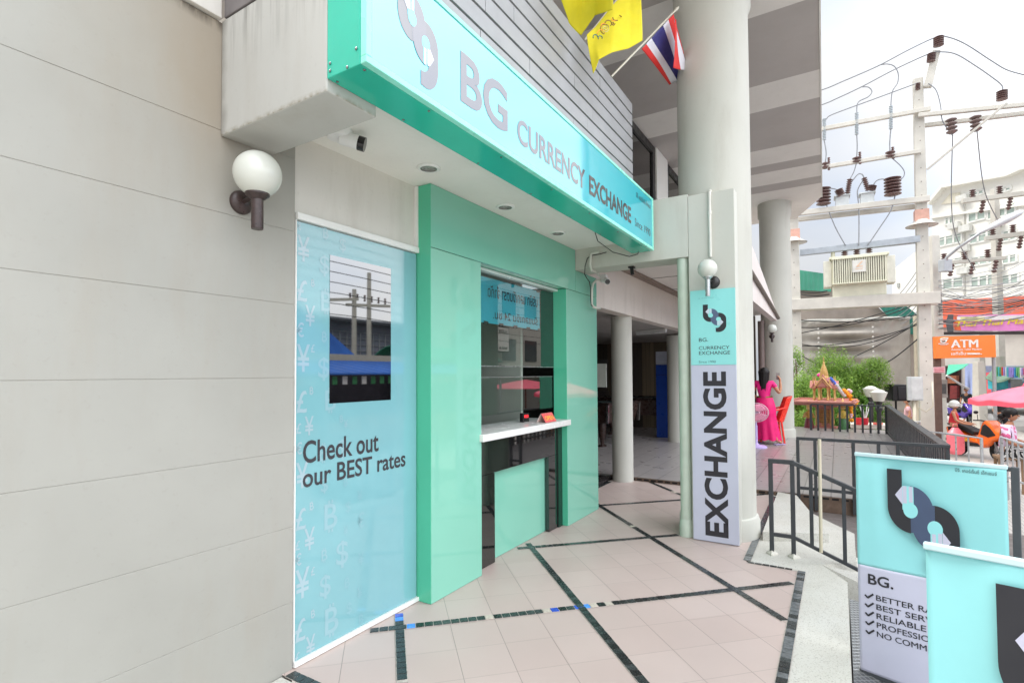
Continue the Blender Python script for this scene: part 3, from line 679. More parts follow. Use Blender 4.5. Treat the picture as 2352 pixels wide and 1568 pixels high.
# ------------------------------------------------------------------ tall EXCHANGE board on the pilaster
EX = thing('exchange_board', 'tall narrow board with EXCHANGE running upward under a turquoise logo panel', 'sign', (5.1, .98, 0))
mb = MB(); mb.box(5.098, 5.116, .778, 1.172, 1.622, 2.318); mb.build('upper_panel', M('board turquoise', (146, 222, 218), .35, .04, 3), EX)
mb = MB(); mb.box(5.098, 5.116, .778, 1.172, .008, 1.620); mb.build('lower_panel', M('board lilac grey', (194, 196, 212), .4, .04, 3), EX)
E5 = lambda x, y: px(5.0965, (2580+x/3.5636)/1.63265, (1060+y/3.5636)/1.63265)
yd = V(0, -1, 0)
INK2 = M('board ink', (44, 42, 48), .4, .1, 8)
a, b = E5(203, 667), E5(507, 273); emblem(EX, a, yd, Z3, a.y-b.y, b.z-a.z, INK2, M('board slate', (88, 100, 128), .4), M('board turquoise', (146, 222, 218)), M('board pale', (208, 214, 226), .4), .0006)
for st, x0, y0, x1, y1, bo in (('BG.', 146, 788, 268, 735, 0), ('CURRENCY', 146, 895, 553, 838, 0), ('EXCHANGE', 148, 963, 562, 906, 0), ('Since 1990', 146, 1072, 370, 1038, -.012), ('บีจี. เคอร์เร็นซี่ เอ็กเชนจ์', 136, 214, 345, 192, 0)):
    a, b = E5(x0, y0), E5(x1, y1); text('lettering', st, INK2, EX, a, yd, Z3, a.y-b.y, b.z-a.z, bo)
# EXCHANGE reads upward: its letters' up is towards -Y... left on the board
p0 = px(5.0965, 1672, 1229); p1 = px(5.0965, 1616, 853)
text('lettering', 'EXCHANGE', INK2, EX, (5.0965, px(5.0965, 1671, 1040).y, px(5.0965, 1640, 1231).z), Z3, V(0, 1, 0), px(5.0965, 1640, 853).z-px(5.0965, 1640, 1231).z, px(5.0965, 1617, 1040).y-px(5.0965, 1671, 1040).y, .035)

# ------------------------------------------------------------------ globe lamps, downlights, cameras
GLOBE = M('opal glass globe', (206, 207, 197), .12, .03, 4, spec=.6, rv=.04)
def globe_lamp(label, gc, r, wall, nrm, metal, plate_m, drop=.16):
    t = thing('globe_lamp', label, 'lamp', wall, 'globe wall lamps')
    gc = Vector(gc); wall = Vector(wall); nrm = Vector(nrm)
    MB().sphere(gc, r, 40).build('globe', GLOBE, t, smooth=True)
    b = gc-Z3*r*.93
    cup = MB(); cup.lathe(b, [(r*.26, -.02*r/.1), (r*.5, .0), (r*.52, .02), (r*.45, .035)], 28)
    cup.lathe(b, [(r*.24, -drop), (r*.25, -drop+.006), (r*.25, -.01)], 24); cup.build('holder', metal, t, smooth='auto')
    pm = MB(); pm.lathe(wall, [(.058, 0), (.058, .008), (.05, .02), (.03, .032), (.012, .036)], 28, nrm)
    pm.cyl(wall+nrm*.02, (b.x, b.y, wall.z), .011, n=12); pm.build('wall_plate', plate_m, t, smooth='auto')
    return t
BRN = M('scuffed brown metal', (66, 52, 50), .35, .4, 30, spec=.5); STL = M('brushed steel', (188, 190, 190), .3, .1, 12, metal=.7)
globe_lamp('white globe lamp on a scuffed brown bracket on the grooved grey wall', (1.46, 2.30, 2.492), .107, (1.487, 2.479, 2.396), (0, -1, 0), BRN, BRN)
globe_lamp('white globe lamp on a silver stem above the EXCHANGE board', (4.96, .985, 2.487), .085, (5.119, .965, 2.385), (-1, 0, 0), STL, M('black lamp plate', (44, 42, 42), .3), .17)
globe_lamp('small white globe lamp on the far round column behind the woman', at(1773, 755, 11.6), .10, at(1773, 772, 11.85), (-1, 0, 0), BRN, BRN, .2)
for i, (x, y, lb) in enumerate(((2.555, 2.195, 'round recessed downlight nearest the wall poster'), (3.48, 2.205, 'round recessed downlight between two others over the booth window'), (4.40, 2.205, 'round recessed downlight nearest the EXCHANGE board'))):
    t = thing('downlight', lb, 'downlight', (x, y, 2.866), 'downlights in the soffit')
    MB().lathe((x, y, 2.8655), [(.075, 0), (.076, -.005), (.064, -.012), (.055, -.011), (.053, -.004)], 36, cap=False).build('trim_ring', WHT, t, smooth=True)
    MB().lathe((x, y, 2.8655), [(.054, -.007), (.048, -.003), (.001, -.002)], 36, cap=False).build('reflector', M('grey reflector', (150, 148, 143), .3, .3, 30), t, smooth=True)
    MB().torus((x, y, 2.857), .05, .0035, Z3, 36, 8).build('rim', M('bright rim', (190, 190, 186), .2, metal=.8), t, smooth=True)
DM = thing('dome_camera', 'white dome camera with a dark lens band tucked behind the drop beam', 'security camera', (1.93, 2.30, 2.866))
cw = M('camera white', (232, 232, 230), .35, .04, 8)
MB().lathe((1.90, 2.26, 2.866), [(.07, 0), (.07, -.03), (.062, -.045), (.03, -.055), (.001, -.056)], 32, cap=False).build('housing', cw, DM, smooth='auto')
mb = MB(); mb.cyl((1.90, 2.25, 2.825), (1.975, 2.165, 2.795), .038, n=24); mb.build('body', cw, DM, smooth='auto', bevel=.004)
mb = MB(); mb.cyl((1.962, 2.18, 2.80), (1.985, 2.154, 2.791), .0385, n=24); mb.build('lens', M('camera black', (22, 22, 24), .15), DM, smooth='auto')
CC = thing('bullet_camera', 'white bullet security camera on pipes at the booth corner', 'security camera', (5.6, 2.34, 2.6))
def ci(x, y, Y=2.3): return py(Y, (1560+x/1.9605)/1.63265, (860+y/1.9605)/1.63265)
def cx_(x, y): return px(5.10, (1560+x/1.9605)/1.63265, (860+y/1.9605)/1.63265)
mb = MB(); mb.tube([cx_(1290, 178), cx_(1282, 215), cx_(1280, 262), cx_(1288, 298), ci(1330, 315, 2.25), ci(1350, 345, 2.27)], .014, 10); mb.tube([ci(1355, 372), ci(1325, 375), ci(1300, 400), ci(1293, 440), ci(1292, 550), ci(1305, 572), ci(1350, 580)], .014, 10)
mb.tube([cx_(1286, 182), cx_(1300, 176), cx_(1345, 168)], .012, 8); mb.build('conduit', M('white pipe', (212, 212, 202), .45), CC, smooth='auto')
mb = MB(); c0 = ci(1382, 362, 2.28); mb.obox(c0, X3, Y3, Z3, .06, .07, .09); mb.build('bracket', cw, CC, bevel=.006)
mb = MB(); p0 = ci(1395, 372, 2.25); p1 = ci(1408, 385, 2.13); mb.cyl(p0, p1, .032, n=24); d = (p1-p0).normalized(); mb.build('body', cw, CC, smooth='auto', bevel=.004)
mb = MB(); mb.cyl(p1-d*.004, p1+d*.004, .028, n=24); mb.build('lens', M('camera black', (22, 22, 24), .15), CC, smooth='auto')
mb = MB(); mb.tube([cx_(1400, 168), cx_(1350, 182), cx_(1290, 192), cx_(1260, 212), cx_(1243, 270), ci(1240, 330, 2.24), ci(1258, 362), ci(1275, 385), ci(1283, 430), ci(1284, 520), ci(1288, 555), ci(1306, 575)], .0045, 6); mb.build('cable', M('black cable', (24, 24, 24), .5), CC, smooth=True)
SC = thing('spot_camera', 'tiny black camera hanging under the white portal beam', 'security camera', (5.27, 1.79, 2.652))
mb = MB(); mb.box(5.24, 5.30, 1.765, 1.825, 2.632, 2.651); mb.build('base', M('camera black', (22, 22, 24), .15), SC, bevel=.003)
mb = MB(); mb.cyl((5.27, 1.795, 2.64), (5.262, 1.785, 2.565), .019, n=16); mb.build('body', M('camera black', (22, 22, 24), .15), SC, smooth='auto', bevel=.003)

# ------------------------------------------------------------------ flags on the balcony
ZF = lambda x, y, Y: py(Y, (2080+x/3.92)/1.63265, (y/3.92)/1.63265)
def cloth(u, v, c00, c10, c11, c01, rip=.03, fr=7, bow=(0, 0, 0)):
    p = c00*(1-u)*(1-v)+c10*u*(1-v)+c11*u*v+c01*(1-u)*v
    wv = math.sin(fr*u+2.2*v)+.5*math.sin(2.3*fr*u-1.7*v+1)
    return p+V(.25, -.9, .1)*rip*wv*(.25+v)+Vector(bow)*math.sin(math.pi*u)*(.2+.8*v)
def fabric(name, c): return M(name, c, .75, .08, 10, .15, 400)
FR, FWH, FBL, FY = fabric('flag red', (222, 52, 48)), fabric('flag white', (224, 222, 230)), fabric('flag blue', (58, 56, 122)), fabric('flag yellow', (226, 210, 40))
POLEM = M('ivory flag pole', (214, 208, 190), .35)
TF = thing('thai_flag', 'red, white and blue striped flag on a tilted pole above the sign', 'flag', ZF(835, 1130, 1.62))
tip, root = ZF(1805, 125, 1.20), ZF(835, 1130, 1.62)
mb = MB(); mb.tube([root, root+(tip-root)*.96], .0085, 10); mb.lathe(root+(tip-root)*.955, [(.009, 0), (.014, .01), (.012, .02), (.016, .035), (.004, .075)], 12, tip-root); mb.build('pole', POLEM, TF, smooth='auto')
c00, c10, c11, c01 = ZF(1745, 212, 1.22), ZF(1275, 725, 1.44), ZF(1700, 1250, 1.40), ZF(1960, 1100, 1.25)
def stripe(u, v): return 0 if u < 1/6 or u > 5/6 else (1 if u < 1/3 or u > 2/3 else 2)
mid = lambda a, b, t: a+(b-a)*t
def tf(u, v):
    p = cloth(u, v, c00, c10, c11, c01, .012, 9)
    return p+((ZF(1500, 970, 1.42)-(c10+c11)/2)*.55)*math.sin(math.pi*v)*(u-.35)*.5
mb = MB().grid(tf, 36, 24, stripe); mb.build('cloth', [FR, FWH, FBL], TF, smooth=True, solid=.002)
f00, f10, f11, f01 = ZF(1780, 330, 1.205), ZF(1775, 420, 1.20), ZF(1742, 1000, 1.22), ZF(1935, 1045, 1.21)
def flap(u, v):
    a = mid(ZF(1765, 290, 1.2), ZF(1742, 998, 1.24), v); b = mid(ZF(1775, 300, 1.2), ZF(1940, 1048, 1.23), v**.85)
    return mid(a, b, u)+V(.2, -.8, 0)*.012*math.sin(5*u+3*v)
mb = MB().grid(flap, 14, 20, lambda u, v: 0 if u < .52 else 1); mb.build('folded_edge', [FR, FWH], TF, smooth=True, solid=.002)
def yflag(label, root, tip, cs, bow, cut=None):
    t = thing('yellow_flag', label, 'flag', root, 'yellow flags on the balcony')
    mb = MB(); mb.tube([root, tip], .0085, 10); mb.build('pole', POLEM, t, smooth='auto')
    mb = MB().grid(lambda u, v: cloth(u, v, *cs, .022, 6, bow), 30, 24); mb.build('cloth', FY, t, smooth=True, solid=.002)
    return t
r2 = ZF(445, 592, 1.62); c2 = [ZF(1262, -420, 1.22), ZF(472, 512, 1.56), ZF(525, 1095, 1.50), ZF(1256, 602, 1.20)]
def y2(u, v):
    a = [ZF(1262, -420, 1.22), ZF(1100, -170, 1.3), ZF(850, 80, 1.4), ZF(600, 400, 1.52), ZF(472, 512, 1.56)]
    b = [ZF(1256, 602, 1.20), ZF(1100, 715, 1.26), ZF(880, 770, 1.34), ZF(640, 880, 1.44), ZF(525, 1095, 1.50)]
    t = u*4; i = min(3, int(t)); k = t-i; p = mid(mid(a[i], a[i+1], k), mid(b[i], b[i+1], k), v)
    return p+V(.3, -.9, 0)*.02*math.sin(6*u+2*v)*v
t = thing('yellow_flag', 'yellow flag with an ornate emblem hanging nearest the striped flag', 'flag', r2, 'yellow flags on the balcony')
mb = MB(); mb.tube([r2, mid(r2, c2[0], 1.02)], .0085, 10); mb.build('pole', POLEM, t, smooth='auto')
mb = MB().grid(y2, 32, 24); mb.build('cloth', FY, t, smooth=True, solid=.002)
em = MB()
def sw(cx, cy, r0, r1, a0, a1, mi, th=.0035, n=16):
    em.cur = mi
    em.tube([ZF(cx+(r0+(r1-r0)*i/n)*math.cos(R(a0+(a1-a0)*i/n)), cy+(r0+(r1-r0)*i/n)*math.sin(R(a0+(a1-a0)*i/n)), 1.33) for i in range(n+1)], th, 5)
for q in ((742, 425, 60, 8, -60, 560, 1), (742, 425, 76, 60, 100, 330, 0), (790, 350, 50, 44, 190, 400, 0), (720, 380, 40, 30, 150, 330, 2), (860, 350, 28, 6, 0, 420, 0), (680, 500, 55, 60, 180, 340, 2), (600, 545, 36, 30, 150, 370, 3), (672, 560, 34, 26, 150, 380, 3), (860, 280, 40, 20, 20, 200, 2), (900, 260, 50, 45, 60, 180, 0), (1100, 60, 60, 40, 180, 290, 0), (1110, 90, 60, 40, 180, 280, 0), (1000, 150, 120, 90, 60, 120, 0)): sw(*q)
em.build('emblem', [M('flag brown ink', (124, 86, 30), .7), M('flag gold ink', (206, 190, 110), .7), M('flag orange ink', (238, 160, 40), .7), M('flag green ink', (52, 106, 92), .7)], t)
r1 = ZF(300, 420, 1.64)
def y1(u, v):
    a = [ZF(40, -300, 1.50), ZF(240, -300, 1.45), ZF(440, -300, 1.40), ZF(640, -300, 1.3), ZF(830, -300, 1.22)]
    b = [ZF(60, 20, 1.55), ZF(230, 330, 1.54), ZF(415, 520, 1.52), ZF(560, 235, 1.42), ZF(832, 150, 1.22)]
    t = u*4; i = min(3, int(t)); k = t-i; k2 = k*k*(3-2*k)*.35+k*.65
    p = mid(mid(a[i], a[i+1], k), mid(b[i], b[i+1], k2), v)
    return p+V(.3, -.9, 0)*.02*math.sin(7*u+2*v)*v
t = thing('yellow_flag', 'plain yellow flag hanging over the slat screen, cut off by the top of the picture', 'flag', r1, 'yellow flags on the balcony')
mb = MB(); mb.tube([ZF(30, -60, 1.66), ZF(830, -380, 1.2)], .0085, 10); mb.build('pole', POLEM, t, smooth='auto')
mb = MB().grid(y1, 32, 20); mb.build('cloth', FY, t, smooth=True, solid=.002)

# ------------------------------------------------------------------ standing banners at the terrace edge
BT = M('banner turquoise', (150, 220, 222), .42, .04, 4); BL = M('banner lilac', (196, 196, 214), .42, .04, 4); BI = M('banner ink', (40, 40, 46), .42, .08, 6)
BS = M('banner slate', (70, 84, 112), .42); DG = M('dark grey frame paint', (70, 74, 78), .45, .1, 10)
bd = V(-.25, -.968, 0).normalized(); bn = bd.cross(Z3)
def banner(label, tl, full, sd):
    z1 = tl.z; org = V(tl.x, tl.y, z1-1.2)
    t = thing('standing_banner', label, 'banner', (org.x, org.y, -.1), 'standing banners')
    W_, H_ = .62, 1.2
    if bn.dot(CAM-org) > 0: nn = bn
    else: nn = -bn
    def P(x, z, k=0): return org+bd*x+Z3*z+nn*k
    def wav(x, z): return .006*math.sin(7*x+3*z+sd)+.010*math.sin(3.1*z+5*x+sd*2)*math.sin(math.pi*min(1, max(0, x/W_)))+.012*math.exp(-((x-.10-.05*sd)**2/.003+(z-1.0)**2/.05))
    def sheet(z0, z1):
        return MB().grid(lambda u, v: P(u*W_, z0+(z1-z0)*v, wav(u*W_, z0+(z1-z0)*v)), 40, 40)
    zs = .60
    sheet(zs, H_).build('upper_sheet', BT, t, smooth=True, solid=.0015); sheet(0.02, zs).build('lower_sheet', BL, t, smooth=True, solid=.0015)
    mb = MB(); mb.bar(P(-.004, H_+.008), P(W_+.004, H_+.008), .02, .02); mb.build('top_rail', M('pale banner rail', (196, 222, 226), .4), t, bevel=.004)
    mb = MB(); mb.bar(P(-.004, .008, -.01), P(W_+.03, .008, -.01), .022, .03); mb.bar(P(W_+.028, -.12, -.012), P(W_+.028, H_+.012, -.012), .03, .03, bn); mb.bar(P(W_+.02, H_+.0, -.012), P(W_-.1, H_+.0, -.012), .02, .02)
    mb.bar(P(.02, -.1, -.012), P(.02, .0, -.012), .02, .02, bn)
    for x in (.02, W_+.028): mb.bar(P(x, -.105, .16), P(x, -.105, -.3), .03, .02)
    mb.build('frame', DG, t, bevel=.003)
    def lay(name, txt, x, z, w, h, bo):
        g = MB(); glyphs(g, txt, P(0, 0), bd, Z3, w, h, bo)
        # subdivide-free: move each vertex onto the wavy sheet
        for i, p in enumerate(g.v):
            q = p-org; lx = q.dot(bd)+x; lz = q.z+z; g.v[i] = P(lx, lz, wav(lx, lz)+.003)
        return g.build(name, BI, t)
    em = emblem(t, P(.148, .628, .018), bd, Z3, .295, .52, BI, BS, BT, BL, .0008)
    lay('lettering', 'BG.', .048, .505, .115, .056, .018)
    for i, l in enumerate(('BETTER RATES', 'BEST SERVICE', 'RELIABLE', 'PROFESSIONAL', 'NO COMMISSION')):
        z = .425-i*.0485; lay('lettering', l, .084, z, len(l)*.0268, .030, .006)
        g = MB()
        for a, b in (((.032, .016), (.046, .002)), ((.044, .002), (.072, .03))):
            dx, dz = b[0]-a[0], b[1]-a[1]; ln = math.hypot(dx, dz); ox, oz = -dz/ln*.0045, dx/ln*.0045
            g.face([P(a[0]-ox, z+a[1]-oz, wav(a[0], z)+.0035), P(b[0]-ox, z+b[1]-oz, wav(b[0], z)+.0035), P(b[0]+ox, z+b[1]+oz, wav(b[0], z)+.0035), P(a[0]+ox, z+a[1]+oz, wav(a[0], z)+.0035)])
        g.build('tick_mark', BI, t)
    lay('small_lettering', 'บีจี. เคอร์เร็นซี่ เอ็กเชนจ์', .43, 1.165, .155, .02, 0)
    return t
banner('standing banner showing a full emblem over a list of ticks, behind the nearer one', at(1965, 1045, 2.96), True, 0)
banner('standing banner nearest the camera in the bottom right corner, mostly plain turquoise', at(2125, 1258, 1.5), False, 1)

# ------------------------------------------------------------------ railings
RAIL = M('charcoal rail paint', (60, 63, 66), .38, .2, 14, spec=.5)
def rail(label, group=None): return thing('railing', label, 'railing', (0, 0, 0), 'charcoal terrace railings')
HR = thing('handrail', 'charcoal handrail beside the EXCHANGE column, level at first and then sloping down', 'handrail', (5.05, .35, 0))
def hp(y): return .808 if y > .345 else .808-.415*(.345-y)
mb = MB(); mb.bar((5.05, .527, .79), (5.05, .33, .79), .045, .035); mb.bar((5.05, .352, .793), (5.05, -2.0, .793-.415*2.352), .042, .033); mb.build('top_rail', RAIL, HR, bevel=.003)
mb = MB(); mb.bar((5.05, .5, .166), (5.05, .345, .166), .03, .03); mb.bar((5.05, .35, .167), (5.05, -2.0, .167-.415*2.35), .027, .027); mb.build('lower_rail', RAIL, HR, bevel=.003)
for y in (.51, .345): 
    MB().bar((5.05, y, 0), (5.05, y, .78), .034, .034, X3).build('post', RAIL, HR, bevel=.003)
    mb = MB(); mb.lathe((5.05, y, -.004), [(.06, 0), (.058, .012), (.03, .03), (.026, .034)], 4, sx=1, sy=.8); mb.build('foot', M('foot mortar', (206, 202, 190), .8, .2, 30), HR)
for y in (.21, -.02, -.25, -.48, -.71, -.94, -1.2, -1.5, -1.8):
    if y < .2 or True: MB().bar((5.05, y, .17-.415*(.345-y)), (5.05, y, .78-.415*(.345-y)), .028, .028, X3).build('baluster', RAIL, HR, bevel=.002)
CP = MB().tube([(5.02, .145, .08), (5.02, .142, .74), (5.02, .14, 1.0)], .013, 12); CP.build('plastic_pipe', M('ivory plastic pipe', (206, 196, 172), .4), smooth='auto', label='thin ivory plastic pipe standing against the sloping handrail', cat='pipe')
def flat_rail(label, p, q, z0, h, n, posts=True, low=.12):
    t = rail(label); p = V(p[0], p[1], z0); q = V(q[0], q[1], z0)
    MB().bar(p+Z3*(h-.015), q+Z3*(h-.015), .06, .03).build('top_rail', RAIL, t, bevel=.003)
    MB().bar(p+Z3*low, q+Z3*low, .03, .03).build('lower_rail', RAIL, t, bevel=.003)
    for i in range(n+1):
        a = p+(q-p)*(i/n); e = i in (0, n)
        MB().bar(a+(Z3*(0 if e else low)), a+Z3*(h-.03), .03, .045 if not e else .055, (q-p)).build('post' if e else 'baluster', RAIL, t, bevel=.002)
    return t
t = rail('charcoal railing along the front edge of the grey deck, behind the sloping handrail')
p, q = V(7.42, .455, .0), V(7.40, -1.02, 0)
MB().bar(p+Z3*.735, q+Z3*.735, .05, .035).build('top_rail', RAIL, t, bevel=.003); MB().bar(p+Z3*.13, q+Z3*.13, .03, .035).build('lower_rail', RAIL, t, bevel=.003)
for y in (.44, .255, -.135, -.38, -.56, -.78, -1.0): 
    e = y in (.44, -1.0); MB().bar((7.41, y, -.14 if e else -.12), (7.41, y, .72), .035, .05, X3).build('post' if e else 'baluster', RAIL, t, bevel=.002)
flat_rail('charcoal railing across the far end of the deck in front of the spirit house', (15.75, .62), (15.6, -.97), -.09, .825, 10, True, .07)
t = rail('long charcoal railing with wide upright boards along the street side of the deck')
p, q = V(15.55, -.99, .05), V(7.5, -.99, .05)
MB().bar(p+Z3*.69, q+Z3*.675, .10, .035).build('top_rail', RAIL, t, bevel=.003); MB().bar(p+Z3*.08, q+Z3*.08, .03, .03).build('lower_rail', RAIL, t, bevel=.003)
for i in range(45):
    a = p+(q-p)*(i/44); MB().bar(a, a+Z3*.67, .085, .012, Y3).build('baluster', RAIL, t)
# ================================================================== hall furniture
def table_m(label, c, sx, sy, rz):
    t = thing('pool_table', label, 'pool table', (0, 0, 0), 'pool tables in the dark hall')
    W_ = M('dark table wood', (58, 40, 34), .3, .25, 8); TR = M('table chrome', (150, 150, 150), .2, metal=.9)
    mb = MB(); pts = [(-1, -1), (1, -1), (1, 1), (-1, 1)]
    mb.add([(x*sx*.92, y*sy*.92, .5) for x, y in pts]+[(x*sx, y*sy, .86) for x, y in pts], [(0, 3, 2, 1), (4, 5, 6, 7), (0, 1, 5, 4), (1, 2, 6, 5), (2, 3, 7, 6), (3, 0, 4, 7)]); mb.build('body', W_, t, bevel=.01)
    mb = MB(); mb.box(-sx-.03, sx+.03, -sy-.03, -sy+.07, .862, .91); mb.box(-sx-.03, sx+.03, sy-.07, sy+.03, .862, .91); mb.box(-sx-.03, -sx+.07, -sy+.07, sy-.07, .862, .91); mb.box(sx-.07, sx+.03, -sy+.07, sy-.07, .862, .91); mb.build('cushion_rail', M('rail wood', (40, 30, 27), .25), t, bevel=.006)
    box(-sx+.075, sx-.075, -sy+.075, sy-.075, .862, .88).build('cloth', M('table cloth', (30, 52, 48), .9), t)
    for x, y in pts:
        mb = MB(); mb.bar((x*sx*.985, y*sy*.985, .5), (x*sx*1.0, y*sy*1.0, .87), .05, .05, X3); mb.build('corner_trim', TR, t, bevel=.004)
        mb = MB(); mb.lathe((x*sx*.6, y*sy*.7, 0), [(.09, .0), (.09, .03), (.035, .04), (.035, .12), (.07, .2), (.09, .5)], 12); mb.build('leg', W_, t, smooth='auto')
    place(t, c, rz); return t
table_m('dark wooden pool table with chrome corners in the hall beside the blue locker', (12.9, 4.15, .05), .62, 1.0, R(8))
table_m('dark pool table half hidden behind the booth edge in the hall', (10.7, 4.75, .05), .6, 1.0, R(-12))
FRG = thing('blue_locker', 'tall blue locker with a white top panel standing in the hall', 'locker', (12.45, 3.33, .05))
mb = MB().box(12.25, 12.75, 3.16, 3.62, .06, 1.74); mb.build('body', M('locker blue', (34, 76, 170), .35, .1, 4), FRG, bevel=.008)
box(12.25, 12.75, 3.16, 3.62, 1.75, 2.05).build('top_panel', M('locker white', (196, 200, 210), .4), FRG, bevel=.006)
mb = MB(); mb.box(12.243, 12.249, 3.19, 3.59, 1.50, 1.51); mb.box(12.235, 12.249, 3.21, 3.24, .9, 1.1); mb.box(12.24, 12.249, 3.28, 3.36, .10, .22); mb.build('handle', M('locker seam', (20, 34, 90), .4), FRG)
TB = thing('tube_light', 'white fluorescent tube light on the hall ceiling above the pool table', 'light', (10.9, 3.6, 2.36))
a, b = at(1462, 751, 10.6), at(1530, 770, 10.0); a.z = b.z = 2.37
mb = MB(); mb.bar(a, b, .07, .05); mb.build('batten', WHT, TB, bevel=.005)
mb = MB(); mb.cyl(a-Z3*.04, b-Z3*.04, .016, n=12); mb.build('tube', M('dull tube', (226, 228, 226), .3), TB, smooth='auto')
NB = thing('notice', 'small pale notice on the dark hall wall behind the booth', 'notice', at(1376, 862, 9))
p = at(1375, 862, 9); box(p.x-.01, p.x+.01, p.y-.14, p.y+.14, p.z-.2, p.z+.2).build('sheet', M('notice paper', (196, 200, 190), .6), NB)
box(p.x+.011, p.x+.02, p.y-.15, p.y+.15, p.z-.21, p.z+.27).build('board', M('notice board', (40, 38, 36), .6), NB)

# ================================================================== people
SKIN = M('warm skin', (196, 140, 108), .5, .06, 30, spec=.4); SKIN2 = M('tan skin', (168, 116, 88), .5, .06, 30, spec=.4)
HAIR = M('black hair', (30, 24, 23), .5, .35, 40, spec=.3, sc=(1, 1, .15))
def skin_mesh(name, mat, parent, joints, edges, root, sub=2):
    names = list(joints); me = bpy.data.meshes.new(name)
    me.from_pydata([joints[k][0] for k in names], [(names.index(a), names.index(b)) for a, b in edges], []); me.materials.append(mat)
    o = bpy.data.objects.new(name, me); col.objects.link(o); o.parent = parent
    sk = o.modifiers.new('skin', 'SKIN'); sk.use_smooth_shade = True
    for i, k in enumerate(names):
        r = joints[k][1]; me.skin_vertices[0].data[i].radius = (r, r) if isinstance(r, (int, float)) else r
        me.skin_vertices[0].data[i].use_root = (k == root)
    sb = o.modifiers.new('sub', 'SUBSURF'); sb.levels = sub; sb.render_levels = sub
    return o
def chain(*k): return list(zip(k, k[1:]))
def hand(j, e, wrist, tag_, d, side, up, curl=.5):
    w_ = Vector(wrist); d = Vector(d).normalized(); side = Vector(side).normalized(); up = Vector(up).normalized()
    j['palm'+tag_] = (tuple(w_+d*.05), (.03, .017)); e.append(('wr'+tag_, 'palm'+tag_))
    for i, ln in enumerate((.062, .075, .07, .055)):
        s0 = w_+d*.088+side*(.027-.018*i); m1 = s0+d*ln*.5*(1-curl*.4)+up*ln*.45*curl; m2 = m1+d*ln*.4*(1-curl)+up*ln*.5*curl
        a, b, c = 'f%da%s' % (i, tag_), 'f%db%s' % (i, tag_), 'f%dc%s' % (i, tag_)
        j[a] = (tuple(s0), .0095); j[b] = (tuple(m1), .0085); j[c] = (tuple(m2), .007); e += [('palm'+tag_, a), (a, b), (b, c)]
    t0 = w_+d*.045+side*.036; t1 = t0+d*.03+side*.02+up*.015; j['ta'+tag_] = (tuple(t0), .011); j['tb'+tag_] = (tuple(t1), .009); e += [('palm'+tag_, 'ta'+tag_), ('ta'+tag_, 'tb'+tag_)]
def head_extra(t, hc, face, skin, k=1.0):
    """nose, ears, eyes and mouth on a head centred at hc looking along face"""
    f = Vector(face).normalized(); sd = f.cross(Z3).normalized(); hc = Vector(hc)
    mb = MB(); mb.sphere(hc, .088*k, 20, .9, .95, 1.28); mb.cyl(hc+f*.075*k+Z3*.015, hc+f*.099*k-Z3*.024, .008, .016, 10)
    for q in (-1, 1): mb.sphere(hc+sd*q*.084*k-Z3*.005, .022*k, 10, .5, .7, 1.3)
    mb.build('head', skin, t, smooth=True)
    mb = MB()
    for q in (-1, 1): mb.sphere(hc+f*.076*k+sd*q*.032+Z3*.014, .011, 8)
    mb.build('eye', M('dark eye', (26, 20, 18), .2), t, smooth=True)
    mb = MB(); mb.sphere(hc+f*.082*k-Z3*.055, .018, 10, 1, 1, .35); mb.build('mouth', M('lip', (150, 74, 66), .5), t, smooth=True)

# woman in pink, seen from behind, holding up her phone.  local frame: x = facing direction, y = her left
WO = thing('person', 'woman with long black hair in pink top and long pink skirt raising her phone', 'person', (0, 0, 0))
j = {}; e = []
j.update(pel=((0, 0, .90), (.15, .11)), wa=((0, 0, 1.02), (.115, .085)), ch=((0, 0, 1.20), (.14, .095)), ne=((.0, 0, 1.335), .047), hd0=((.01, 0, 1.42), .05),
    sl=((0, .155, 1.275), .046), el=((-.03, .235, 1.06), .036), fl=((.10, .20, .95), .031), wrl=((.19, .12, .93), .023),
    sr=((0, -.155, 1.275), .046), er=((.0, -.29, 1.06), .038), fr=((.07, -.30, 1.18), .032), wrr=((.12, -.285, 1.30), .023),
    hl=((0, .085, .82), .085), kl=((.02, .09, .48), .055), al=((-.02, .10, .09), .034), tl=((.13, .11, .03), .024),
    hr=((0, -.085, .82), .085), kr=((-.03, -.12, .48), .055), ar=((-.10, -.24, .09), .034), tr=((.02, -.32, .03), .024))
e += chain('pel', 'wa', 'ch', 'ne', 'hd0')+chain('ch', 'sl', 'el', 'fl', 'wrl')+chain('ch', 'sr', 'er', 'fr', 'wrr')+chain('pel', 'hl', 'kl', 'al', 'tl')+chain('pel', 'hr', 'kr', 'ar', 'tr')
hand(j, e, (.12, -.285, 1.30), 'r', (.15, .15, 1), (1, 0, 0), (0, 1, 0), .55); hand(j, e, (.19, .12, .93), 'l', (1, -.4, .1), (0, 0, 1), (0, -1, 0), .4)
skin_mesh('body', SKIN, WO, j, e, 'pel'); head_extra(WO, (.02, 0, 1.462), (1, 0, .05), SKIN)
PINK = M('bright pink cloth', (240, 30, 128), .6, .08, 14, .2, 60); PINK2 = M('pink skirt cloth', (236, 14, 112), .6, .12, 9, .2, 50)
tj = dict(p=((0, 0, .92), (.168, .13)), w=((0, 0, 1.03), (.136, .104)), c=((0, 0, 1.20), (.15, .105)), n=((0, 0, 1.30), (.09, .065)), sl=((0, .155, 1.283), .056), al=((-.015, .20, 1.17), .053), sr=((0, -.155, 1.283), .056), ar=((.0, -.225, 1.17), .053))
skin_mesh('top', PINK, WO, tj, chain('p', 'w', 'c', 'n')+chain('c', 'sl', 'al')+chain('c', 'sr', 'ar'), 'p')
mb = MB()
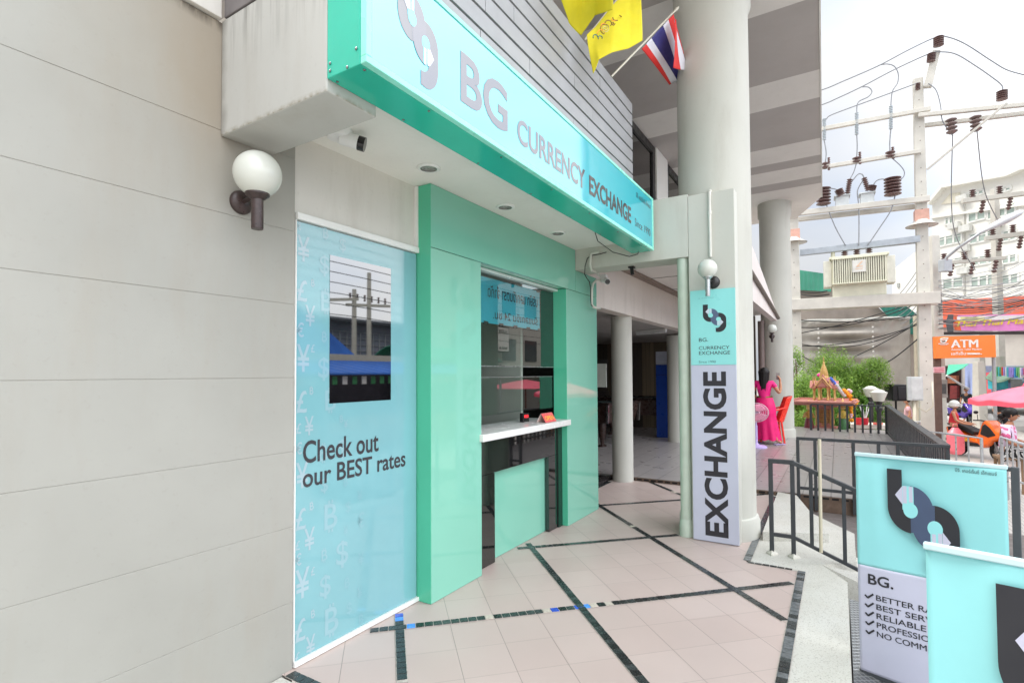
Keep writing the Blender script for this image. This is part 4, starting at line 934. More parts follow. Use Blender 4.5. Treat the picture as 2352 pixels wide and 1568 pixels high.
def skirt(u, v):
    t = 2*math.pi*u; z = .97-v*.88; k = v**1.1
    rx = .122+.07*math.sin(math.pi*min(1, v*2.2))*.5+.06*k; ry = .155+.05*math.sin(math.pi*min(1, v*2.2))*.5+.08*k
    f = 1+.07*k*math.sin(9*t)+.04*k*math.sin(5*t+1)
    return V(-.02*k+rx*math.cos(t)*f, -.06*k+ry*math.sin(t)*f, z-.012*k*math.sin(9*t))
mb.grid(skirt, 72, 24); mb.build('skirt', PINK2, WO, smooth=True)
mb = MB(); mb.lathe((0, 0, .955), [(.152, 0), (.156, .02), (.152, .045)], 28, sx=.80, cap=False); mb.build('belt', M('gold belt', (150, 124, 70), .35, .5, 60, metal=.5), WO, smooth=True)
hb = MB(); hb.sphere((.005, 0, 1.487), .104, 22, .98, .94, 1.12)
def mane(u, v):
    a = R(-105+210*u); z = 1.53-v*.42; r = .098+.012*math.sin(14*u*math.pi)*v-.03*v; x0 = -.02-.03*v
    return V(x0-math.cos(a)*r, math.sin(a)*(r+.01)*(1-.25*v), z-.05*v*math.sin(3*math.pi*u))
hb.grid(mane, 30, 14); hb.build('hair', HAIR, WO, smooth=True, solid=.012)
mb = MB(); mb.obox((.165, -.235, 1.42), (1, .2, 0), (0, 1, 0), Z3, .012, .075, .15); mb.build('phone', M('phone case', (176, 172, 168), .3), WO, bevel=.004)
for x, y, rz in ((.06, .11, 0), (-.05, -.28, -.6)):
    mb = MB(); mb.obox((x, y, .012), (math.cos(rz), math.sin(rz), 0), (-math.sin(rz), math.cos(rz), 0), Z3, .25, .095, .02); mb.build('sandal', M('lilac sandal', (170, 150, 196), .6), WO, bevel=.009)
place(WO, pz(.05, 1758, 1018), R(-6)); WO.scale = (1.0, 1.0, 1.0)

# lilac pedestal fan and red plastic chair
FA = thing('pedestal_fan', 'lilac pedestal fan half hidden behind the tall column near the woman', 'fan', (0, 0, 0))
LIL = M('lilac plastic', (196, 176, 226), .35, .05, 6)
mb = MB(); mb.lathe((0, 0, 0), [(.19, 0), (.19, .03), (.15, .055), (.05, .07), (.035, .10)], 28); mb.build('base', LIL, FA, smooth='auto')
mb = MB(); mb.cyl((0, 0, .1), (0, 0, .50), .028, n=16); mb.cyl((0, 0, .48), (0, 0, .70), .02, n=16); mb.build('stem', LIL, FA, smooth='auto')
mb = MB(); mb.lathe((.03, 0, .80), [(.03, -.12), (.075, -.08), (.08, .02), (.06, .06)], 20, (-1, 0, 0)); mb.cyl((.03, 0, .68), (.03, 0, .76), .03, n=12); mb.build('motor', M('pale motor cover', (216, 212, 230), .35), FA, smooth='auto')
mb = MB()
for r in (.05, .09, .13, .17, .205): mb.torus((-.06, 0, .80), r, .0022, X3, 36, 5); mb.torus((-.13+.0*r, 0, .80), r*.9, .0022, X3, 36, 5)
mb.torus((-.09, 0, .80), .212, .007, X3, 40, 6)
for k in range(24):
    a = 2*math.pi*k/24; c_, s_ = math.cos(a), math.sin(a); mb.tube([(-.13, .03*c_, .80+.03*s_), (-.13, .185*c_, .80+.185*s_), (-.09, .212*c_, .80+.212*s_), (-.055, .19*c_, .80+.19*s_), (-.05, .05*c_, .80+.05*s_)], .0018, 4)
mb.build('cage', M('pale pink wire', (232, 190, 204), .4), FA)
mb = MB()
for k in range(3):
    a0 = k*2*math.pi/3
    mb.grid(lambda u, v: V(-.09+.03*(u-.5), (.03+.16*v)*math.cos(a0+(u-.5)*1.5), .80+(.03+.16*v)*math.sin(a0+(u-.5)*1.5)), 8, 6)
mb.build('blade', M('pink fan blade', (240, 150, 180), .25), FA, smooth=True, solid=.004)
place(FA, pz(.05, 1737, 1027), R(15)); FA.scale = (1.05, 1.05, .88)
CH = thing('plastic_chair', 'bright red plastic chair standing sideways in front of the far column', 'chair', (0, 0, 0))
RP = M('bright red plastic', (250, 62, 44), .3, .05, 5)
mb = MB(); mb.grid(lambda u, v: V(-.20+.42*u, (-.20+.40*v)*(1-.08*(1-u)), .42+.02*math.sin(math.pi*v)*-1+.02*u), 10, 10); mb.build('seat', RP, CH, smooth=True, solid=.02)
mb = MB(); mb.grid(lambda u, v: V(-.12-.17*v-.13*math.sin(math.pi*u), (-.22+.44*u)*(1-.10*v), .40+.46*v+.03*math.sin(math.pi*u)*v), 12, 12, lambda u, v: 0); mb.build('backrest', RP, CH, smooth=True, solid=.016)
for x, y in ((.19, .18), (.19, -.18), (-.19, .18), (-.19, -.18)):
    mb = MB(); mb.bar((x*.95, y*.95, .42), (x*1.2, y*1.12, 0), .085, .03, X3); mb.build('leg', RP, CH, bevel=.004)
for y in (-1, 1):
    mb = MB(); mb.tube([(-.28, y*.19, .68), (-.1, y*.235, .63), (.12, y*.235, .62), (.18, y*.2, .45)], .016, 8); mb.build('armrest', RP, CH, smooth='auto')
place(CH, pz(.05, 1771, 1015), R(104)); CH.scale = (1.0, 1.0, 1.12)

# ================================================================== spirit house, garlands, lamps, shrubs
GOLD = M('gilded ornament', (214, 174, 108), .4, .35, 26, metal=.2); ROSE = M('rose painted concrete', (196, 132, 120), .5, .2, 12); DGD = M('deep gold panel', (176, 116, 44), .4, .4, 40, metal=.3)
SP = thing('spirit_house', 'gilded spirit house with a spire on a rose platform at the end of the deck', 'spirit house', (0, 0, 0))
mb = MB()
for h, z0, z1 in ((.42, -.05, .05), (.30, .05, .16), (.2, .16, .3), (.14, .3, .8), (.2, .8, .88), (.34, .88, 1.0)): mb.box(-h, h, -h, h, z0, z1)
mb.build('pedestal', ROSE, SP, bevel=.015)
mb = MB()
for k in range(10): mb.torus((0, 0, .22+k*.065), .2-.003*k, .022, Z3, 12, 6)
for sx_ in (-1, 1):
    for sy_ in (-1, 1): mb.lathe((sx_*.17, sy_*.17, .2), [(.03, 0), (.05, .1), (.03, .3), (.045, .5), (.02, .62)], 8)
mb.build('pedestal_ornament', GOLD, SP, smooth='auto')
mb = MB(); mb.box(-.62, .62, -.74, .74, 1.0, 1.04); mb.box(-.66, .66, -.78, .78, 1.045, 1.10); mb.box(-.58, .58, -.70, .70, .955, .995)
for y in (-.72, .72): mb.box(-.6, .6, y-.025, y+.025, 1.105, 1.16)
for x in (.6,): mb.box(x-.025, x+.025, -.69, .69, 1.105, 1.16)
mb.build('platform', ROSE, SP, bevel=.008)
mb = MB(); mb.box(-.24, .26, -.30, .30, 1.105, 1.17); mb.box(-.5, -.2, -.16, .16, 1.105, 1.15); mb.box(-.18, .2, -.24, .24, 1.62, 1.66); mb.build('house_base', ROSE, SP, bevel=.006)
for x, y in ((-.2, -.15), (-.2, .15), (.2, -.15), (.2, .15), (-.06, -.36), (-.06, .36), (.1, -.36), (.1, .36)):
    mb = MB(); mb.lathe((x, y, 1.17 if abs(y) < .3 else 1.105), [(.055, 0), (.06, .03), (.035, .06), (.045, .12), (.03, .16), (.028, .38), (.045, .44), (.05, .48)], 8); mb.build('column', GOLD, SP, smooth='auto')
mb = MB()
def gable(x0, x1, wd, z0, z1, cy=0, mbx=mb):
    mbx.prism([(x0, cy-wd, z0), (x0, cy+wd, z0), (x0, cy+wd*.45, z0+(z1-z0)*.45), (x0, cy, z1), (x0, cy-wd*.45, z0+(z1-z0)*.45)], (x1-x0, 0, 0))
gable(-.30, .28, .27, 1.665, 2.0); gable(-.25, .25, .20, 1.85, 2.14)
for y in (-.36, .36): gable(-.14, .18, .12, 1.60, 1.80, y)
mb.prism([(-.12, -.5, 1.64), (.14, -.5, 1.64), (.01, -.5, 1.9)], (0, 1.0, 0))
mb.build('roof', ROSE, SP, bevel=.004)
for x in (-.31, .285):
    mb = MB(); mb.tube([(x, -.30, 1.64), (x, -.14, 1.84), (x, 0, 2.03)], .022, 6); mb.tube([(x, .30, 1.64), (x, .14, 1.84), (x, 0, 2.03)], .022, 6); mb.tube([(x, -.19, 1.68), (x, 0, 1.90), (x, .19, 1.68)], .014, 6); mb.build('gable_ornament', GOLD, SP, smooth='auto')
for x, y, z in ((-.15, -.36, 1.80), (-.15, .36, 1.80), (-.28, -.24, 1.78), (-.28, .24, 1.78), (.15, -.36, 1.8), (.15, .36, 1.8)): MB().lathe((x, y, z), [(.028, 0), (.022, .1), (.006, .28)], 6).build('roof_finial', GOLD, SP, smooth='auto')
mb = MB(); pf = [(.16, 1.98)]
for k in range(9): r = .145-.004*k-.0011*k*k; pf += [(r, 2.04+k*.052), (r, 2.04+k*.052+.03), (r-.012, 2.04+k*.052+.036)]
pf += [(.035, 2.52), (.028, 2.55), (.012, 2.62), (.02, 2.65), (.004, 2.80)]
mb.lathe((0, 0, 0), pf, 12); mb.build('spire', GOLD, SP, smooth='auto')
mb = MB().box(-.07, .05, -.14, .14, 1.66, 1.86); mb.build('pediment', DGD, SP)
for o_ in SP.children:
    k_ = o_.name.split('.')[0]
    if k_ in ('house_base', 'column', 'roof', 'gable_ornament', 'roof_finial', 'pediment'): o_.scale = (1, .7, .96)
    elif k_ == 'spire': o_.scale = (.78, .78, .97)
place(SP, V(16.8, .33, -.05), R(-6)); SP.scale = (.97, .97, .75)
sp0 = SP.location
def off(x, y, z): return sp0+V(x, y, z)
def doll(label, p, c, c2, h=.5):
    t = thing('statuette', label, 'statuette', p, 'figures below the spirit house')
    mb = MB(); mb.lathe(p, [(.12, 0), (.13, h*.15), (.09, h*.45), (.07, h*.52)], 14); mb.build('robe', M('doll '+label[:12], c, .4, .3, 20), t, smooth='auto')
    mb = MB(); mb.lathe(p, [(.07, h*.52), (.095, h*.66), (.08, h*.74), (.03, h*.78), (.03, h*.8)], 14); mb.tube([p+V(0, -.09, h*.7), p+V(-.06, -.13, h*.55), p+V(-.12, -.05, h*.6)], .022, 6); mb.tube([p+V(0, .09, h*.7), p+V(-.06, .13, h*.55), p+V(-.12, .05, h*.6)], .022, 6); mb.build('torso', M('dollb '+label[:12], c2, .4, .3, 20), t, smooth='auto')
    mb = MB(); mb.sphere(p+Z3*h*.88, .06, 14); mb.lathe(p, [(.07, h*.93), (.04, h*1.02), (.008, h*1.2)], 10); mb.build('head', GOLD, t, smooth=True)
doll('small green and gold statuette standing right of the spirit house pedestal', off(-.45, -.42, -.02), (70, 120, 70), (206, 176, 80), .78)
doll('small maroon statuette standing left of the spirit house pedestal', off(-.45, .36, -.02), (112, 44, 52), (180, 130, 60), .74)
GA = thing('garland', 'blue, silver and orange flower garland hanging from the spirit house', 'garland', off(-.55, -.8, 1.2))
MRG = M('marigold orange', (244, 156, 30), .8, .25, 60, .6, 60); SLV = M('silver tinsel', (206, 208, 206), .4, .3, 50); BLU = M('blue ribbon', (76, 110, 214), .5)
gp = lambda x, y, D=14.2: at((2840+x/4.356)/1.63265, (1400+y/4.356)/1.63265, D)
def puffs(mb, pts, r, n, rr):
    for i in range(n):
        t = i/(n-1)*(len(pts)-1); k = min(len(pts)-2, int(t)); q = mid(pts[k], pts[k+1], t-k)
        mb.sphere(q+V(rr.uniform(-1, 1), rr.uniform(-1, 1), rr.uniform(-1, 1))*r*.35, r*rr.uniform(.7, 1.05), 8)
rg = random.Random(4)
mb = MB(); mb.tube([gp(1185, 70), gp(1240, 130), gp(1270, 170)], .04, 8); mb.build('ribbon', BLU, GA, smooth='auto')
mb = MB(); mb.tube([gp(1290, 180), gp(1340, 260), gp(1430, 370)], .045, 8); mb.build('tinsel', SLV, GA, smooth='auto')
mb = MB(); puffs(mb, [gp(1410, 280), gp(1460, 320), gp(1520, 380)], .055, 22, rg); puffs(mb, [gp(1500, 500), gp(1540, 440), gp(1600, 470), gp(1590, 520), gp(1520, 510)], .06, 36, rg); puffs(mb, [gp(1530, 540), gp(1530, 640)], .04, 12, rg); puffs(mb, [gp(1520, 760), gp(1560, 770)], .045, 6, rg); puffs(mb, [gp(1555, 690), gp(1570, 690)], .03, 4, rg); mb.build('marigolds', MRG, GA, smooth=True)
mb = MB(); puffs(mb, [gp(1490, 270), gp(1530, 300)], .05, 8, rg); puffs(mb, [gp(1530, 650), gp(1528, 740)], .035, 9, rg); mb.build('pink_blossom', M('pale pink blossom', (232, 190, 200), .7), GA, smooth=True)
mb = MB(); puffs(mb, [at(1881, 860, 14.9), at(1886, 861, 14.9)], .05, 5, rg); puffs(mb, [at(1894, 866, 14.9), at(1903, 870, 14.9)], .04, 7, rg); mb.build('magenta_blossom', M('magenta blossom', (236, 50, 160), .7), GA, smooth=True)
OT = thing('offering_table', 'low stone table of red offering cups behind the far deck railing', 'table', at(2005, 985, 15.2))
p = at(2005, 973, 15.3); mb = MB(); mb.box(p.x-.35, p.x+.5, p.y-.9, p.y+.55, p.z-.12, p.z); mb.build('top', M('pale stone top', (204, 198, 188), .6), OT, bevel=.01)
for dx in (-.2, .35):
    for dy in (-.7, .4): box(p.x+dx-.06, p.x+dx+.06, p.y+dy-.06, p.y+dy+.06, p.z-1.2, p.z-.12).build('leg', M('stone leg', (176, 168, 156), .7), OT)
for i, (u, v, c, h, lb) in enumerate(((1972, 968, (226, 60, 66), .2, 'red cup with dark sides at the left end of the offering table'), (1987, 966, (214, 40, 60), .2, 'red cup with white incense fans in the middle of the offering table'), (2013, 970, (232, 120, 110), .06, 'pale red dish near the right end of the offering table'), (2020, 971, (240, 150, 130), .06, 'small orange dish at the right end of the offering table'))):
    t = thing('offering_cup', lb, 'cup', at(u, v, 15.0), 'offering cups'); q = at(u, v, 15.0); q.z = p.z+.002
    MB().lathe(q, [(.06, 0), (.085, h*.3), (.08, h*.8), (.09, h), (.07, h), (.06, h*.3)], 16, cap=False).build('cup', M('cup %d' % i, c, .3), t, smooth='auto')
    if i == 1:
        mb = MB()
        for k in (-2, -1, 1, 2): mb.tube([q+Z3*h*.5, q+V(0, -.06*k, h+.42-.04*abs(k))], .012, 5)
        mb.build('incense', M('white incense', (232, 232, 232), .7), t)
def garden_lamp(label, u, v, D):
    q = at(u, v, D); t = thing('garden_lamp', label, 'lamp', (q.x, q.y, -1), 'garden lamps by the deck')
    MB().lathe(q, [(.115, -.16), (.13, -.14), (.20, .05), (.215, .09), (.16, .11), (.11, .15), (.05, .17)], 20).build('shade', GLOBE, t, smooth='auto')
    MB().lathe((q.x, q.y, -.99), [(.09, 0), (.09, .1), (.055, .14), (.055, q.z+.99-.45), (.09, q.z+.99-.40), (.09, q.z+.99-.34), (.05, q.z+.99-.30), (.10, q.z+.99-.17)], 14).build('post', M('black lamp post', (38, 38, 40), .4), t, smooth='auto')
garden_lamp('white shaded garden lamp on a black post, the farther of the pair', 2000, 899, 15.9); garden_lamp('white shaded garden lamp on a black post, the nearer of the pair', 2018, 908, 14.6)
def leafmat(name, a, b):
    n = NT(name); oi = n.new('ShaderNodeNewGeometry'); wn = n.new('ShaderNodeTexWhiteNoise'); wn.noise_dimensions = '1D'
    n.link(oi.outputs['Random Per Island'], wn.inputs['W'])
    n.base(n.mix(wn.outputs[0], rgb(*a), rgb(*b))); n.b.inputs['Roughness'].default_value = .45; n.b.inputs['Specular IOR Level'].default_value = .4
    tr = n.new('ShaderNodeBsdfTranslucent'); tr.inputs[0].default_value = rgb(*b); k = n.new('ShaderNodeMixShader'); k.inputs[0].default_value = .3
    n.link(n.b.outputs[0], k.inputs[1]); n.link(tr.outputs[0], k.inputs[2]); n.link(k.outputs[0], n.out.inputs[0]); return n.m
LEAF = leafmat('shrub leaf', (70, 114, 36), (160, 194, 86)); LEAF2 = leafmat('dark shrub leaf', (54, 98, 36), (124, 172, 66)); BARK = M('shrub bark', (96, 80, 62), .85, .3, 20)
def foliage(blobs, n, size, sd, shell=.4):
    n = int(n*2.1); size *= .8; rr = random.Random(sd); mb = MB(); tot = sum(b[1][0]*b[1][1]*b[1][2] for b in blobs)
    for c, r in blobs:
        k = int(n*(r[0]*r[1]*r[2])/tot)
        for i in range(k):
            d = V(rr.gauss(0, 1), rr.gauss(0, 1), rr.gauss(0, 1)).normalized(); q = rr.random()
            rad = (shell+(1-shell)*q)*(1+.22*mnoise.noise(d*2.3+V(sd, c[0], c[1])))
            p = V(*c)+V(d.x*r[0], d.y*r[1], d.z*r[2])*rad
            if mnoise.noise(p*2.2+V(0, 0, sd)) < -.28: continue
            nr = (d+V(rr.uniform(-1, 1), rr.uniform(-1, 1), rr.uniform(-.3, 1.2))*.9).normalized(); a = nr.orthogonal().normalized(); b = nr.cross(a); t = rr.uniform(0, 6.28)
            a, b = a*math.cos(t)+b*math.sin(t), b*math.cos(t)-a*math.sin(t); l = size*rr.uniform(.6, 1.25); wd = l*.42
            i0 = len(mb.v); mb.v += [p-a*l*.5, p-b*wd*.5+nr*wd*.12, p+a*l*.5, p+b*wd*.5+nr*wd*.12]; mb.f += [[i0, i0+1, i0+2], [i0, i0+2, i0+3]]; mb.k += [0, 0]
    return mb
def shrub(label, blobs, n, size, sd, mat=None, group='shrubs behind the spirit house'):
    c = blobs[0][0]; t = thing('shrub', label, 'shrub', (c[0], c[1], -1), group)
    foliage(blobs, n, size, sd).build('foliage', mat or LEAF, t)
    mb = MB(); rr = random.Random(sd)
    for b, r in blobs:
        for k in range(3):
            q = V(*b)+V(rr.uniform(-.5, .5)*r[0], rr.uniform(-.5, .5)*r[1], rr.uniform(-.2, .5)*r[2]); mb.tube([V(c[0]+rr.uniform(-.2, .2), c[1]+rr.uniform(-.2, .2), -1), V((c[0]+q.x)/2, (c[1]+q.y)/2, (q.z-1)/2-.1), q], .03, 5, radii=[.05, .03, .008])
    mb.build('stem', BARK, t, smooth=True); return t
P_ = lambda u, v, D: tuple(at(u, v, D))
shrub('tall bright green clipped shrub directly behind the spirit house spire', [(P_(1905, 850, 17.6), (.7, .8, .85)), (P_(1890, 900, 17.4), (.7, .9, .9)), (P_(1930, 872, 17.8), (.6, .7, .8)), (P_(1935, 935, 17.6), (.6, .9, .9))], 15000, .085, 1)
shrub('rounded light green shrub behind the two white garden lamps', [(P_(2000, 865, 17.6), (.5, .62, .62)), (P_(1975, 880, 17.8), (.5, .5, .7)), (P_(2010, 840, 17.6), (.3, .4, .35))], 6500, .08, 2)
shrub('dark green shrub low behind the garden lamps and offering table', [(P_(1965, 935, 17.2), (.5, .7, .55)), (P_(2005, 940, 17.2), (.4, .6, .5)), (P_(1990, 985, 17.0), (.4, .9, .5))], 6500, .08, 3, LEAF2)
shrub('leafy shrub growing between the far column and the spirit house', [(P_(1838, 900, 16.6), (.4, .42, .7)), (P_(1835, 960, 16.4), (.4, .46, .6)), (P_(1850, 930, 16.9), (.4, .5, .8)), (P_(1828, 830, 16.9), (.25, .28, .55))], 7000, .085, 4)
shrub('dark leafy shrub standing behind the spirit house pedestal', [(P_(1880, 965, 17.0), (.4, .8, .6)), (P_(1930, 975, 17.0), (.4, .7, .6)), (P_(1850, 980, 16.8), (.3, .5, .5))], 7000, .085, 5, LEAF2)

# ================================================================== pole-mounted transformer structure
CONC = M('pale pole concrete', (206, 202, 192), .8, .12, 3, .2, 40); GALV = M('galvanised steel', (178, 184, 190), .4, .15, 6, metal=.5); INS = M('brown porcelain', (112, 88, 84), .15, .2, 10); GINS = M('grey polymer insulator', (176, 184, 188), .4)
TP = thing('transformer_structure', 'tall two-pole concrete transformer structure with crossbeams and brown insulators', 'power structure', (at(1975, 860, 16.9).x, at(1975, 860, 16.9).y, -1))
D2, D1 = 16.0, 17.7
b2 = at(2126, 860, D2); b1 = at(1829, 860, D1); fx = (b2-b1); fx.z = 0; fx.normalize(); fn = V(-fx.y, fx.x, 0)
t2 = at(2118, 171, D2).z; t1 = at(1828, 492, D1).z
def pole(b, top, r0_, r1_):
    mb = MB(); a = [(-1, -1), (1, -1), (1, 1), (-1, 1)]
    mb.add([V(b.x, b.y, -1)+fx*x*r0_+fn*y*r0_*.8 for x, y in a]+[V(b.x, b.y, top)+fx*x*r1_+fn*y*r1_*.8 for x, y in a], [(0, 3, 2, 1), (4, 5, 6, 7), (0, 1, 5, 4), (1, 2, 6, 5), (2, 3, 7, 6), (3, 0, 4, 7)])
    return mb.build('pole', CONC, TP, bevel=.02)
pole(b2, t2, .18, .125); pole(b1, t1, .205, .15)
hz_ = MB()
for b, top in ((b2, t2), (b1, t1)):
    z = .6
    while z < top-.4: hz_.lathe(V(b.x, b.y, z)-fn*.162*(1.06-.02*z), [(.016, 0), (.016, .004)], 8, -fn); z += .42
hz_.build('bolt_hole', M('bolt hole', (120, 110, 100), .7), TP)
for b, z0, z1 in ((b2, at(2120, 765, D2).z, 0), (b1, at(1828, 530, D1).z, 0)): pass
def PB(u, v): return pl(u, v, b2, fn)          # the plane of the frame
def beam(u0, v0, u1, v1, wd, ht, k=-.2, m=CONC, nm='crossbeam'):
    mb = MB(); mb.bar(PB(u0, v0)+fn*k, PB(u1, v1)+fn*k, wd, ht); return mb.build(nm, m, TP, bevel=.012)
beam(1760, 326, 2135, 256, .12, .13); beam(1760, 410, 2112, 353, .12, .12); beam(1810, 496, 2133, 460, .13, .17); beam(1810, 502, 2133, 466, .13, .15, .26)
beam(1838, 582, 2112, 550, .08, .2, -.1, GALV, 'steel_beam'); beam(1815, 702, 2156, 685, .16, .36, -.22); beam(1815, 702, 2156, 685, .16, .34, .24)
mb = MB(); mb.bar(PB(1838, 586), PB(2112, 556), .22, .03); mb.build('steel_beam', GALV, TP)
MB().bar(PB(2129, 205)-fn*.1, PB(2149, 122)-fn*.1, .2, .16, fn).build('arm', CONC, TP, bevel=.01); MB().bar(PB(2128, 392)-fn*.1, PB(2300, 254)-fn*.5, .06, .06, fn).build('brace', CONC, TP, bevel=.01)
mb = MB(); mb.bar(PB(2106, 272)-fn*.22, at(2480, 228, 14.2), .12, .12); mb.bar(PB(2100, 285)+fn*.22, at(2480, 245, 14.5), .12, .12); mb.build('crossarm', CONC, TP, bevel=.012)
BANDR = M('red pole band', (222, 172, 154), .6, .2, 5)
for b, va, vb, u in ((b2, 482, 512, 2124), (b1, 528, 552, 1828)):
    z1_, z0_ = pl(u, va, b, fn).z, pl(u, vb, b, fn).z; mb = MB(); rr_ = .175 if b is b2 else .192; mb.bar(V(b.x, b.y, z0_), V(b.x, b.y, z1_), rr_*2, rr_*1.7, fn); mb.build('warning_band', BANDR, TP)
    mb = MB(); mb.lathe((b.x, b.y, z0_), [(.18, .10), (.24, .02), (.34, -.04), (.41, -.075), (.41, -.082), (.3, -.05), (.2, 0)], 28, cap=False); mb.build('climbing_guard', M('pale guard', (216, 212, 204), .5), TP, smooth=True)
def ins_stack(mb, p, q, r, n):
    p, q = Vector(p), Vector(q); d = q-p; ln = d.length; pf = []
    for i in range(n):
        z = ln*i/n; h = ln/n; pf += [(r*.45, z), (r, z+h*.45), (r, z+h*.6), (r*.45, z+h*.95)]
    mb.lathe(p, pf, 14, d)
def insulator(u0, v0, u1, v1, r, n, m=INS, k=-.22):
    mb = MB(); ins_stack(mb, PB(u0, v0)+fn*k, PB(u1, v1)+fn*k, r, n); return mb.build('insulator', m, TP, smooth='auto')
z4 = lambda x, y: ((3000+x/1.8238)/1.63265, (y/1.8238)/1.63265)
for a, b, r, n, m in (((937, 345), (937, 280), .18, 5, INS), ((885, 450), (890, 392), .15, 6, INS), ((797, 640), (798, 592), .09, 5, INS), ((1365, 712), (1365, 645), .18, 5, INS), ((1028, 935), (1020, 830), .19, 4, M('grey porcelain disc', (122, 104, 100), .25)), ((1192, 918), (1185, 812), .19, 4, M('grey porcelain disc', (122, 104, 100))),
    ((165, 978), (165, 830), .075, 14, GINS), ((384, 942), (384, 790), .075, 14, GINS), ((615, 905), (615, 745), .075, 14, GINS), ((172, 1170), (170, 1125), .15, 2, INS), ((383, 1132), (384, 1090), .17, 2, INS), ((609, 1097), (611, 1050), .18, 2, INS), ((197, 1180), (195, 1092), .06, 7, INS), ((408, 1140), (405, 1055), .06, 7, INS), ((632, 1105), (627, 1022), .06, 7, INS),
    ((160, 1418), (160, 1295), .29, 6, INS), ((628, 1355), (625, 1228), .31, 6, INS), ((280, 1352), (260, 1310), .17, 5, INS), ((322, 1338), (338, 1238), .11, 7, INS), ((462, 1318), (433, 1230), .11, 7, INS), ((483, 1318), (495, 1282), .15, 5, INS)):
    insulator(*z4(*a), *z4(*b), r*.74, n, m)
mb = MB()
for a, b in (((245, 1400), (330, 1365)), ((415, 1385), (500, 1345))):
    p0 = PB(*z4(*a)); p1 = PB(*z4(*b)); q = (p0+p1)/2; w_ = (p1-p0).length; mb.obox(q-Z3*.02, fx, fn, Z3, w_, .4, .32); mb.obox(q+Z3*.16, fx, fn, Z3, w_*1.25, .5, .04)
mb.build('switch_box', M('switch box paint', (206, 210, 210), .45), TP, bevel=.01)
TRF = thing('transformer', 'cream ribbed transformer sitting on the big crossbeam between the concrete poles', 'transformer', PB(1972, 680))
CRM = M('transformer cream paint', (214, 212, 190), .5, .1, 3)
c = PB(1971, 640); lw = (PB(2040, 640)-PB(1902, 640)).length
zt, zb = PB(1971, 592).z, PB(1971, 683).z; zr = PB(1971, 655).z
mb = MB(); mb.obox(V(c.x, c.y, (zr+zb)/2+.02), fx, fn, Z3, lw*.88, .55, zr-zb); mb.obox(V(c.x, c.y, zt), fx, fn, Z3, lw*.98, .75, .07); mb.obox(V(c.x, c.y, (zr+zt)/2), fx, fn, Z3, lw*.9, .6, zt-zr); mb.build('tank', CRM, TRF, bevel=.012)
mb = MB()
for i in range(24): mb.obox(V(c.x, c.y, (zr+zt)/2)+fx*lw*(-.42+.84*i/23)-fn*.36, fx, fn, Z3, .035, .16, (zt-zr)*.93)
mb.obox(V(c.x, c.y, zr+.03)-fn*.37, fx, fn, Z3, lw*.9, .2, .03); mb.obox(V(c.x, c.y, zt-.06)-fn*.37, fx, fn, Z3, lw*.9, .2, .03); mb.build('cooling_fin', CRM, TRF, bevel=.003)
for sg_ in (-1, 1): MB().obox(V(c.x, c.y, (zr+zt)/2-.04)+fx*lw*.52*sg_, fx, fn, Z3, .22, .5, (zt-zr)*.95).build('side_radiator', M('pale radiator', (222, 220, 206), .5), TRF, bevel=.01)
mb = MB(); q = V(c.x, c.y, (zr+zt)/2+.1)-fn*.465; mb.obox(q, fx, fn, Z3, .36, .01, .38); mb.build('rating_plate', M('pale plate', (214, 212, 204), .5), TRF)
mb = MB(); q -= fn*.008; mb.face([q-fx*.09-Z3*.03, q+fx*.10-Z3*.03, q+fx*.10+Z3*.0, q-fx*.02+Z3*.0]); mb.face([q-fx*.09-Z3*.03, q-fx*.04-Z3*.03, q+fx*.11+Z3*.14, q+fx*.06+Z3*.14]); mb.face([q-fx*.1-Z3*.1, q+fx*.1-Z3*.1, q+fx*.1-Z3*.08, q-fx*.1-Z3*.08]); mb.build('plate_mark', M('peach mark', (226, 190, 158), .6), TRF)
for uu, vv in ((1940, 575), (1968, 573), (1996, 569)):
    mb = MB(); ins_stack(mb, V(*PB(uu, vv+12)), PB(uu, vv-6), .1, 4); mb.build('bushing', INS, TRF, smooth='auto')
mb = MB(); mb.cyl(PB(1913, 597), PB(1913, 577), .06, n=10); mb.build('filler_pipe', CRM, TRF)

# ------------------------------------------------------------------ cables
CAB = M('grey conductor', (140, 142, 146), .45); CABD = M('black cable', (24, 24, 24), .5)
def cable(label, pts, r, m=CAB, group='power cables', n=5):
    # smooth curve through the points
    q = []
    P0 = [pts[0]]+list(pts)+[pts[-1]]
    for i in range(1, len(P0)-2):
        for k in range(8):
            t = k/8; a, b, c, d = P0[i-1], P0[i], P0[i+1], P0[i+2]
            q.append(.5*((2*b)+(c-a)*t+(2*a-5*b+4*c-d)*t*t+(3*b-a-3*c+d)*t**3))
    q.append(P0[-2])
    mb = MB().tube(q, r, n); return mb.build('cable', m, None, smooth=True, label=label, cat='cable', group=group)
def zc(*pts, k=-.22): return [PB(*z4(x, y))+fn*k for x, y in pts]
LB = {}
cable('grey power cable rising to the topmost brown insulator and dropping to the right', zc((-200, 745), (140, 640), (300, 575), (530, 475), (740, 365), (920, 283), (1000, 282), (1120, 330), (1290, 440), (1400, 505), (1540, 545)), .018)
cable('grey power cable passing just below the topmost insulator to the right crossarm', zc((-200, 850), (140, 740), (260, 690), (420, 615), (640, 500), (880, 392), (960, 382), (1060, 400), (1200, 485), (1320, 570), (1365, 610), (1370, 640)), .018)
cable('grey power cable running to the side of the tall pole, lowest of the three', zc((-200, 920), (140, 850), (215, 805), (500, 700), (800, 590)), .017)
cable('grey looped lead hooking down to the right grey insulator', zc((530, 472), (590, 463), (640, 480), (665, 530), (660, 590), (625, 650), (615, 745)), .017)
cable('grey looped lead hooking down to the middle grey insulator', zc((420, 617), (465, 620), (487, 650), (460, 685), (400, 715), (386, 750), (385, 790)), .017)
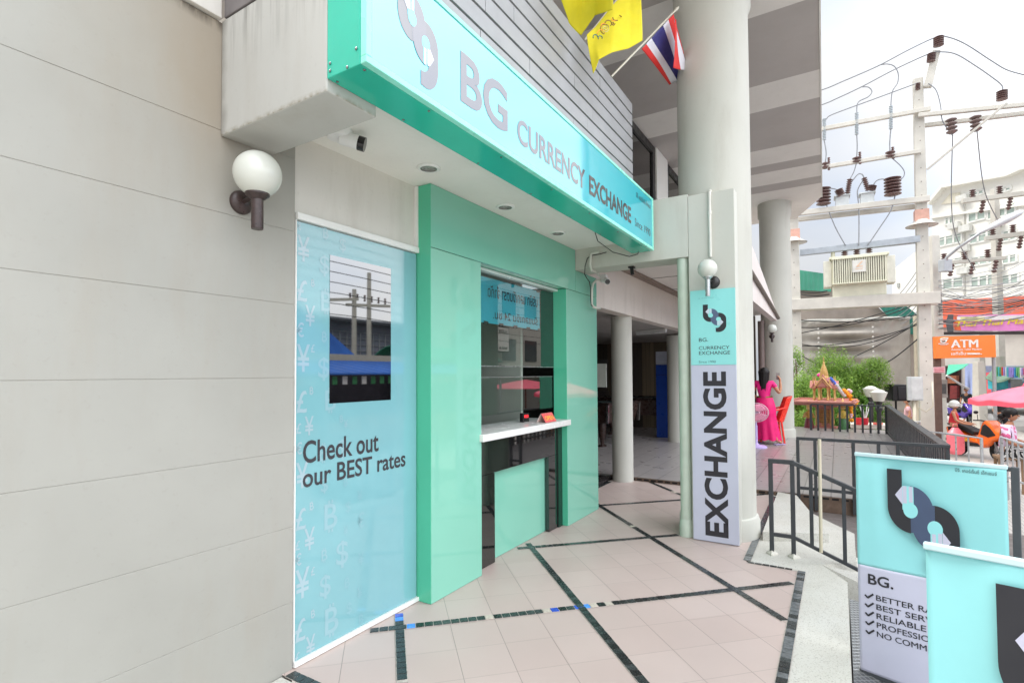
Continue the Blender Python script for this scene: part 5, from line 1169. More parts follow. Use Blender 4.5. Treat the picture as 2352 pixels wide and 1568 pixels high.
cable('short grey lead below the right grey insulator', zc((615, 905), (608, 990), (609, 1050)), .018); cable('short grey lead below the middle grey insulator', zc((385, 942), (388, 1020), (384, 1090)), .018); cable('short grey lead below the left grey insulator', zc((165, 978), (178, 1060), (172, 1125)), .018)
cable('curving lead from the right fuse to the large brown insulator', zc((625, 1100), (680, 1150), (706, 1190), (700, 1225), (665, 1255)), .015); cable('lead from the middle fuse to the switch box', zc((383, 1132), (365, 1190), (340, 1238)), .015); cable('arched lead linking the two switch boxes', zc((345, 1265), (390, 1210), (420, 1208), (433, 1230)), .018); cable('lead arching from the switch box to the large right insulator', zc((495, 1282), (520, 1250), (560, 1240), (590, 1250)), .018); cable('lead arching from the large left insulator to the switch box', zc((165, 1300), (220, 1303), (262, 1315)), .018)
cable('drop lead from the left switch to the transformer', zc((150, 1330), (190, 1440), (242, 1568), (310, 1690)), .018); cable('drop lead from the middle of the frame to the transformer', zc((425, 1250), (390, 1320), (398, 1420), (400, 1568), (398, 1690)), .018); cable('drop lead from the right insulator to the transformer', zc((655, 1290), (620, 1440), (540, 1568), (460, 1685)), .018)
cable('grey lead curving down right of the tall pole to the near disc insulator', zc((868, 595), (920, 640), (950, 740), (965, 850), (1035, 950)), .015)
cable('long steep cable from the near disc insulator down towards the street', [PB(*z4(1032, 938))-fn*.22, at(2190, 520, 17), at(2240, 620, 19)], .015); cable('long steep cable from the far disc insulator down towards the street', [PB(*z4(1196, 915))-fn*.22, at(2262, 440, 17.5), at(2300, 520, 19)], .015)
# ================================================================== buildings beyond
ZR = lambda x, y: ((3340+x/2.85)/1.63265, (700+y/2.85)/1.63265)
def facade_frame(u0, D0, u1, D1, v=860):
    a = at(u0, v, D0); b = at(u1, v, D1); d = V(b.x-a.x, b.y-a.y, 0).normalized(); n = V(d.y, -d.x, 0)
    if n.dot(CAM-a) < 0: n = -n
    return a, d, n
def on_pl(a, n): return lambda u, v, k=0: pl(u, v, a, n)+n*k
WHB = M('white hotel render', (236, 234, 226), .7, .05, .6); GLS = M('greenish window glass', (176, 192, 182), .08, .25, 2, spec=.8)
a, d, n = facade_frame(2140, 52, 2352, 45); HP = on_pl(a, n)
HO = thing('hotel_building', 'large white hotel with rows of greenish windows behind the utility poles', 'building', (a.x, a.y, -1))
mb = MB(); pts = [HP(2141, 900), HP(2141, 468), HP(2173, 431), HP(2321, 405), HP(2352, 391), HP(2460, 366), HP(2460, 900)]
mb.prism(pts, -n*14); mb.build('wall', WHB, HO)
mb = MB(); q = [HP(2139, 470, .3), HP(2172, 430, .3), HP(2321, 403, .3), HP(2352, 389, .3), HP(2460, 363, .3)]
for x, y in zip(q, q[1:]): mb.bar(x, y, .7, .25)
mb.bar(HP(2141, 500, .12), HP(2460, 455, .12), .3, .2); mb.build('eave', WHB, HO)
mb = MB(); mb.prism([HP(*ZR(545, 190), .03), HP(*ZR(640, 75), .03), HP(*ZR(745, 60), .03), HP(*ZR(745, 165), .03)], n*.06); mb.build('gable_recess', M('warm gable', (226, 220, 200), .7), HO)
wins = [(585, 335, 672, 410, 2, 5), (830, 262, 1020, 385, 2, 20), (1035, 245, 1340, 355, 3, 20), (505, 548, 765, 645, 3, 8), (845, 512, 1130, 615, 3, 10), (1200, 480, 1345, 590, 2, 10), (505, 798, 770, 875, 3, 5), (862, 760, 1130, 850, 3, 8), (1195, 742, 1350, 828, 2, 5), (560, 995, 780, 1100, 2, 5), (860, 968, 1130, 1080, 3, 8), (1190, 950, 1370, 1050, 2, 8), (820, 70, 1000, 120, 3, 12), (1105, 42, 1290, 85, 3, 10)]
for x0, y0, x1, y1, k, sl in wins:
    A_, B_, C_, D_ = HP(*ZR(x0, y0)), HP(*ZR(x1, y0-sl*.5)), HP(*ZR(x1, y1-sl)), HP(*ZR(x0, y1))
    B_.z = A_.z; C_.z = D_.z
    f = MB()
    for p, q in ((A_, B_), (D_, C_)): f.bar(p+n*.03, q+n*.03, .12, .14)
    for i in range(k+1): f.bar(mid(D_, C_, i/k)+n*.03, mid(A_, B_, i/k)+n*.03, .12, .16, d)
    f.bar(mid(D_, A_, .72)+n*.03, mid(C_, B_, .72)+n*.03, .08, .07)
    fr_ = f.build('window', M('white window frame', (232, 232, 226), .5), HO)
    m2 = MB(); m2.prism([D_+n*.01, C_+n*.01, B_+n*.01, A_+n*.01], n*.012); m2.build('pane', GLS, fr_)
mb = MB()
acn = 0
for x0, y0 in ((790, 130), (700, 420), (1150, 400), (800, 660), (1150, 870), (800, 900), (820, 450)):
    A_ = HP(*ZR(x0, y0)); q = A_+n*.3; MB().obox(q, d, n, Z3, .9, .5, .6).build('air_conditioner', M('air conditioner', (214, 214, 208), .5, .2, 2), HO, bevel=.03)
for x0 in (790, 1165): MB().bar(HP(*ZR(x0, 190), .08), HP(*ZR(x0, 1150), .08), .12, .12, d).build('wall_pipe', M('wall pipe', (206, 204, 196), .6), HO)
a, d, n2 = facade_frame(2046, 60, 2120, 56); AP = on_pl(a, n2)
AN = thing('annex_building', 'plain white building wall between the transformer and the tall pole', 'building', (a.x, a.y, -1))
mb = MB(); mb.prism([AP(2046, 900), AP(2050, 620), AP(2100, 580), AP(2150, 540), AP(2150, 900)], -n2*10); mb.build('wall', WHB, AN)
mb = MB()
for u, v in ((2062, 650), (2080, 680)): mb.prism([AP(u, v+10, .01), AP(u+5, v+10, .01), AP(u+5, v, .01), AP(u, v, .01)], n2*.1)
mb.build('vent', M('annex vent', (170, 172, 168), .6), AN)
# green roofed shed with mesh screen
a, d, n = facade_frame(1800, 25, 2112, 22.5); GP = on_pl(a, n)
GS = thing('green_roofed_shed', 'brown boarded shed with green metal roof edges behind the transformer frame', 'building', (a.x, a.y, -1))
def ribbed(name, c, per=.2):
    k = NT(name); sp = k.new('ShaderNodeSeparateXYZ'); k.link(k.pos(), sp.inputs[0]); h = k.math('SINE', k.math('MULTIPLY', k.math('SUBTRACT', sp.outputs[1], k.math('MULTIPLY', sp.outputs[0], .5)), 6.283/per))
    k.base(k.mix(k.rng(k.noise(.8, 4), .3, .7), rgb(*c), rgb(*[x*.85 for x in c]))); k.b.inputs['Roughness'].default_value = .5; k.bump(h, .6, .02); return k.m
GRN = ribbed('green metal sheet', (70, 158, 130)); GRN2 = ribbed('dark green metal sheet', (34, 116, 100))
mb = MB(); mb.prism([GP(1800, 960), GP(1800, 640), GP(1905, 650), GP(2000, 690), GP(2060, 745), GP(2112, 760), GP(2112, 960)], -n*8); mb.build('wall', M('brown boarding', (150, 140, 130), .75, .25, 1.2), GS)
mb = MB(); mb.prism([GP(1830, 622, .25), GP(1908, 633, .25), GP(1908, 672, .25), GP(1830, 668, .25)], n*.1); mb.build('roof_edge', GRN, GS)
mb = MB(); mb.prism([GP(1995, 668, .2), GP(2025, 672, .2), GP(2080, 705, .2), GP(2112, 730, .2), GP(2112, 768, .2), GP(2064, 768, .2), GP(2052, 745, .2), GP(2020, 708, .2)], n*.1); mb.build('roof_edge', GRN2, GS)
mb = MB(); mb.bar(GP(1795, 636, .2), GP(1912, 636, .2), .2, .08); mb.bar(GP(1780, 560, .4), GP(1800, 640, .4), .25, .1); mb.build('roof_trim', M('pale trim metal', (206, 208, 204), .5), GS)
a, d, n = facade_frame(1828, 21.6, 2110, 20.2); NP = on_pl(a, n)
MS = thing('mesh_screen', 'grey shade netting stretched across a frame behind the shrubs', 'screen', (a.x, a.y, -1))
NETM = NT('grey shade net'); sp = NETM.new('ShaderNodeSeparateXYZ'); NETM.link(NETM.pos(), sp.inputs[0])
NETM.base(NETM.mix(NETM.rng(NETM.noise(1.6, 5, .6, None, (1, 1, .5)), .3, .7), rgb(148, 142, 134), rgb(178, 172, 162))); NETM.b.inputs['Roughness'].default_value = .55
p0, p1 = NP(1832, 880), NP(2094, 880); z1_ = NP(1960, 736).z; z0_ = NP(1960, 940).z
def net(u, v):
    p = mid(p0, p1, u); p.z = z0_+(z1_-z0_)*v
    fold = .2*math.exp(-((u-.42)/.22)**2)*math.sin(v*46)*max(0, min(1, (v-.42)*4))*(1 if v < .95 else .4)
    fan = .05*math.sin(60*(u+.5*(1-v)))*max(0, (v-.82)*5)*abs(u-.42)*2
    return p+n*(fold+fan+.05*math.sin(6*u))
mb = MB().grid(net, 90, 90); mb.build('netting', NETM.m, MS, smooth=True, solid=.01)
mb = MB(); mb.tube([mid(p0, p1, i/20)+Z3*(z1_-p0.z+.03+.02*math.sin(i*.5)) for i in range(21)], .06, 8); mb.build('rolled_edge', M('rolled net edge', (176, 176, 168), .6, .25, 6), MS, smooth=True)
mb = MB(); mb.bar(V(p1.x, p1.y, -1)+d*.25, V(p1.x, p1.y, z1_+.1)+d*.25, .24, .24, d); mb.build('post', M('beige screen post', (200, 190, 168), .7), MS)
mb = MB(); mb.bar(NP(1832, 906), NP(2094, 906), .1, .22); mb.build('rail', M('orange brown board', (186, 150, 126), .7), MS)
mb = MB()
for uu in (.18, .82):
    for k in range(9): q = mid(p0, p1, uu*.75+.06); q.z = z1_-.3-k*.19; mb.sphere(q+n*.14, .045, 6)
mb.build('lacing', M('white lacing', (206, 204, 198), .7), MS)
SPK = thing('loudspeaker', 'black loudspeaker cabinet on a stand beside the grey electric box', 'loudspeaker', at(2057, 960, 17.4))
q = at(2057, 901, 17.4); mb = MB(); mb.obox(q, RT, FW, Z3, .48, .4, .54); mb.build('cabinet', M('black cabinet', (24, 24, 26), .5), SPK, bevel=.03)
mb = MB(); mb.obox(q-FW*.21+RT*.08, RT, FW, Z3, .3, .02, .4); mb.build('grille', M('dark grille', (46, 46, 48), .4, .3, 80), SPK, bevel=.008)
mb = MB(); mb.cyl((q.x, q.y, -1), q-Z3*.25, .03, n=10); mb.build('stand', M('black stand', (30, 30, 32), .5), SPK)
EB = thing('electric_box', 'grey electric meter box fixed to the tall concrete pole', 'electric box', at(2101, 918, 15.6))
q = at(2101, 892, 15.65); mb = MB(); mb.obox(q, fx, fn, Z3, .37, .2, .70); mb.build('body', M('grey box paint', (190, 194, 194), .45), EB, bevel=.012)
mb = MB(); mb.obox(q-fn*.105+fx*.04, fx, fn, Z3, .26, .012, .62); mb.build('door', M('grey door paint', (200, 203, 202), .45), EB, bevel=.004)
mb = MB(); mb.tube([q+fx*.05-Z3*.35-fn*.02, q+fx*.06-Z3*.55-fn*.02, q+fx*.25-Z3*.68, q+fx*.42-Z3*.5, q+fx*.42+Z3*.2], .02, 8); mb.tube([q-fx*.02-Z3*.35, V(q.x, q.y, -1)-fx*.02], .045, 8); mb.build('conduit', M('cream conduit', (206, 200, 180), .5), EB, smooth=True)

# ------------------------------------------------------------------ utility poles and lines to the right
def upole(label, u, vtop, D, r, arms=(), extra=None):
    b = at(u, 860, D); z = at(u, vtop, D).z; t = thing('utility_pole', label, 'utility pole', (b.x, b.y, -1), 'street poles')
    mb = MB(); mb.add([V(b.x, b.y, -1)+RT*x*r*1.15+FW*y*r*1.15 for x, y in ((-1, -1), (1, -1), (1, 1), (-1, 1))]+[V(b.x, b.y, z)+RT*x*r*.8+FW*y*r*.8 for x, y in ((-1, -1), (1, -1), (1, 1), (-1, 1))], [(0, 3, 2, 1), (4, 5, 6, 7), (0, 1, 5, 4), (1, 2, 6, 5), (2, 3, 7, 6), (3, 0, 4, 7)]); mb.build('pole', CONC, t, bevel=.01)
    for (u0, v0, u1, v1, th) in arms:
        p, q = at(u0, v0, D-.25), at(u1, v1, D-1.2); mb = MB(); mb.bar(p, q, th, th); mb.build('crossarm', CONC, t, bevel=.01)
        for k in (.12, .42, .75):
            mb = MB(); s_ = mid(p, q, k); ins_stack(mb, s_+Z3*th*.5, s_+Z3*(th*.5+.42), .13, 4); mb.build('insulator', INS, t, smooth='auto')
            mb = MB(); s_ = mid(p, q, min(.95, k+.12)); ins_stack(mb, s_-Z3*th*.5, s_-Z3*(th*.5+.62)-RT*.15, .11, 4); mb.build('insulator', INS, t, smooth='auto')
    return t
upole('street pole directly behind the tall transformer pole carrying a tangle of cables', 2151, 540, 18.5, .17)
p = at(2160, 760, 18.4)
upole('pale street pole with three crossarms in front of the white hotel', 2297, 430, 27, .16, [(2210, 462, 2420, 436, .22), (2262, 548, 2420, 528, .22), (2150, 606, 2310, 592, .16)])
upole('shorter pale street pole left of the crossarm pole', 2252, 745, 26, .15)
upole('pale street pole beside the ATM sign, cut by the pink umbrella', 2248, 830, 21, .16)
upole('slim pale pole between the shop fronts right of the ATM sign', 2299, 818, 24, .13)
LTN = thing('street_light', 'long grey street light reaching across the white hotel', 'street light', at(2152, 620, 18.2))
mb = MB(); mb.tube([at(2158, 622, 18.2), at(2172, 620, 18.1), at(2174, 592, 18), at(2200, 570, 17.6), at(2262, 528, 16.8)], .045, 10, radii=[.05, .05, .05, .045, .04]); mb.build('arm', M('pale lamp arm', (186, 190, 194), .4, metal=.3), LTN, smooth=True)
h0, h1 = at(2250, 534, 16.9), at(2352, 484, 15.9); hd = (h1-h0); mb = MB(); mb.lathe(h0, [(.03, 0), (.08, .06), (.12, hd.length*.3), (.17, hd.length*.65), (.12, hd.length*.92), (.02, hd.length)], 14, hd, 1, .6); mb.build('lamp_head', M('lamp head grey', (214, 216, 220), .3), LTN, smooth=True)
mb = MB(); mb.obox(at(2171, 610, 18.1), RT, FW, Z3, .3, .25, .42); mb.build('control_box', M('grey control box', (180, 184, 188), .5), LTN, bevel=.02)
rc_ = random.Random(21)
def sagline(label, u0, v0, D0, u1, v1, D1, sag, r, m=CABD, group='overhead service cables'):
    a_, b_ = at(u0, v0, D0), at(u1, v1, D1); return cable(label, [mid(a_, b_, t)-Z3*sag*4*t*(1-t) for t in (0, .25, .5, .75, 1)], r, m, group, 4)
T1 = 'thin dark overhead cable in the tangle right of the tall transformer pole'; T2 = 'dark overhead cable sagging in front of the grey netting'; T3 = 'thin grey cable fanning down left of the tall pole before the white annex'
for k in range(34):
    v0 = 640+rc_.random()*120; v1 = v0-20+rc_.uniform(-75, 30)
    sagline(T1, 2156, v0, 18.3, 2400, v1, rc_.uniform(14, 24), rc_.uniform(.05, .5), rc_.choice((.009, .011, .014)), rc_.choice((CAB, M('dark grey cable', (86, 86, 88), .5))))
for k in range(3): sagline(T1, 2156, 705+k*5, 18.3, 2400, 676+k*4, 16, .2, .018)
for (u0, v0, u1, v1, sg_) in ((1838, 752, 2100, 700, .25), (1838, 765, 2112, 690, .1), (1838, 790, 2090, 752, .35), (1838, 795, 2110, 745, .2), (1838, 815, 2112, 775, .9), (1960, 820, 2110, 740, .05), (1840, 670, 1900, 668, .05), (1840, 676, 1905, 676, .05), (1838, 735, 2112, 722, .15)):
    sagline(T2, u0, v0, 19.4, u1, v1, 18.4, sg_, .022)
for k in range(8): sagline(T3, 2050+k*3, 690+k*9, 19, 2112, 612+k*16, 18.4, .1, .014, CAB)

# ------------------------------------------------------------------ signs and shop fronts across the junction
a, d, n = facade_frame(2150, 34, 2352, 30); OPn = on_pl(a, n)
OB = thing('orange_shop_building', 'low building with a broad orange fascia below the white hotel', 'building', (a.x, a.y, -1))
mb = MB(); mb.prism([OPn(2150, 905), OPn(2150, 690), OPn(2460, 672), OPn(2460, 905)], -n*5); mb.build('wall', M('cream shop wall', (206, 200, 192), .7, .15, .8), OB)
mb = MB(); mb.prism([OPn(2152, 752, .05), OPn(2152, 692, .05), OPn(2460, 675, .05), OPn(2460, 752, .05)], n*.25); mb.build('fascia', M('orange fascia', (240, 112, 82), .5, .08, .6), OB)
for u0, u1, c_ in ((2165, 2208, (70, 46, 40)), (2222, 2240, (200, 204, 206)), (2256, 2282, (150, 160, 190)), (2310, 2352, (150, 170, 190))):
    mb = MB(); mb.prism([OPn(u0, 925, .02), OPn(u1, 925, .02), OPn(u1, 840, .02), OPn(u0, 840, .02)], n*.06); mb.build('shop_opening', M('opening %d' % u0, c_, .5, .4, 1.5), OB)
for u0, v0, u1, v1, c_ in ((2166, 870, 2180, 905, (190, 60, 50)), (2185, 862, 2205, 880, (150, 90, 60)), (2190, 885, 2206, 915, (120, 40, 40)), (2170, 845, 2200, 856, (40, 50, 40))):
    mb = MB(); mb.prism([OPn(u0, v1, .1), OPn(u1, v1, .1), OPn(u1, v0, .1), OPn(u0, v0, .1)], n*.3); mb.build('shop_goods', M('goods %d' % u0, c_, .6, .4, 5), OB)
for u0, u1, c_, c2_ in ((2246, 2253, (236, 110, 140), (250, 240, 240)), (2266, 2284, (238, 104, 112), (222, 206, 236))):
    mb = MB(); mb.prism([OPn(u0, 922, .2), OPn(u1, 922, .2), OPn(u1, 855, .2), OPn(u0, 855, .2)], n*.05); mb.build('shop_banner', M('shop banner %d' % u0, c_, .5, .3, 6), OB)
mb = MB()
for u in (2232, 2238): mb.bar(OPn(u, 925, .3), OPn(u, 835, .3), .28, .28, d)
mb.build('blue_post', M('pale blue post', (164, 178, 222), .5), OB)
MSG = thing('massage_sign', 'pink massage shop sign with slanted yellow script above the orange ATM sign', 'sign', at(2270, 760, 24))
a, d, n = facade_frame(2190, 24.5, 2352, 23); MP = on_pl(a, n)
mb = MB(); mb.prism([MP(2192, 759), MP(2192, 724), MP(2420, 720), MP(2420, 760)], -n*.25); mb.build('box', M('pink sign face', (240, 150, 214), .4, .15, .8), MSG)
mb = MB(); mb.prism([MP(2192, 759, .005), MP(2208, 759, .005), MP(2200, 724, .005), MP(2192, 724, .005)], n*.01); mb.build('orange_end', M('sign orange', (244, 116, 76), .4), MSG)
mb = MB(); mb.prism([MP(2198, 736, .012), MP(2198, 727, .012), MP(2420, 722, .012), MP(2420, 733, .012)], n*.01); mb.build('pale_strip', M('sign pale strip', (238, 232, 234), .4, .15, 3), MSG)
mb = MB(); mb.prism([MP(2206, 738, .02), MP(2206, 728, .02), MP(2262, 728, .02), MP(2262, 738, .02)], n*.01); mb.build('picture', M('sign picture', (222, 214, 150), .4, .5, 4), MSG)
gw = (MP(2352, 752)-MP(2196, 752)).length
text('lettering', 'Thai Thai Massage', M('sign yellow', (236, 210, 70), .4), MSG, MP(2196, 754.5, .03), d, Z3, gw*1.40, (MP(2200, 738)-MP(2200, 754.5)).length, .03, .25)
mb = MB(); mb.bar(MP(2150, 766, .1), MP(2430, 764, .1), .15, .12); mb.bar(MP(2150, 738, .05), MP(2192, 738, .05), .1, .1); mb.build('bracket', M('dark sign bracket', (52, 44, 46), .6), MSG)
mb = MB(); mb.prism([MP(2176, 762, -.1), MP(2172, 740, -.1), MP(2178, 722, -.1), MP(2190, 722, -.1), MP(2190, 762, -.1)], n*.2); mb.build('wrapped_end', M('grey wrap', (84, 84, 88), .6), MSG)
ATM = thing('atm_sign', 'orange ATM sign board on a post', 'sign', at(2218, 820, 20))
a, d, n = facade_frame(2148, 17.7, 2286, 17.2); TPn = on_pl(a, n)
mb = MB(); mb.prism([TPn(2150, 823), TPn(2148, 773), TPn(2286, 769), TPn(2288, 820)], -n*.2); mb.build('board', M('atm orange', (255, 138, 56), .35, .04, 1), ATM)
WV = M('white sign vinyl', (248, 240, 232), .4)
ZA = lambda x, y: ((3500+x/4.9)/1.63265, (1180+y/4.9)/1.63265)
def tfit(txt, x0, y0, x1, y1, bo=0, mt=WV, par=ATM, f=TPn):
    p, q, r_ = f(*ZA(x0, y0), .012), f(*ZA(x1, y0), .012), f(*ZA(x0, y1), .012); text('lettering', txt, mt, par, p, d, Z3, (q-p).dot(d), abs(r_.z-p.z), bo)
tfit('ATM', 328, 605, 815, 462, .035); tfit('Automatic Teller Machine', 325, 655, 885, 622, .02); tfit('เอทีเอ็ม', 325, 740, 600, 680, .02)
mb = MB()
for x0, y0, x1, y1 in ((620, 715, 850, 702), (620, 733, 890, 718), (90, 540, 275, 525), (120, 555, 250, 548)): mb.prism([TPn(*ZA(x0, y0), .012), TPn(*ZA(x1, y0-3), .012), TPn(*ZA(x1, y1-3), .012), TPn(*ZA(x0, y1), .012)], n*.004)
mb.tube([TPn(*ZA(x, y), .015) for x, y in ((120, 465), (170, 470), (255, 455), (270, 430), (200, 430), (140, 440), (120, 465))], .02, 5); mb.tube([TPn(*ZA(x, y), .015) for x, y in ((130, 480), (140, 505), (190, 510), (225, 490), (235, 465))], .025, 5); mb.build('emblem', WV, ATM, smooth=True)
mb = MB(); mb.tube([TPn(*ZA(x, y), .02) for x, y in ((150, 480), (165, 500), (195, 495), (210, 470))], .016, 5); mb.build('emblem_dark', M('emblem grey', (96, 80, 70), .4), ATM, smooth=True)
mb = MB(); q = TPn(2160, 850, -.3); mb.bar((q.x, q.y, -1), (q.x, q.y, TPn(2160, 772).z), .26, .2, d); mb.build('post', M('brown sign post', (110, 84, 74), .7, .3, 3), ATM, bevel=.01)
mb = MB(); q = TPn(2287, 850, -.1); mb.cyl((q.x, q.y, -1), (q.x, q.y, TPn(2287, 772).z), .05, n=10); mb.build('post', M('grey sign post', (170, 172, 174), .5), ATM)
NTB = thing('notice_board', 'small pink notice board on the narrow pole under the ATM sign', 'notice board', at(2160, 860, 18.1))
a, d, n = facade_frame(2143, 17.3, 2175, 17.2); QP = on_pl(a, n)
mb = MB(); mb.prism([QP(2144, 856), QP(2143, 843), QP(2171, 842), QP(2171, 856)], -n*.06); mb.build('board', M('pink notice', (240, 196, 200), .5), NTB)
mb = MB()
for k in range(3): mb.prism([QP(2146, 846.5+k*4, .01), QP(2169, 846+k*4, .01), QP(2169, 844.4+k*4, .01), QP(2146, 845+k*4, .01)], n*.004)
mb.build('text_line', M('notice red', (216, 96, 110), .5), NTB)
CB2 = thing('meter_cabinet', 'open pole cabinet with meters under the pink notice board', 'cabinet', at(2160, 905, 18.3))
q0 = at(2158, 892, 18.1); mb = MB(); mb.obox(q0, RT, FW, Z3, .36, .25, .62); mb.build('body', M('dull cabinet', (150, 142, 134), .6, .3, 6), CB2, bevel=.01)
mb = MB(); mb.obox(q0-FW*.13, RT, FW, Z3, .24, .02, .34); mb.build('meter', M('dark meter', (84, 82, 80), .4, .3, 12), CB2, bevel=.01)
AW = thing('green_awning', 'bright green sloping shop awning under the ATM sign', 'awning', at(2180, 858, 26))
mb = MB(); mb.grid(lambda u, v: mid(mid(at(2174, 862, 26), at(2178, 838, 28), v), mid(at(2212, 845, 26.5), at(2225, 836, 28.5), v), u), 4, 4); mb.build('canopy', M('awning green', (60, 190, 150), .5), AW, solid=.03)
mb = MB(); mb.tube([at(2174, 862, 26), at(2210, 885, 26.2), at(2225, 893, 26.3)], .05, 6); mb.build('pole', M('awning pole', (226, 222, 222), .5), AW)
BT2 = thing('market_stall', 'dark green market stall canopy hung with colourful bunting', 'stall', at(2320, 930, 22))
mb = MB(); mb.grid(lambda u, v: mid(mid(at(2262, 868, 22), at(2283, 845, 24), v), mid(at(2420, 880, 20.5), at(2420, 838, 23), v), u)-Z3*.15*math.sin(u*9)*(1-v), 20, 6); mb.build('canopy', M('stall canopy green', (108, 134, 112), .7, .2, 3), BT2, smooth=True, solid=.03)
mb = MB(); rb = random.Random(2)
for k in range(26):
    mb.cur = rb.randrange(6); p = mid(at(2288, 842, 21.9), at(2400, 846, 20.4), k/26); w_, h_ = .13, rb.uniform(.26, .42); mb.obox(p-Z3*h_*.5, RT, FW, Z3, w_, .02, h_)
mb.build('bunting', [M('bunting %d' % i, c, .6) for i, c in enumerate(((70, 150, 220), (236, 100, 90), (120, 190, 130), (232, 232, 236), (176, 160, 226), (90, 200, 210)))], BT2)
mb = MB(); mb.box(0, 0.001, 0, .001, 0, .001); mb = MB()
for k, (u, v, c) in enumerate(((2292, 880, (80, 200, 214)), (2300, 892, (150, 170, 226)), (2325, 884, (200, 204, 212)), (2345, 890, (120, 190, 230)))):
    mb.cur = k; mb.obox(at(u, v, 22.5), RT, FW, Z3, .5, .4, .5)
mb.build('stall_goods', [M('stall goods %d' % i, c, .5, .3, 4) for i, c in enumerate(((80, 196, 212), (150, 168, 222), (196, 200, 208), (120, 186, 226)))], BT2)
mb = MB(); mb.bar((lambda q: (q.x, q.y, -1))(at(2284, 900, 21.6)), at(2284, 842, 21.6), .08, .08); mb.bar((lambda q: (q.x, q.y, -1))(at(2400, 900, 20.5)), at(2400, 842, 20.5), .08, .08); mb.build('post', M('stall post', (150, 150, 150), .5), BT2)
UMB = thing('umbrella', 'large pink market umbrella at the right edge of the street', 'umbrella', at(2332, 1000, 13.5))
uc = at(2354, 886, 13.5); mb = MB(); ur = (at(2335, 905, 13.5)-at(2234, 905, 13.5)).length
def um(u, v):
    t = 2*math.pi*u; r = ur*v; sc_ = 1-.05*abs(math.sin(4*t))*v; return V(uc.x+r*sc_*math.cos(t), uc.y+r*sc_*math.sin(t), uc.z-.30*v-.08*v*v+.03*v*math.cos(8*t))
mb.grid(um, 64, 8); mb.build('canopy', M('umbrella pink', (250, 116, 136), .6, .08, 2), UMB, smooth=True, solid=.006)
mb = MB()
mb.grid(lambda u, v: um(u, 1)-Z3*.14*v*(1-.25*abs(math.sin(8*math.pi*u))), 64, 1); mb.build('valance', M('umbrella valance', (252, 96, 116), .6), UMB, smooth=True)
mb = MB(); mb.cyl((uc.x, uc.y, -1), uc, .03, n=10); mb.build('pole', M('umbrella pole', (150, 60, 50), .5), UMB)
mb = MB(); mb.cyl(uc-Z3*.02, uc+Z3*.08, .05, .02, 10); mb.build('finial', M('umbrella valance', (252, 96, 116)), UMB)
# ------------------------------------------------------------------ steel barriers
STB = M('galvanised barrier', (200, 202, 204), .35, .1, 8, metal=.5)
def barrier(label, pts, n_):
    t = thing('barrier', label, 'barrier', (0, 0, 0), 'steel street barriers')
    top = [at(*p) for p in pts]
    mb = MB(); mb.tube([V(top[0].x, top[0].y, -1)]+top+[V(top[-1].x, top[-1].y, -1)], .03, 8); mb.build('frame', STB, t, smooth='auto')
    mb = MB()
    lo = [V(p.x, p.y, p.z-.75) for p in top]; mb.tube(lo, .02, 6)
    mb.build('lower_bar', STB, t, smooth='auto')
    for i in range(1, n_):
        k = i/n_*(len(top)-1); j_ = min(len(top)-2, int(k)); p = mid(top[j_], top[j_+1], k-j_); mb = MB(); mb.cyl((p.x, p.y, -1), p, .016, n=8); mb.build('bar', STB, t, smooth='auto')
barrier('galvanised steel barrier in front of the orange scooter', [(2136, 991, 12.2), (2195, 998, 11.6), (2254, 1006, 11.1)], 4)
barrier('galvanised steel barrier below the pink umbrella at the right edge', [(2300, 1003, 10.6), (2352, 1020, 10.0), (2420, 1040, 9.4)], 8)
barrier('low steel barrier on the street left of the tall pole', [(2050, 970, 15.2), (2112, 968, 15.4)], 3)

# ------------------------------------------------------------------ scooter and its rider, seated woman, passers-by
SCO = thing('scooter', 'orange and black motor scooter parked facing right behind the steel barrier', 'scooter', (0, 0, 0))
ORG = M('orange scooter paint', (246, 110, 30), .18, .05, 4, spec=.7); BKP = M('black plastic', (28, 26, 28), .35); RUB = M('tyre rubber', (24, 24, 25), .8); ALU = M('alloy', (150, 152, 154), .3, metal=.8)
for x in (.64, -.62):
    w_ = MB(); w_.torus((x, 0, .27), .205, .062, Y3, 28, 10); wo = w_.build('wheel', RUB, SCO, smooth=True)
    h_ = MB(); h_.torus((x, 0, .27), .155, .014, Y3, 24, 6); h_.cyl((x, -.05, .27), (x, .05, .27), .045, n=12)
    for k in range(5): a_ = k*2*math.pi/5; h_.bar((x, 0, .27), (x+.15*math.cos(a_), 0, .27+.15*math.sin(a_)), .03, .03, Y3)
    h_.build('rim', ALU, wo, smooth='auto')
def side(poly, y, th, name, mt, bev=.02):
    mb = MB(); mb.prism([(x, y-th/2, z) for x, z in poly], (0, th, 0)); return mb.build(name, mt, SCO, bevel=bev)
side([(.88, .62), (.80, .74), (.60, .92), (.44, 1.04), (.34, .98), (.22, .72), (.14, .50), (.06, .36), (.30, .30), (.50, .40), (.62, .52)], 0, .33, 'front_fairing', ORG, .05)
side([(.82, .58), (.64, .68), (.50, .58), (.56, .50)], 0, .16, 'front_mudguard', ORG, .03)
side([(.34, .40), (-.80, .40), (-.86, .62), (-.9, .76), (-.5, .70), (-.15, .56), (.12, .50)], 0, .36, 'rear_body', ORG, .05)
side([(.30, .34), (-.55, .26), (-.6, .42), (.2, .42)], 0, .38, 'floor_panel', BKP, .03); side([(.76, .68), (.58, .86), (.44, .94), (.36, .88), (.28, .66), (.52, .60)], 0, .36, 'black_side', BKP, .02)
side([(.02, .60), (-.35, .70), (-.86, .80), (-.92, .84), (-.5, .86), (-.1, .76), (.06, .70)], 0, .28, 'seat', M('black seat vinyl', (24, 23, 25), .55), .04)
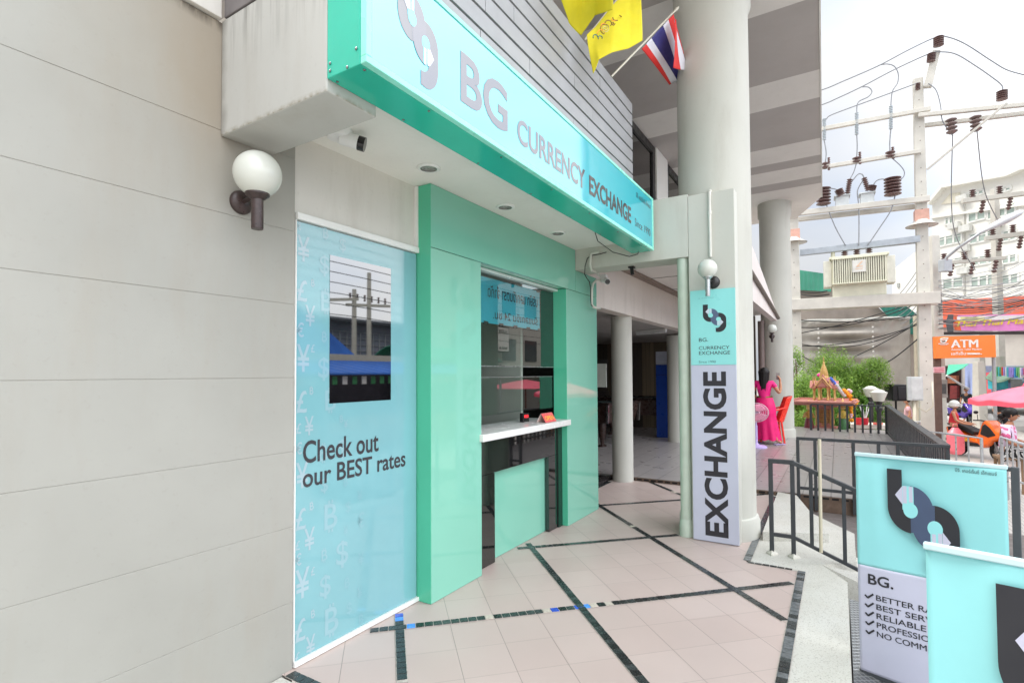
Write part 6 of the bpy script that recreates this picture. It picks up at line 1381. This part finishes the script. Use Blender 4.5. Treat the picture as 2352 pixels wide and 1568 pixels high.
mb = MB(); mb.tube([(.66, -.06, .27), (.50, -.06, .72)], .024, 8); mb.tube([(.66, .06, .27), (.50, .06, .72)], .024, 8); mb.build('fork', ALU, SCO, smooth='auto')
mb = MB(); mb.grid(lambda u, v: V(.70-.30*v+.03*math.cos(math.pi*(u-.5)), -.15+.30*u, .88+.34*v-.05*(2*u-1)**2), 10, 8); mb.build('windscreen', glassmat('smoked screen', (.75, .75, .75, 1), 1.5, 1), SCO, smooth=True)
mb = MB(); mb.tube([(.30, -.34, 1.02), (.36, -.2, 1.02), (.42, 0, .98), (.36, .2, 1.02), (.30, .34, 1.02)], .018, 8); mb.build('handlebar', BKP, SCO, smooth=True)
for y in (-.27, .27):
    mb = MB(); mb.tube([(.36, y, 1.02), (.40, y*1.15, 1.18)], .008, 6); mb.sphere((.39, y*1.25, 1.23), .065, 12, .35, 1, .65); mb.build('mirror', BKP, SCO, smooth=True)
mb = MB(); mb.sphere((.66, .0, .72), .09, 14, .5, 1.3, .7); mb.build('headlight', M('headlight lens', (200, 204, 206), .08), SCO, smooth=True)
mb = MB(); mb.sphere((-.90, 0, .68), .05, 12, .5, 1.6, .7); mb.build('tail_light', M('red lens', (190, 26, 26), .1), SCO, smooth=True)
mb = MB(); mb.cyl((-.25, -.17, .30), (-.78, -.20, .42), .05, .06, 12); mb.build('exhaust', M('dark exhaust', (60, 58, 58), .35, metal=.6), SCO, smooth='auto')
side([(-.02, .48), (-.30, .52), (-.18, .42)], -.185, .01, 'yellow_decal', M('yellow decal', (240, 190, 50), .4), 0)
scp = pz(-1, 2248, 1052); place(SCO, scp, R(-152)); SCO.scale = (1.12, 1.12, 1.12)
def standing(label, loc, rz, shirt, trouser, sleeve=False, arms='bars', scale=1, hairm=HAIR, skin=SKIN):
    t = thing('person', label, 'person', (0, 0, 0))
    j = {}; e = []
    fw_ = .26 if arms == 'bars' else .06
    j.update(pel=((0, 0, .93), (.15, .11)), wa=((0, 0, 1.06), (.125, .09)), ch=((.01, 0, 1.27), (.155, .1)), ne=((.02, 0, 1.43), .05), hd0=((.03, 0, 1.50), .05))
    for q, y in (('l', 1), ('r', -1)):
        j.update({'s'+q: ((.01, y*.175, 1.37), .05), 'e'+q: ((.08 if arms == 'bars' else -.03, y*.25, 1.12), .04), 'f'+q: ((.26 if arms == 'bars' else .05, y*.25, 1.04 if arms == 'bars' else .96), .034), 'wr'+q: ((.40 if arms == 'bars' else .09, y*.25, 1.02 if arms == 'bars' else .88), .025),
                  'h'+q: ((0, y*.09, .84), .09), 'k'+q: ((.02, y*.11, .47), .058), 'a'+q: ((-.02, y*.12, .09), .04), 't'+q: ((.13, y*.13, .035), .032)})
        e += chain('ch', 's'+q, 'e'+q, 'f'+q, 'wr'+q)+chain('pel', 'h'+q, 'k'+q, 'a'+q, 't'+q)
        hand(j, e, j['wr'+q][0], q, (1, 0, -.1) if arms == 'bars' else (.1, 0, -1), (0, -y, 0) if arms == 'bars' else (1, 0, 0), (0, 0, -1) if arms == 'bars' else (0, -y, 0), .6)
    e += chain('pel', 'wa', 'ch', 'ne', 'hd0')
    skin_mesh('body', skin, t, j, e, 'pel'); head_extra(t, (.045, 0, 1.60), (1, 0, 0), skin)
    tj = dict(p=((0, 0, .97), (.172, .134)), w=((0, 0, 1.07), (.148, .11)), c=((.01, 0, 1.27), (.168, .113)), n=((.015, 0, 1.39), (.09, .07)), sl=((.01, .175, 1.375), .062), sr=((.01, -.175, 1.375), .062)); te = chain('p', 'w', 'c', 'n')+[('c', 'sl'), ('c', 'sr')]
    if sleeve: tj.update(al=((.03, .225, 1.22), .062), ar=((.03, -.225, 1.22), .062)); te += [('sl', 'al'), ('sr', 'ar')]
    skin_mesh('top', shirt, t, tj, te, 'p')
    lj = dict(p=((0, 0, .95), (.15, .115)), hl=((0, .09, .83), .10), kl=((.02, .11, .47), .072), al=((-.015, .12, .11), .058), hr=((0, -.09, .83), .10), kr=((.02, -.11, .47), .072), ar=((-.015, -.12, .11), .058)); skin_mesh('trousers', trouser, t, lj, chain('p', 'hl', 'kl', 'al')+chain('p', 'hr', 'kr', 'ar'), 'p')
    if hairm: 
        mb = MB(); mb.sphere((.02, 0, 1.635), .10, 18, 1, .97, 1.08); mb.build('hair', hairm, t, smooth=True)
    place(t, loc, rz); t.scale = (scale,)*3; return t
rp_ = pz(-1, 2200, 1040)
RD = standing('rider in white helmet and red sleeveless top standing beside the orange scooter', at(2188, 860, 16.2)*1, R(-104), M('red sleeveless top', (230, 56, 70), .7), M('black trousers', (30, 28, 32), .7), scale=.95, hairm=None, skin=SKIN)
RD.location.z = -1
mb = MB(); mb.sphere((.02, 0, 1.635), .138, 24, 1.05, .95, .92); mb.lathe((.02, 0, 1.60), [(.145, -.03), (.15, 0), (.142, .02)], 24, sx=1.05, sy=.95, cap=False); mb.bar((.12, -.1, 1.64), (.21, 0, 1.625), .05, .012); mb.bar((.12, .1, 1.64), (.21, 0, 1.625), .05, .012)
hm = mb.build('helmet', M('white helmet', (228, 228, 224), .15, .05, 8), None, smooth='auto'); hm.location = (hm.location.x, hm.location.y, hm.location.z)
for o_ in (hm,):
    o_.parent = RD
BG_ = thing('shopping_bag', 'large pink plastic bag hanging at the side of the scooter', 'bag', at(2192, 1040, 12.3))
q = at(2195, 1012, 14.3)
mb = MB()
def bagf(u, v):
    t = 2*math.pi*u; k = (.35+.65*min(1, v*4))*(1 if v < .9 else 1-(v-.9)*4); return q+RT*(.21*k*math.cos(t)*(1+.05*math.sin(5*t)))+FW*(.15*k*math.sin(t))+Z3*(.36-.72*v)
mb.grid(bagf, 28, 12); mb.build('bag', M('pink plastic bag', (250, 122, 134), .35, .1, 6), BG_, smooth=True)
mb = MB(); mb.tube([q+RT*.07+Z3*.35, q+RT*.05+Z3*.45, q-RT*.05+Z3*.45, q-RT*.07+Z3*.35], .012, 6); mb.build('handle', M('pink plastic bag', (250, 122, 134)), BG_, smooth=True)
SW_ = thing('person', 'seated woman with tied black hair in a white and pink patterned blouse', 'person', (0, 0, 0))
j = {}; e = []
j.update(pel=((0, 0, .52), (.17, .13)), wa=((-.01, 0, .66), (.15, .11)), ch=((0, 0, .87), (.165, .115)), ne=((.03, 0, 1.03), .05), hd0=((.05, 0, 1.10), .05))
for q_, y in (('l', 1), ('r', -1)):
    j.update({'s'+q_: ((0, y*.19, .97), .055), 'e'+q_: ((.04, y*.25, .72), .045), 'f'+q_: ((.2, y*.22, .66), .038), 'wr'+q_: ((.34, y*.15, .66), .026), 'h'+q_: ((.05, y*.1, .50), .10), 'k'+q_: ((.46, y*.13, .48), .07), 'a'+q_: ((.44, y*.13, .10), .042), 't'+q_: ((.58, y*.14, .04), .032)})
    e += chain('ch', 's'+q_, 'e'+q_, 'f'+q_, 'wr'+q_)+chain('pel', 'h'+q_, 'k'+q_, 'a'+q_, 't'+q_); hand(j, e, j['wr'+q_][0], q_, (1, 0, -.2), (0, -y, 0), (0, 0, -1), .5)
e += chain('pel', 'wa', 'ch', 'ne', 'hd0')
skin_mesh('body', SKIN2, SW_, j, e, 'pel'); head_extra(SW_, (.07, 0, 1.20), (1, 0, -.05), SKIN2)
bl = NT('patterned blouse'); v_ = bl.new('ShaderNodeTexVoronoi'); v_.inputs['Scale'].default_value = 16; bl.link(bl.pos(), v_.inputs[0]); k_ = bl.new('ShaderNodeSeparateColor'); bl.link(v_.outputs['Color'], k_.inputs[0])
bl.base(bl.mix(bl.math('GREATER_THAN', k_.outputs[0], .72), rgb(222, 200, 222), rgb(212, 96, 140))); bl.b.inputs['Roughness'].default_value = .7
tj = dict(p=((0, 0, .54), (.20, .16)), w=((-.01, 0, .68), (.185, .14)), c=((0, 0, .87), (.185, .135)), n=((.02, 0, 1.0), (.09, .07)), sl=((0, .19, .975), .07), el=((.04, .25, .75), .066), sr=((0, -.19, .975), .07), er=((.04, -.25, .75), .066)); skin_mesh('blouse', bl.m, SW_, tj, chain('p', 'w', 'c', 'n')+chain('c', 'sl', 'el')+chain('c', 'sr', 'er'), 'p')
zb = NT('striped skirt'); wv = zb.new('ShaderNodeTexWave'); wv.inputs['Scale'].default_value = 9; wv.inputs['Distortion'].default_value = 6; zb.link(zb.pos(), wv.inputs[0]); zb.base(zb.mix(zb.math('GREATER_THAN', wv.outputs[1], .5), rgb(28, 28, 30), rgb(224, 222, 218)))
lj = dict(p=((0, 0, .53), (.185, .15)), hl=((.1, .1, .50), .115), kl=((.47, .13, .47), .095), al=((.45, .13, .18), .08), hr=((.1, -.1, .50), .115), kr=((.47, -.13, .47), .095), ar=((.45, -.13, .18), .08)); skin_mesh('skirt', zb.m, SW_, lj, chain('p', 'hl', 'kl', 'al')+chain('p', 'hr', 'kr', 'ar'), 'p')
mb = MB(); mb.sphere((.045, 0, 1.235), .108, 18, 1, .97, 1.05); mb.sphere((-.085, 0, 1.17), .058, 12); mb.build('hair', HAIR, SW_, smooth=True)
sl_ = at(2312, 900, 11.2); place(SW_, V(sl_.x, sl_.y, -.72), R(-112)); SW_.scale = (1.12,)*3
ST_ = thing('stool', 'low wooden box seat under the seated woman', 'stool', (sl_.x, sl_.y, -1))
mb = MB(); mb.box(sl_.x-.22, sl_.x+.22, sl_.y-.22, sl_.y+.22, -.30, -.245); mb.build('seat', M('stool wood', (150, 120, 92), .6), ST_, bevel=.01)
for dx in (-.18, .18):
    for dy in (-.18, .18): box(sl_.x+dx-.025, sl_.x+dx+.025, sl_.y+dy-.025, sl_.y+dy+.025, -1, -.30).build('leg', M('stool wood', (150, 120, 92)), ST_)
q = at(2220, 900, 27); standing('distant person in a dark striped shirt walking under the green awning', V(q.x, q.y, -1), R(150), M('dark striped shirt', (52, 54, 60), .7, .3, 20), M('blue jeans', (70, 90, 130), .7), True, 'down', 1.0)
q = at(2300, 900, 19.5); standing('distant person in black standing beside the market stall under the umbrella', V(q.x, q.y, -1), R(200), M('black shirt', (34, 34, 36), .7), M('dark trousers', (40, 40, 48), .7), True, 'down', 1.0)
q = at(2085, 900, 18.6); standing('person in black trousers standing behind the deck railing left of the tall pole', V(q.x, q.y, -1), R(90), M('pink shirt', (226, 180, 186), .7), M('dark trousers', (40, 40, 48)), True, 'down', .95)
PS = thing('scooter', 'small purple scooter parked in the far street under the green awning', 'scooter', (0, 0, 0))
for ch in list(SCO.children):
    c_ = ch.copy(); col.objects.link(c_); c_.parent = PS
    for g_ in ch.children: k_ = g_.copy(); col.objects.link(k_); k_.parent = c_
PUR = M('purple scooter paint', (96, 70, 190), .2)
for c_ in PS.children:
    if c_.name.split('.')[0] in ('front_fairing', 'front_mudguard', 'rear_body'): c_.data = c_.data.copy(); c_.data.materials[0] = PUR
q = at(2208, 900, 25.5); place(PS, V(q.x, q.y, -1), R(200))

# ================================================================== the far side of the street, seen in the glossy panels
def fbox(name, x0, x1, y0, y1, z0, z1, m_, par, bev=0): return box(x0, x1, y0, y1, z0, z1).build(name, m_, par, bevel=bev)
FS = thing('dark_shop_building', 'dark gridded shop building on the far side of the street', 'building', (14, -15, -1))
DKW = M('dark facade', (124, 132, 148), .6, .3, .6)
fbox('wall', 6, 26, -19, -15, -1, 4.2, DKW, FS)
mb = MB()
for k in range(40): mb.box(8+k*.42, 8.03+k*.42, -14.99, -14.95, .8, 3.6)
for k in range(10): mb.box(8, 24.6, -14.99, -14.96, .9+k*.3, .92+k*.3)
mb.build('window_grid', M('pale grid', (170, 176, 182), .5), FS)
mb = MB(); mb.prism([(5.5, -15.2, 4.2), (26.5, -15.2, 4.2), (26.5, -14.6, 4.05), (5.5, -14.6, 4.05)], (0, 0, .12)); mb.build('roof', M('dark roof edge', (70, 76, 84), .6), FS)
fbox('hanging_sign', 13.0, 15.2, -14.6, -14.5, 1.9, 2.9, M('grey hanging sign', (96, 104, 116), .4), FS)
BM = thing('blue_roofed_market', 'market stalls with a blue corrugated roof across the street', 'market stall', (12, -9, -1))
BLC = ribbed('blue corrugated sheet', (52, 116, 214), .25)
mb = MB(); mb.prism([(7.0, -9.2, 4.3), (9.5, -9.2, 4.3), (12.2, -8.6, 2.12), (7.0, -8.6, 2.12)], (0, -.1, .05)); mb.prism([(7.0, -8.4, 1.95), (19.0, -8.4, 1.95), (19.0, -7.6, 1.55), (7.0, -7.6, 1.55)], (0, 0, .05)); mb.build('roof', BLC, BM)
mb = MB(); mb.prism([(7, -8.62, 1.98), (19, -8.62, 1.98), (19, -8.42, 1.98), (7, -8.42, 1.98)], (0, 0, .22)); mb.build('ridge', M('pale ridge', (206, 200, 180), .7), BM)
for x in (7.2, 10.2, 13.2, 16.2, 18.8): fbox('post', x-.05, x+.05, -7.75, -7.65, -1, 1.6, M('stall post', (150, 150, 150)), BM)
fbox('back_panel', 7, 19, -10.2, -10.1, -1, 2.2, M('dark stall interior', (44, 42, 52), .8, .3, 2), BM)
fbox('counter', 7.3, 18.7, -8.9, -8.2, -1, -.2, M('stall counter wood', (140, 84, 50), .6, .3, 4), BM)
mb = MB(); rr = random.Random(9)
for k in range(30): mb.cur = rr.randrange(5); x = 7.4+k*.38; mb.box(x, x+.17, -7.72, -7.70, 1.26, 1.5)
mb.build('flag_row', [M('row flag %d' % i, c, .6) for i, c in enumerate(((230, 230, 230), (200, 50, 50), (50, 130, 80), (226, 226, 230), (60, 140, 90)))], BM)
mb = MB()
for k in range(14): x = 7.6+k*.8; mb.box(x, x+.5, -8.6, -8.3, -.2, .02+.2*rr.random())
mb.build('stall_crates', M('stall crates', (190, 120, 66), .7, .4, 3), BM)
GC = thing('green_canopy', 'green arched stall canopy across the street beside the blue roof', 'canopy', (16, -9, -1))
mb = MB(); mb.grid(lambda u, v: V(14.6+u*6, -10.6+2.4*v, 1.75+.9*math.sin(math.pi*(.12+.76*v))), 8, 10); mb.build('cover', M('green tarpaulin', (40, 140, 110), .5), GC, smooth=True, solid=.03)
for x in (14.7, 17.6, 20.5): fbox('post', x-.04, x+.04, -8.3, -8.22, -1, 2.0, M('stall post', (150, 150, 150)), GC)
TB_ = thing('tall_street_building', 'tall pale apartment block across the street to the right', 'building', (30, -13, -1))
fbox('wall', 21.5, 36.8, -15.4, -13, -1, 13, M('pale block render', (196, 192, 184), .7, .1, .5), TB_)
mb = MB()
for zz in (2.4, 5.4, 8.4, 11):
    for xx in range(5): mb.box(22.4+xx*2.8, 24.0+xx*2.8, -12.99, -12.95, zz, zz+1.4)
mb.build('window', M('dark block window', (70, 80, 84), .1), TB_)
fbox('awning', 21.6, 36, -13, -11.2, 1.5, 1.62, ribbed('green stall roof', (90, 130, 112), .3), TB_)
TW_ = thing('reflection_tower', 'unseen grey tower added to darken the right part of the fascia sign reflection', 'building', (48, -18, -1))  # unseen; added to cut off the sky mirrored in the fascia sign
fbox('wall', 41.0, 52, -15.2, -13, -1, 32, M('tower render', (128, 126, 124), .7, .1, .4), TW_)
mb = MB()
for zz in range(10):
    for xx in range(3): mb.box(42+xx*3, 43.8+xx*3, -12.99, -12.95, 2+zz*3, 3.6+zz*3)
mb.build('window', M('dark block window', (70, 80, 84)), TW_)
BS_ = thing('bar_sign', 'white framed bar sign across the street', 'sign', (26, -12.3, 2))
fbox('board', 25.4, 28.0, -12.6, -12.5, 2.95, 4.4, M('white sign board', (226, 226, 220), .5), BS_); fbox('frame', 25.2, 28.2, -12.7, -12.6, 2.85, 4.5, M('dark sign frame', (40, 40, 42), .5), BS_)
text('lettering', 'AUSSIE  AUSSIE', M('black sign text', (28, 28, 30), .5), BS_, (27.8, -12.49, 4.05), V(-1, 0, 0), Z3, 2.1, .22, .03); text('lettering', 'BAR & BEER', M('black sign text', (28, 28, 30)), BS_, (27.8, -12.49, 3.05), V(-1, 0, 0), Z3, 1.8, .18, .03)
for i, (x, y) in enumerate(((15.6, -12.6), (17.0, -13.2))):
    t = thing('utility_pole', ('street pole across the road with a single side arm', 'street pole across the road with insulators on a crossarm')[i], 'utility pole', (x, y, -1), 'street poles')
    MB().cyl((x, y, -1), (x, y, 5.2 if i == 0 else 6.2), .13, .09, 10).build('pole', CONC, t, smooth='auto')
    mb = MB(); mb.bar((x-1.3, y, 4.6), (x+.2 if i == 0 else x+1.3, y, 4.8), .12, .12); mb.build('crossarm', CONC, t)
    if i:
        for k in range(6): mb = MB(); ins_stack(mb, V(x-1.1+k*.42, y, 4.85), V(x-1.1+k*.42, y, 5.15), .06, 3); mb.build('insulator', INS, t, smooth='auto')
for k in range(9):
    z = 3.2+k*.33; cable('overhead street cable across the road, seen only in reflections', [V(-6, -7.4-.1*k, z+.4), V(4, -7.4-.1*k, z-.15), V(10.6, -7.4-.1*k, z+.1), V(20, -7.6, z-.2), V(32, -8, z)], .014, CABD, 'far street cables', 4)

UF = thing('umbrella', 'pink market umbrella on the far side of the street, mirrored in the booth window', 'umbrella', (23.4, -8.6, -1))
mb = MB(); mb.grid(lambda u, v: V(23.4+2.1*v*math.cos(6.2832*u), -8.6+2.1*v*math.sin(6.2832*u), 1.25-.32*v-.1*v*v), 32, 6); mb.build('canopy', M('umbrella pink', (250, 116, 136)), UF, smooth=True, solid=.006)
MB().cyl((23.4, -8.6, -1), (23.4, -8.6, 1.24), .03, n=10).build('pole', M('umbrella pole', (150, 60, 50)), UF)
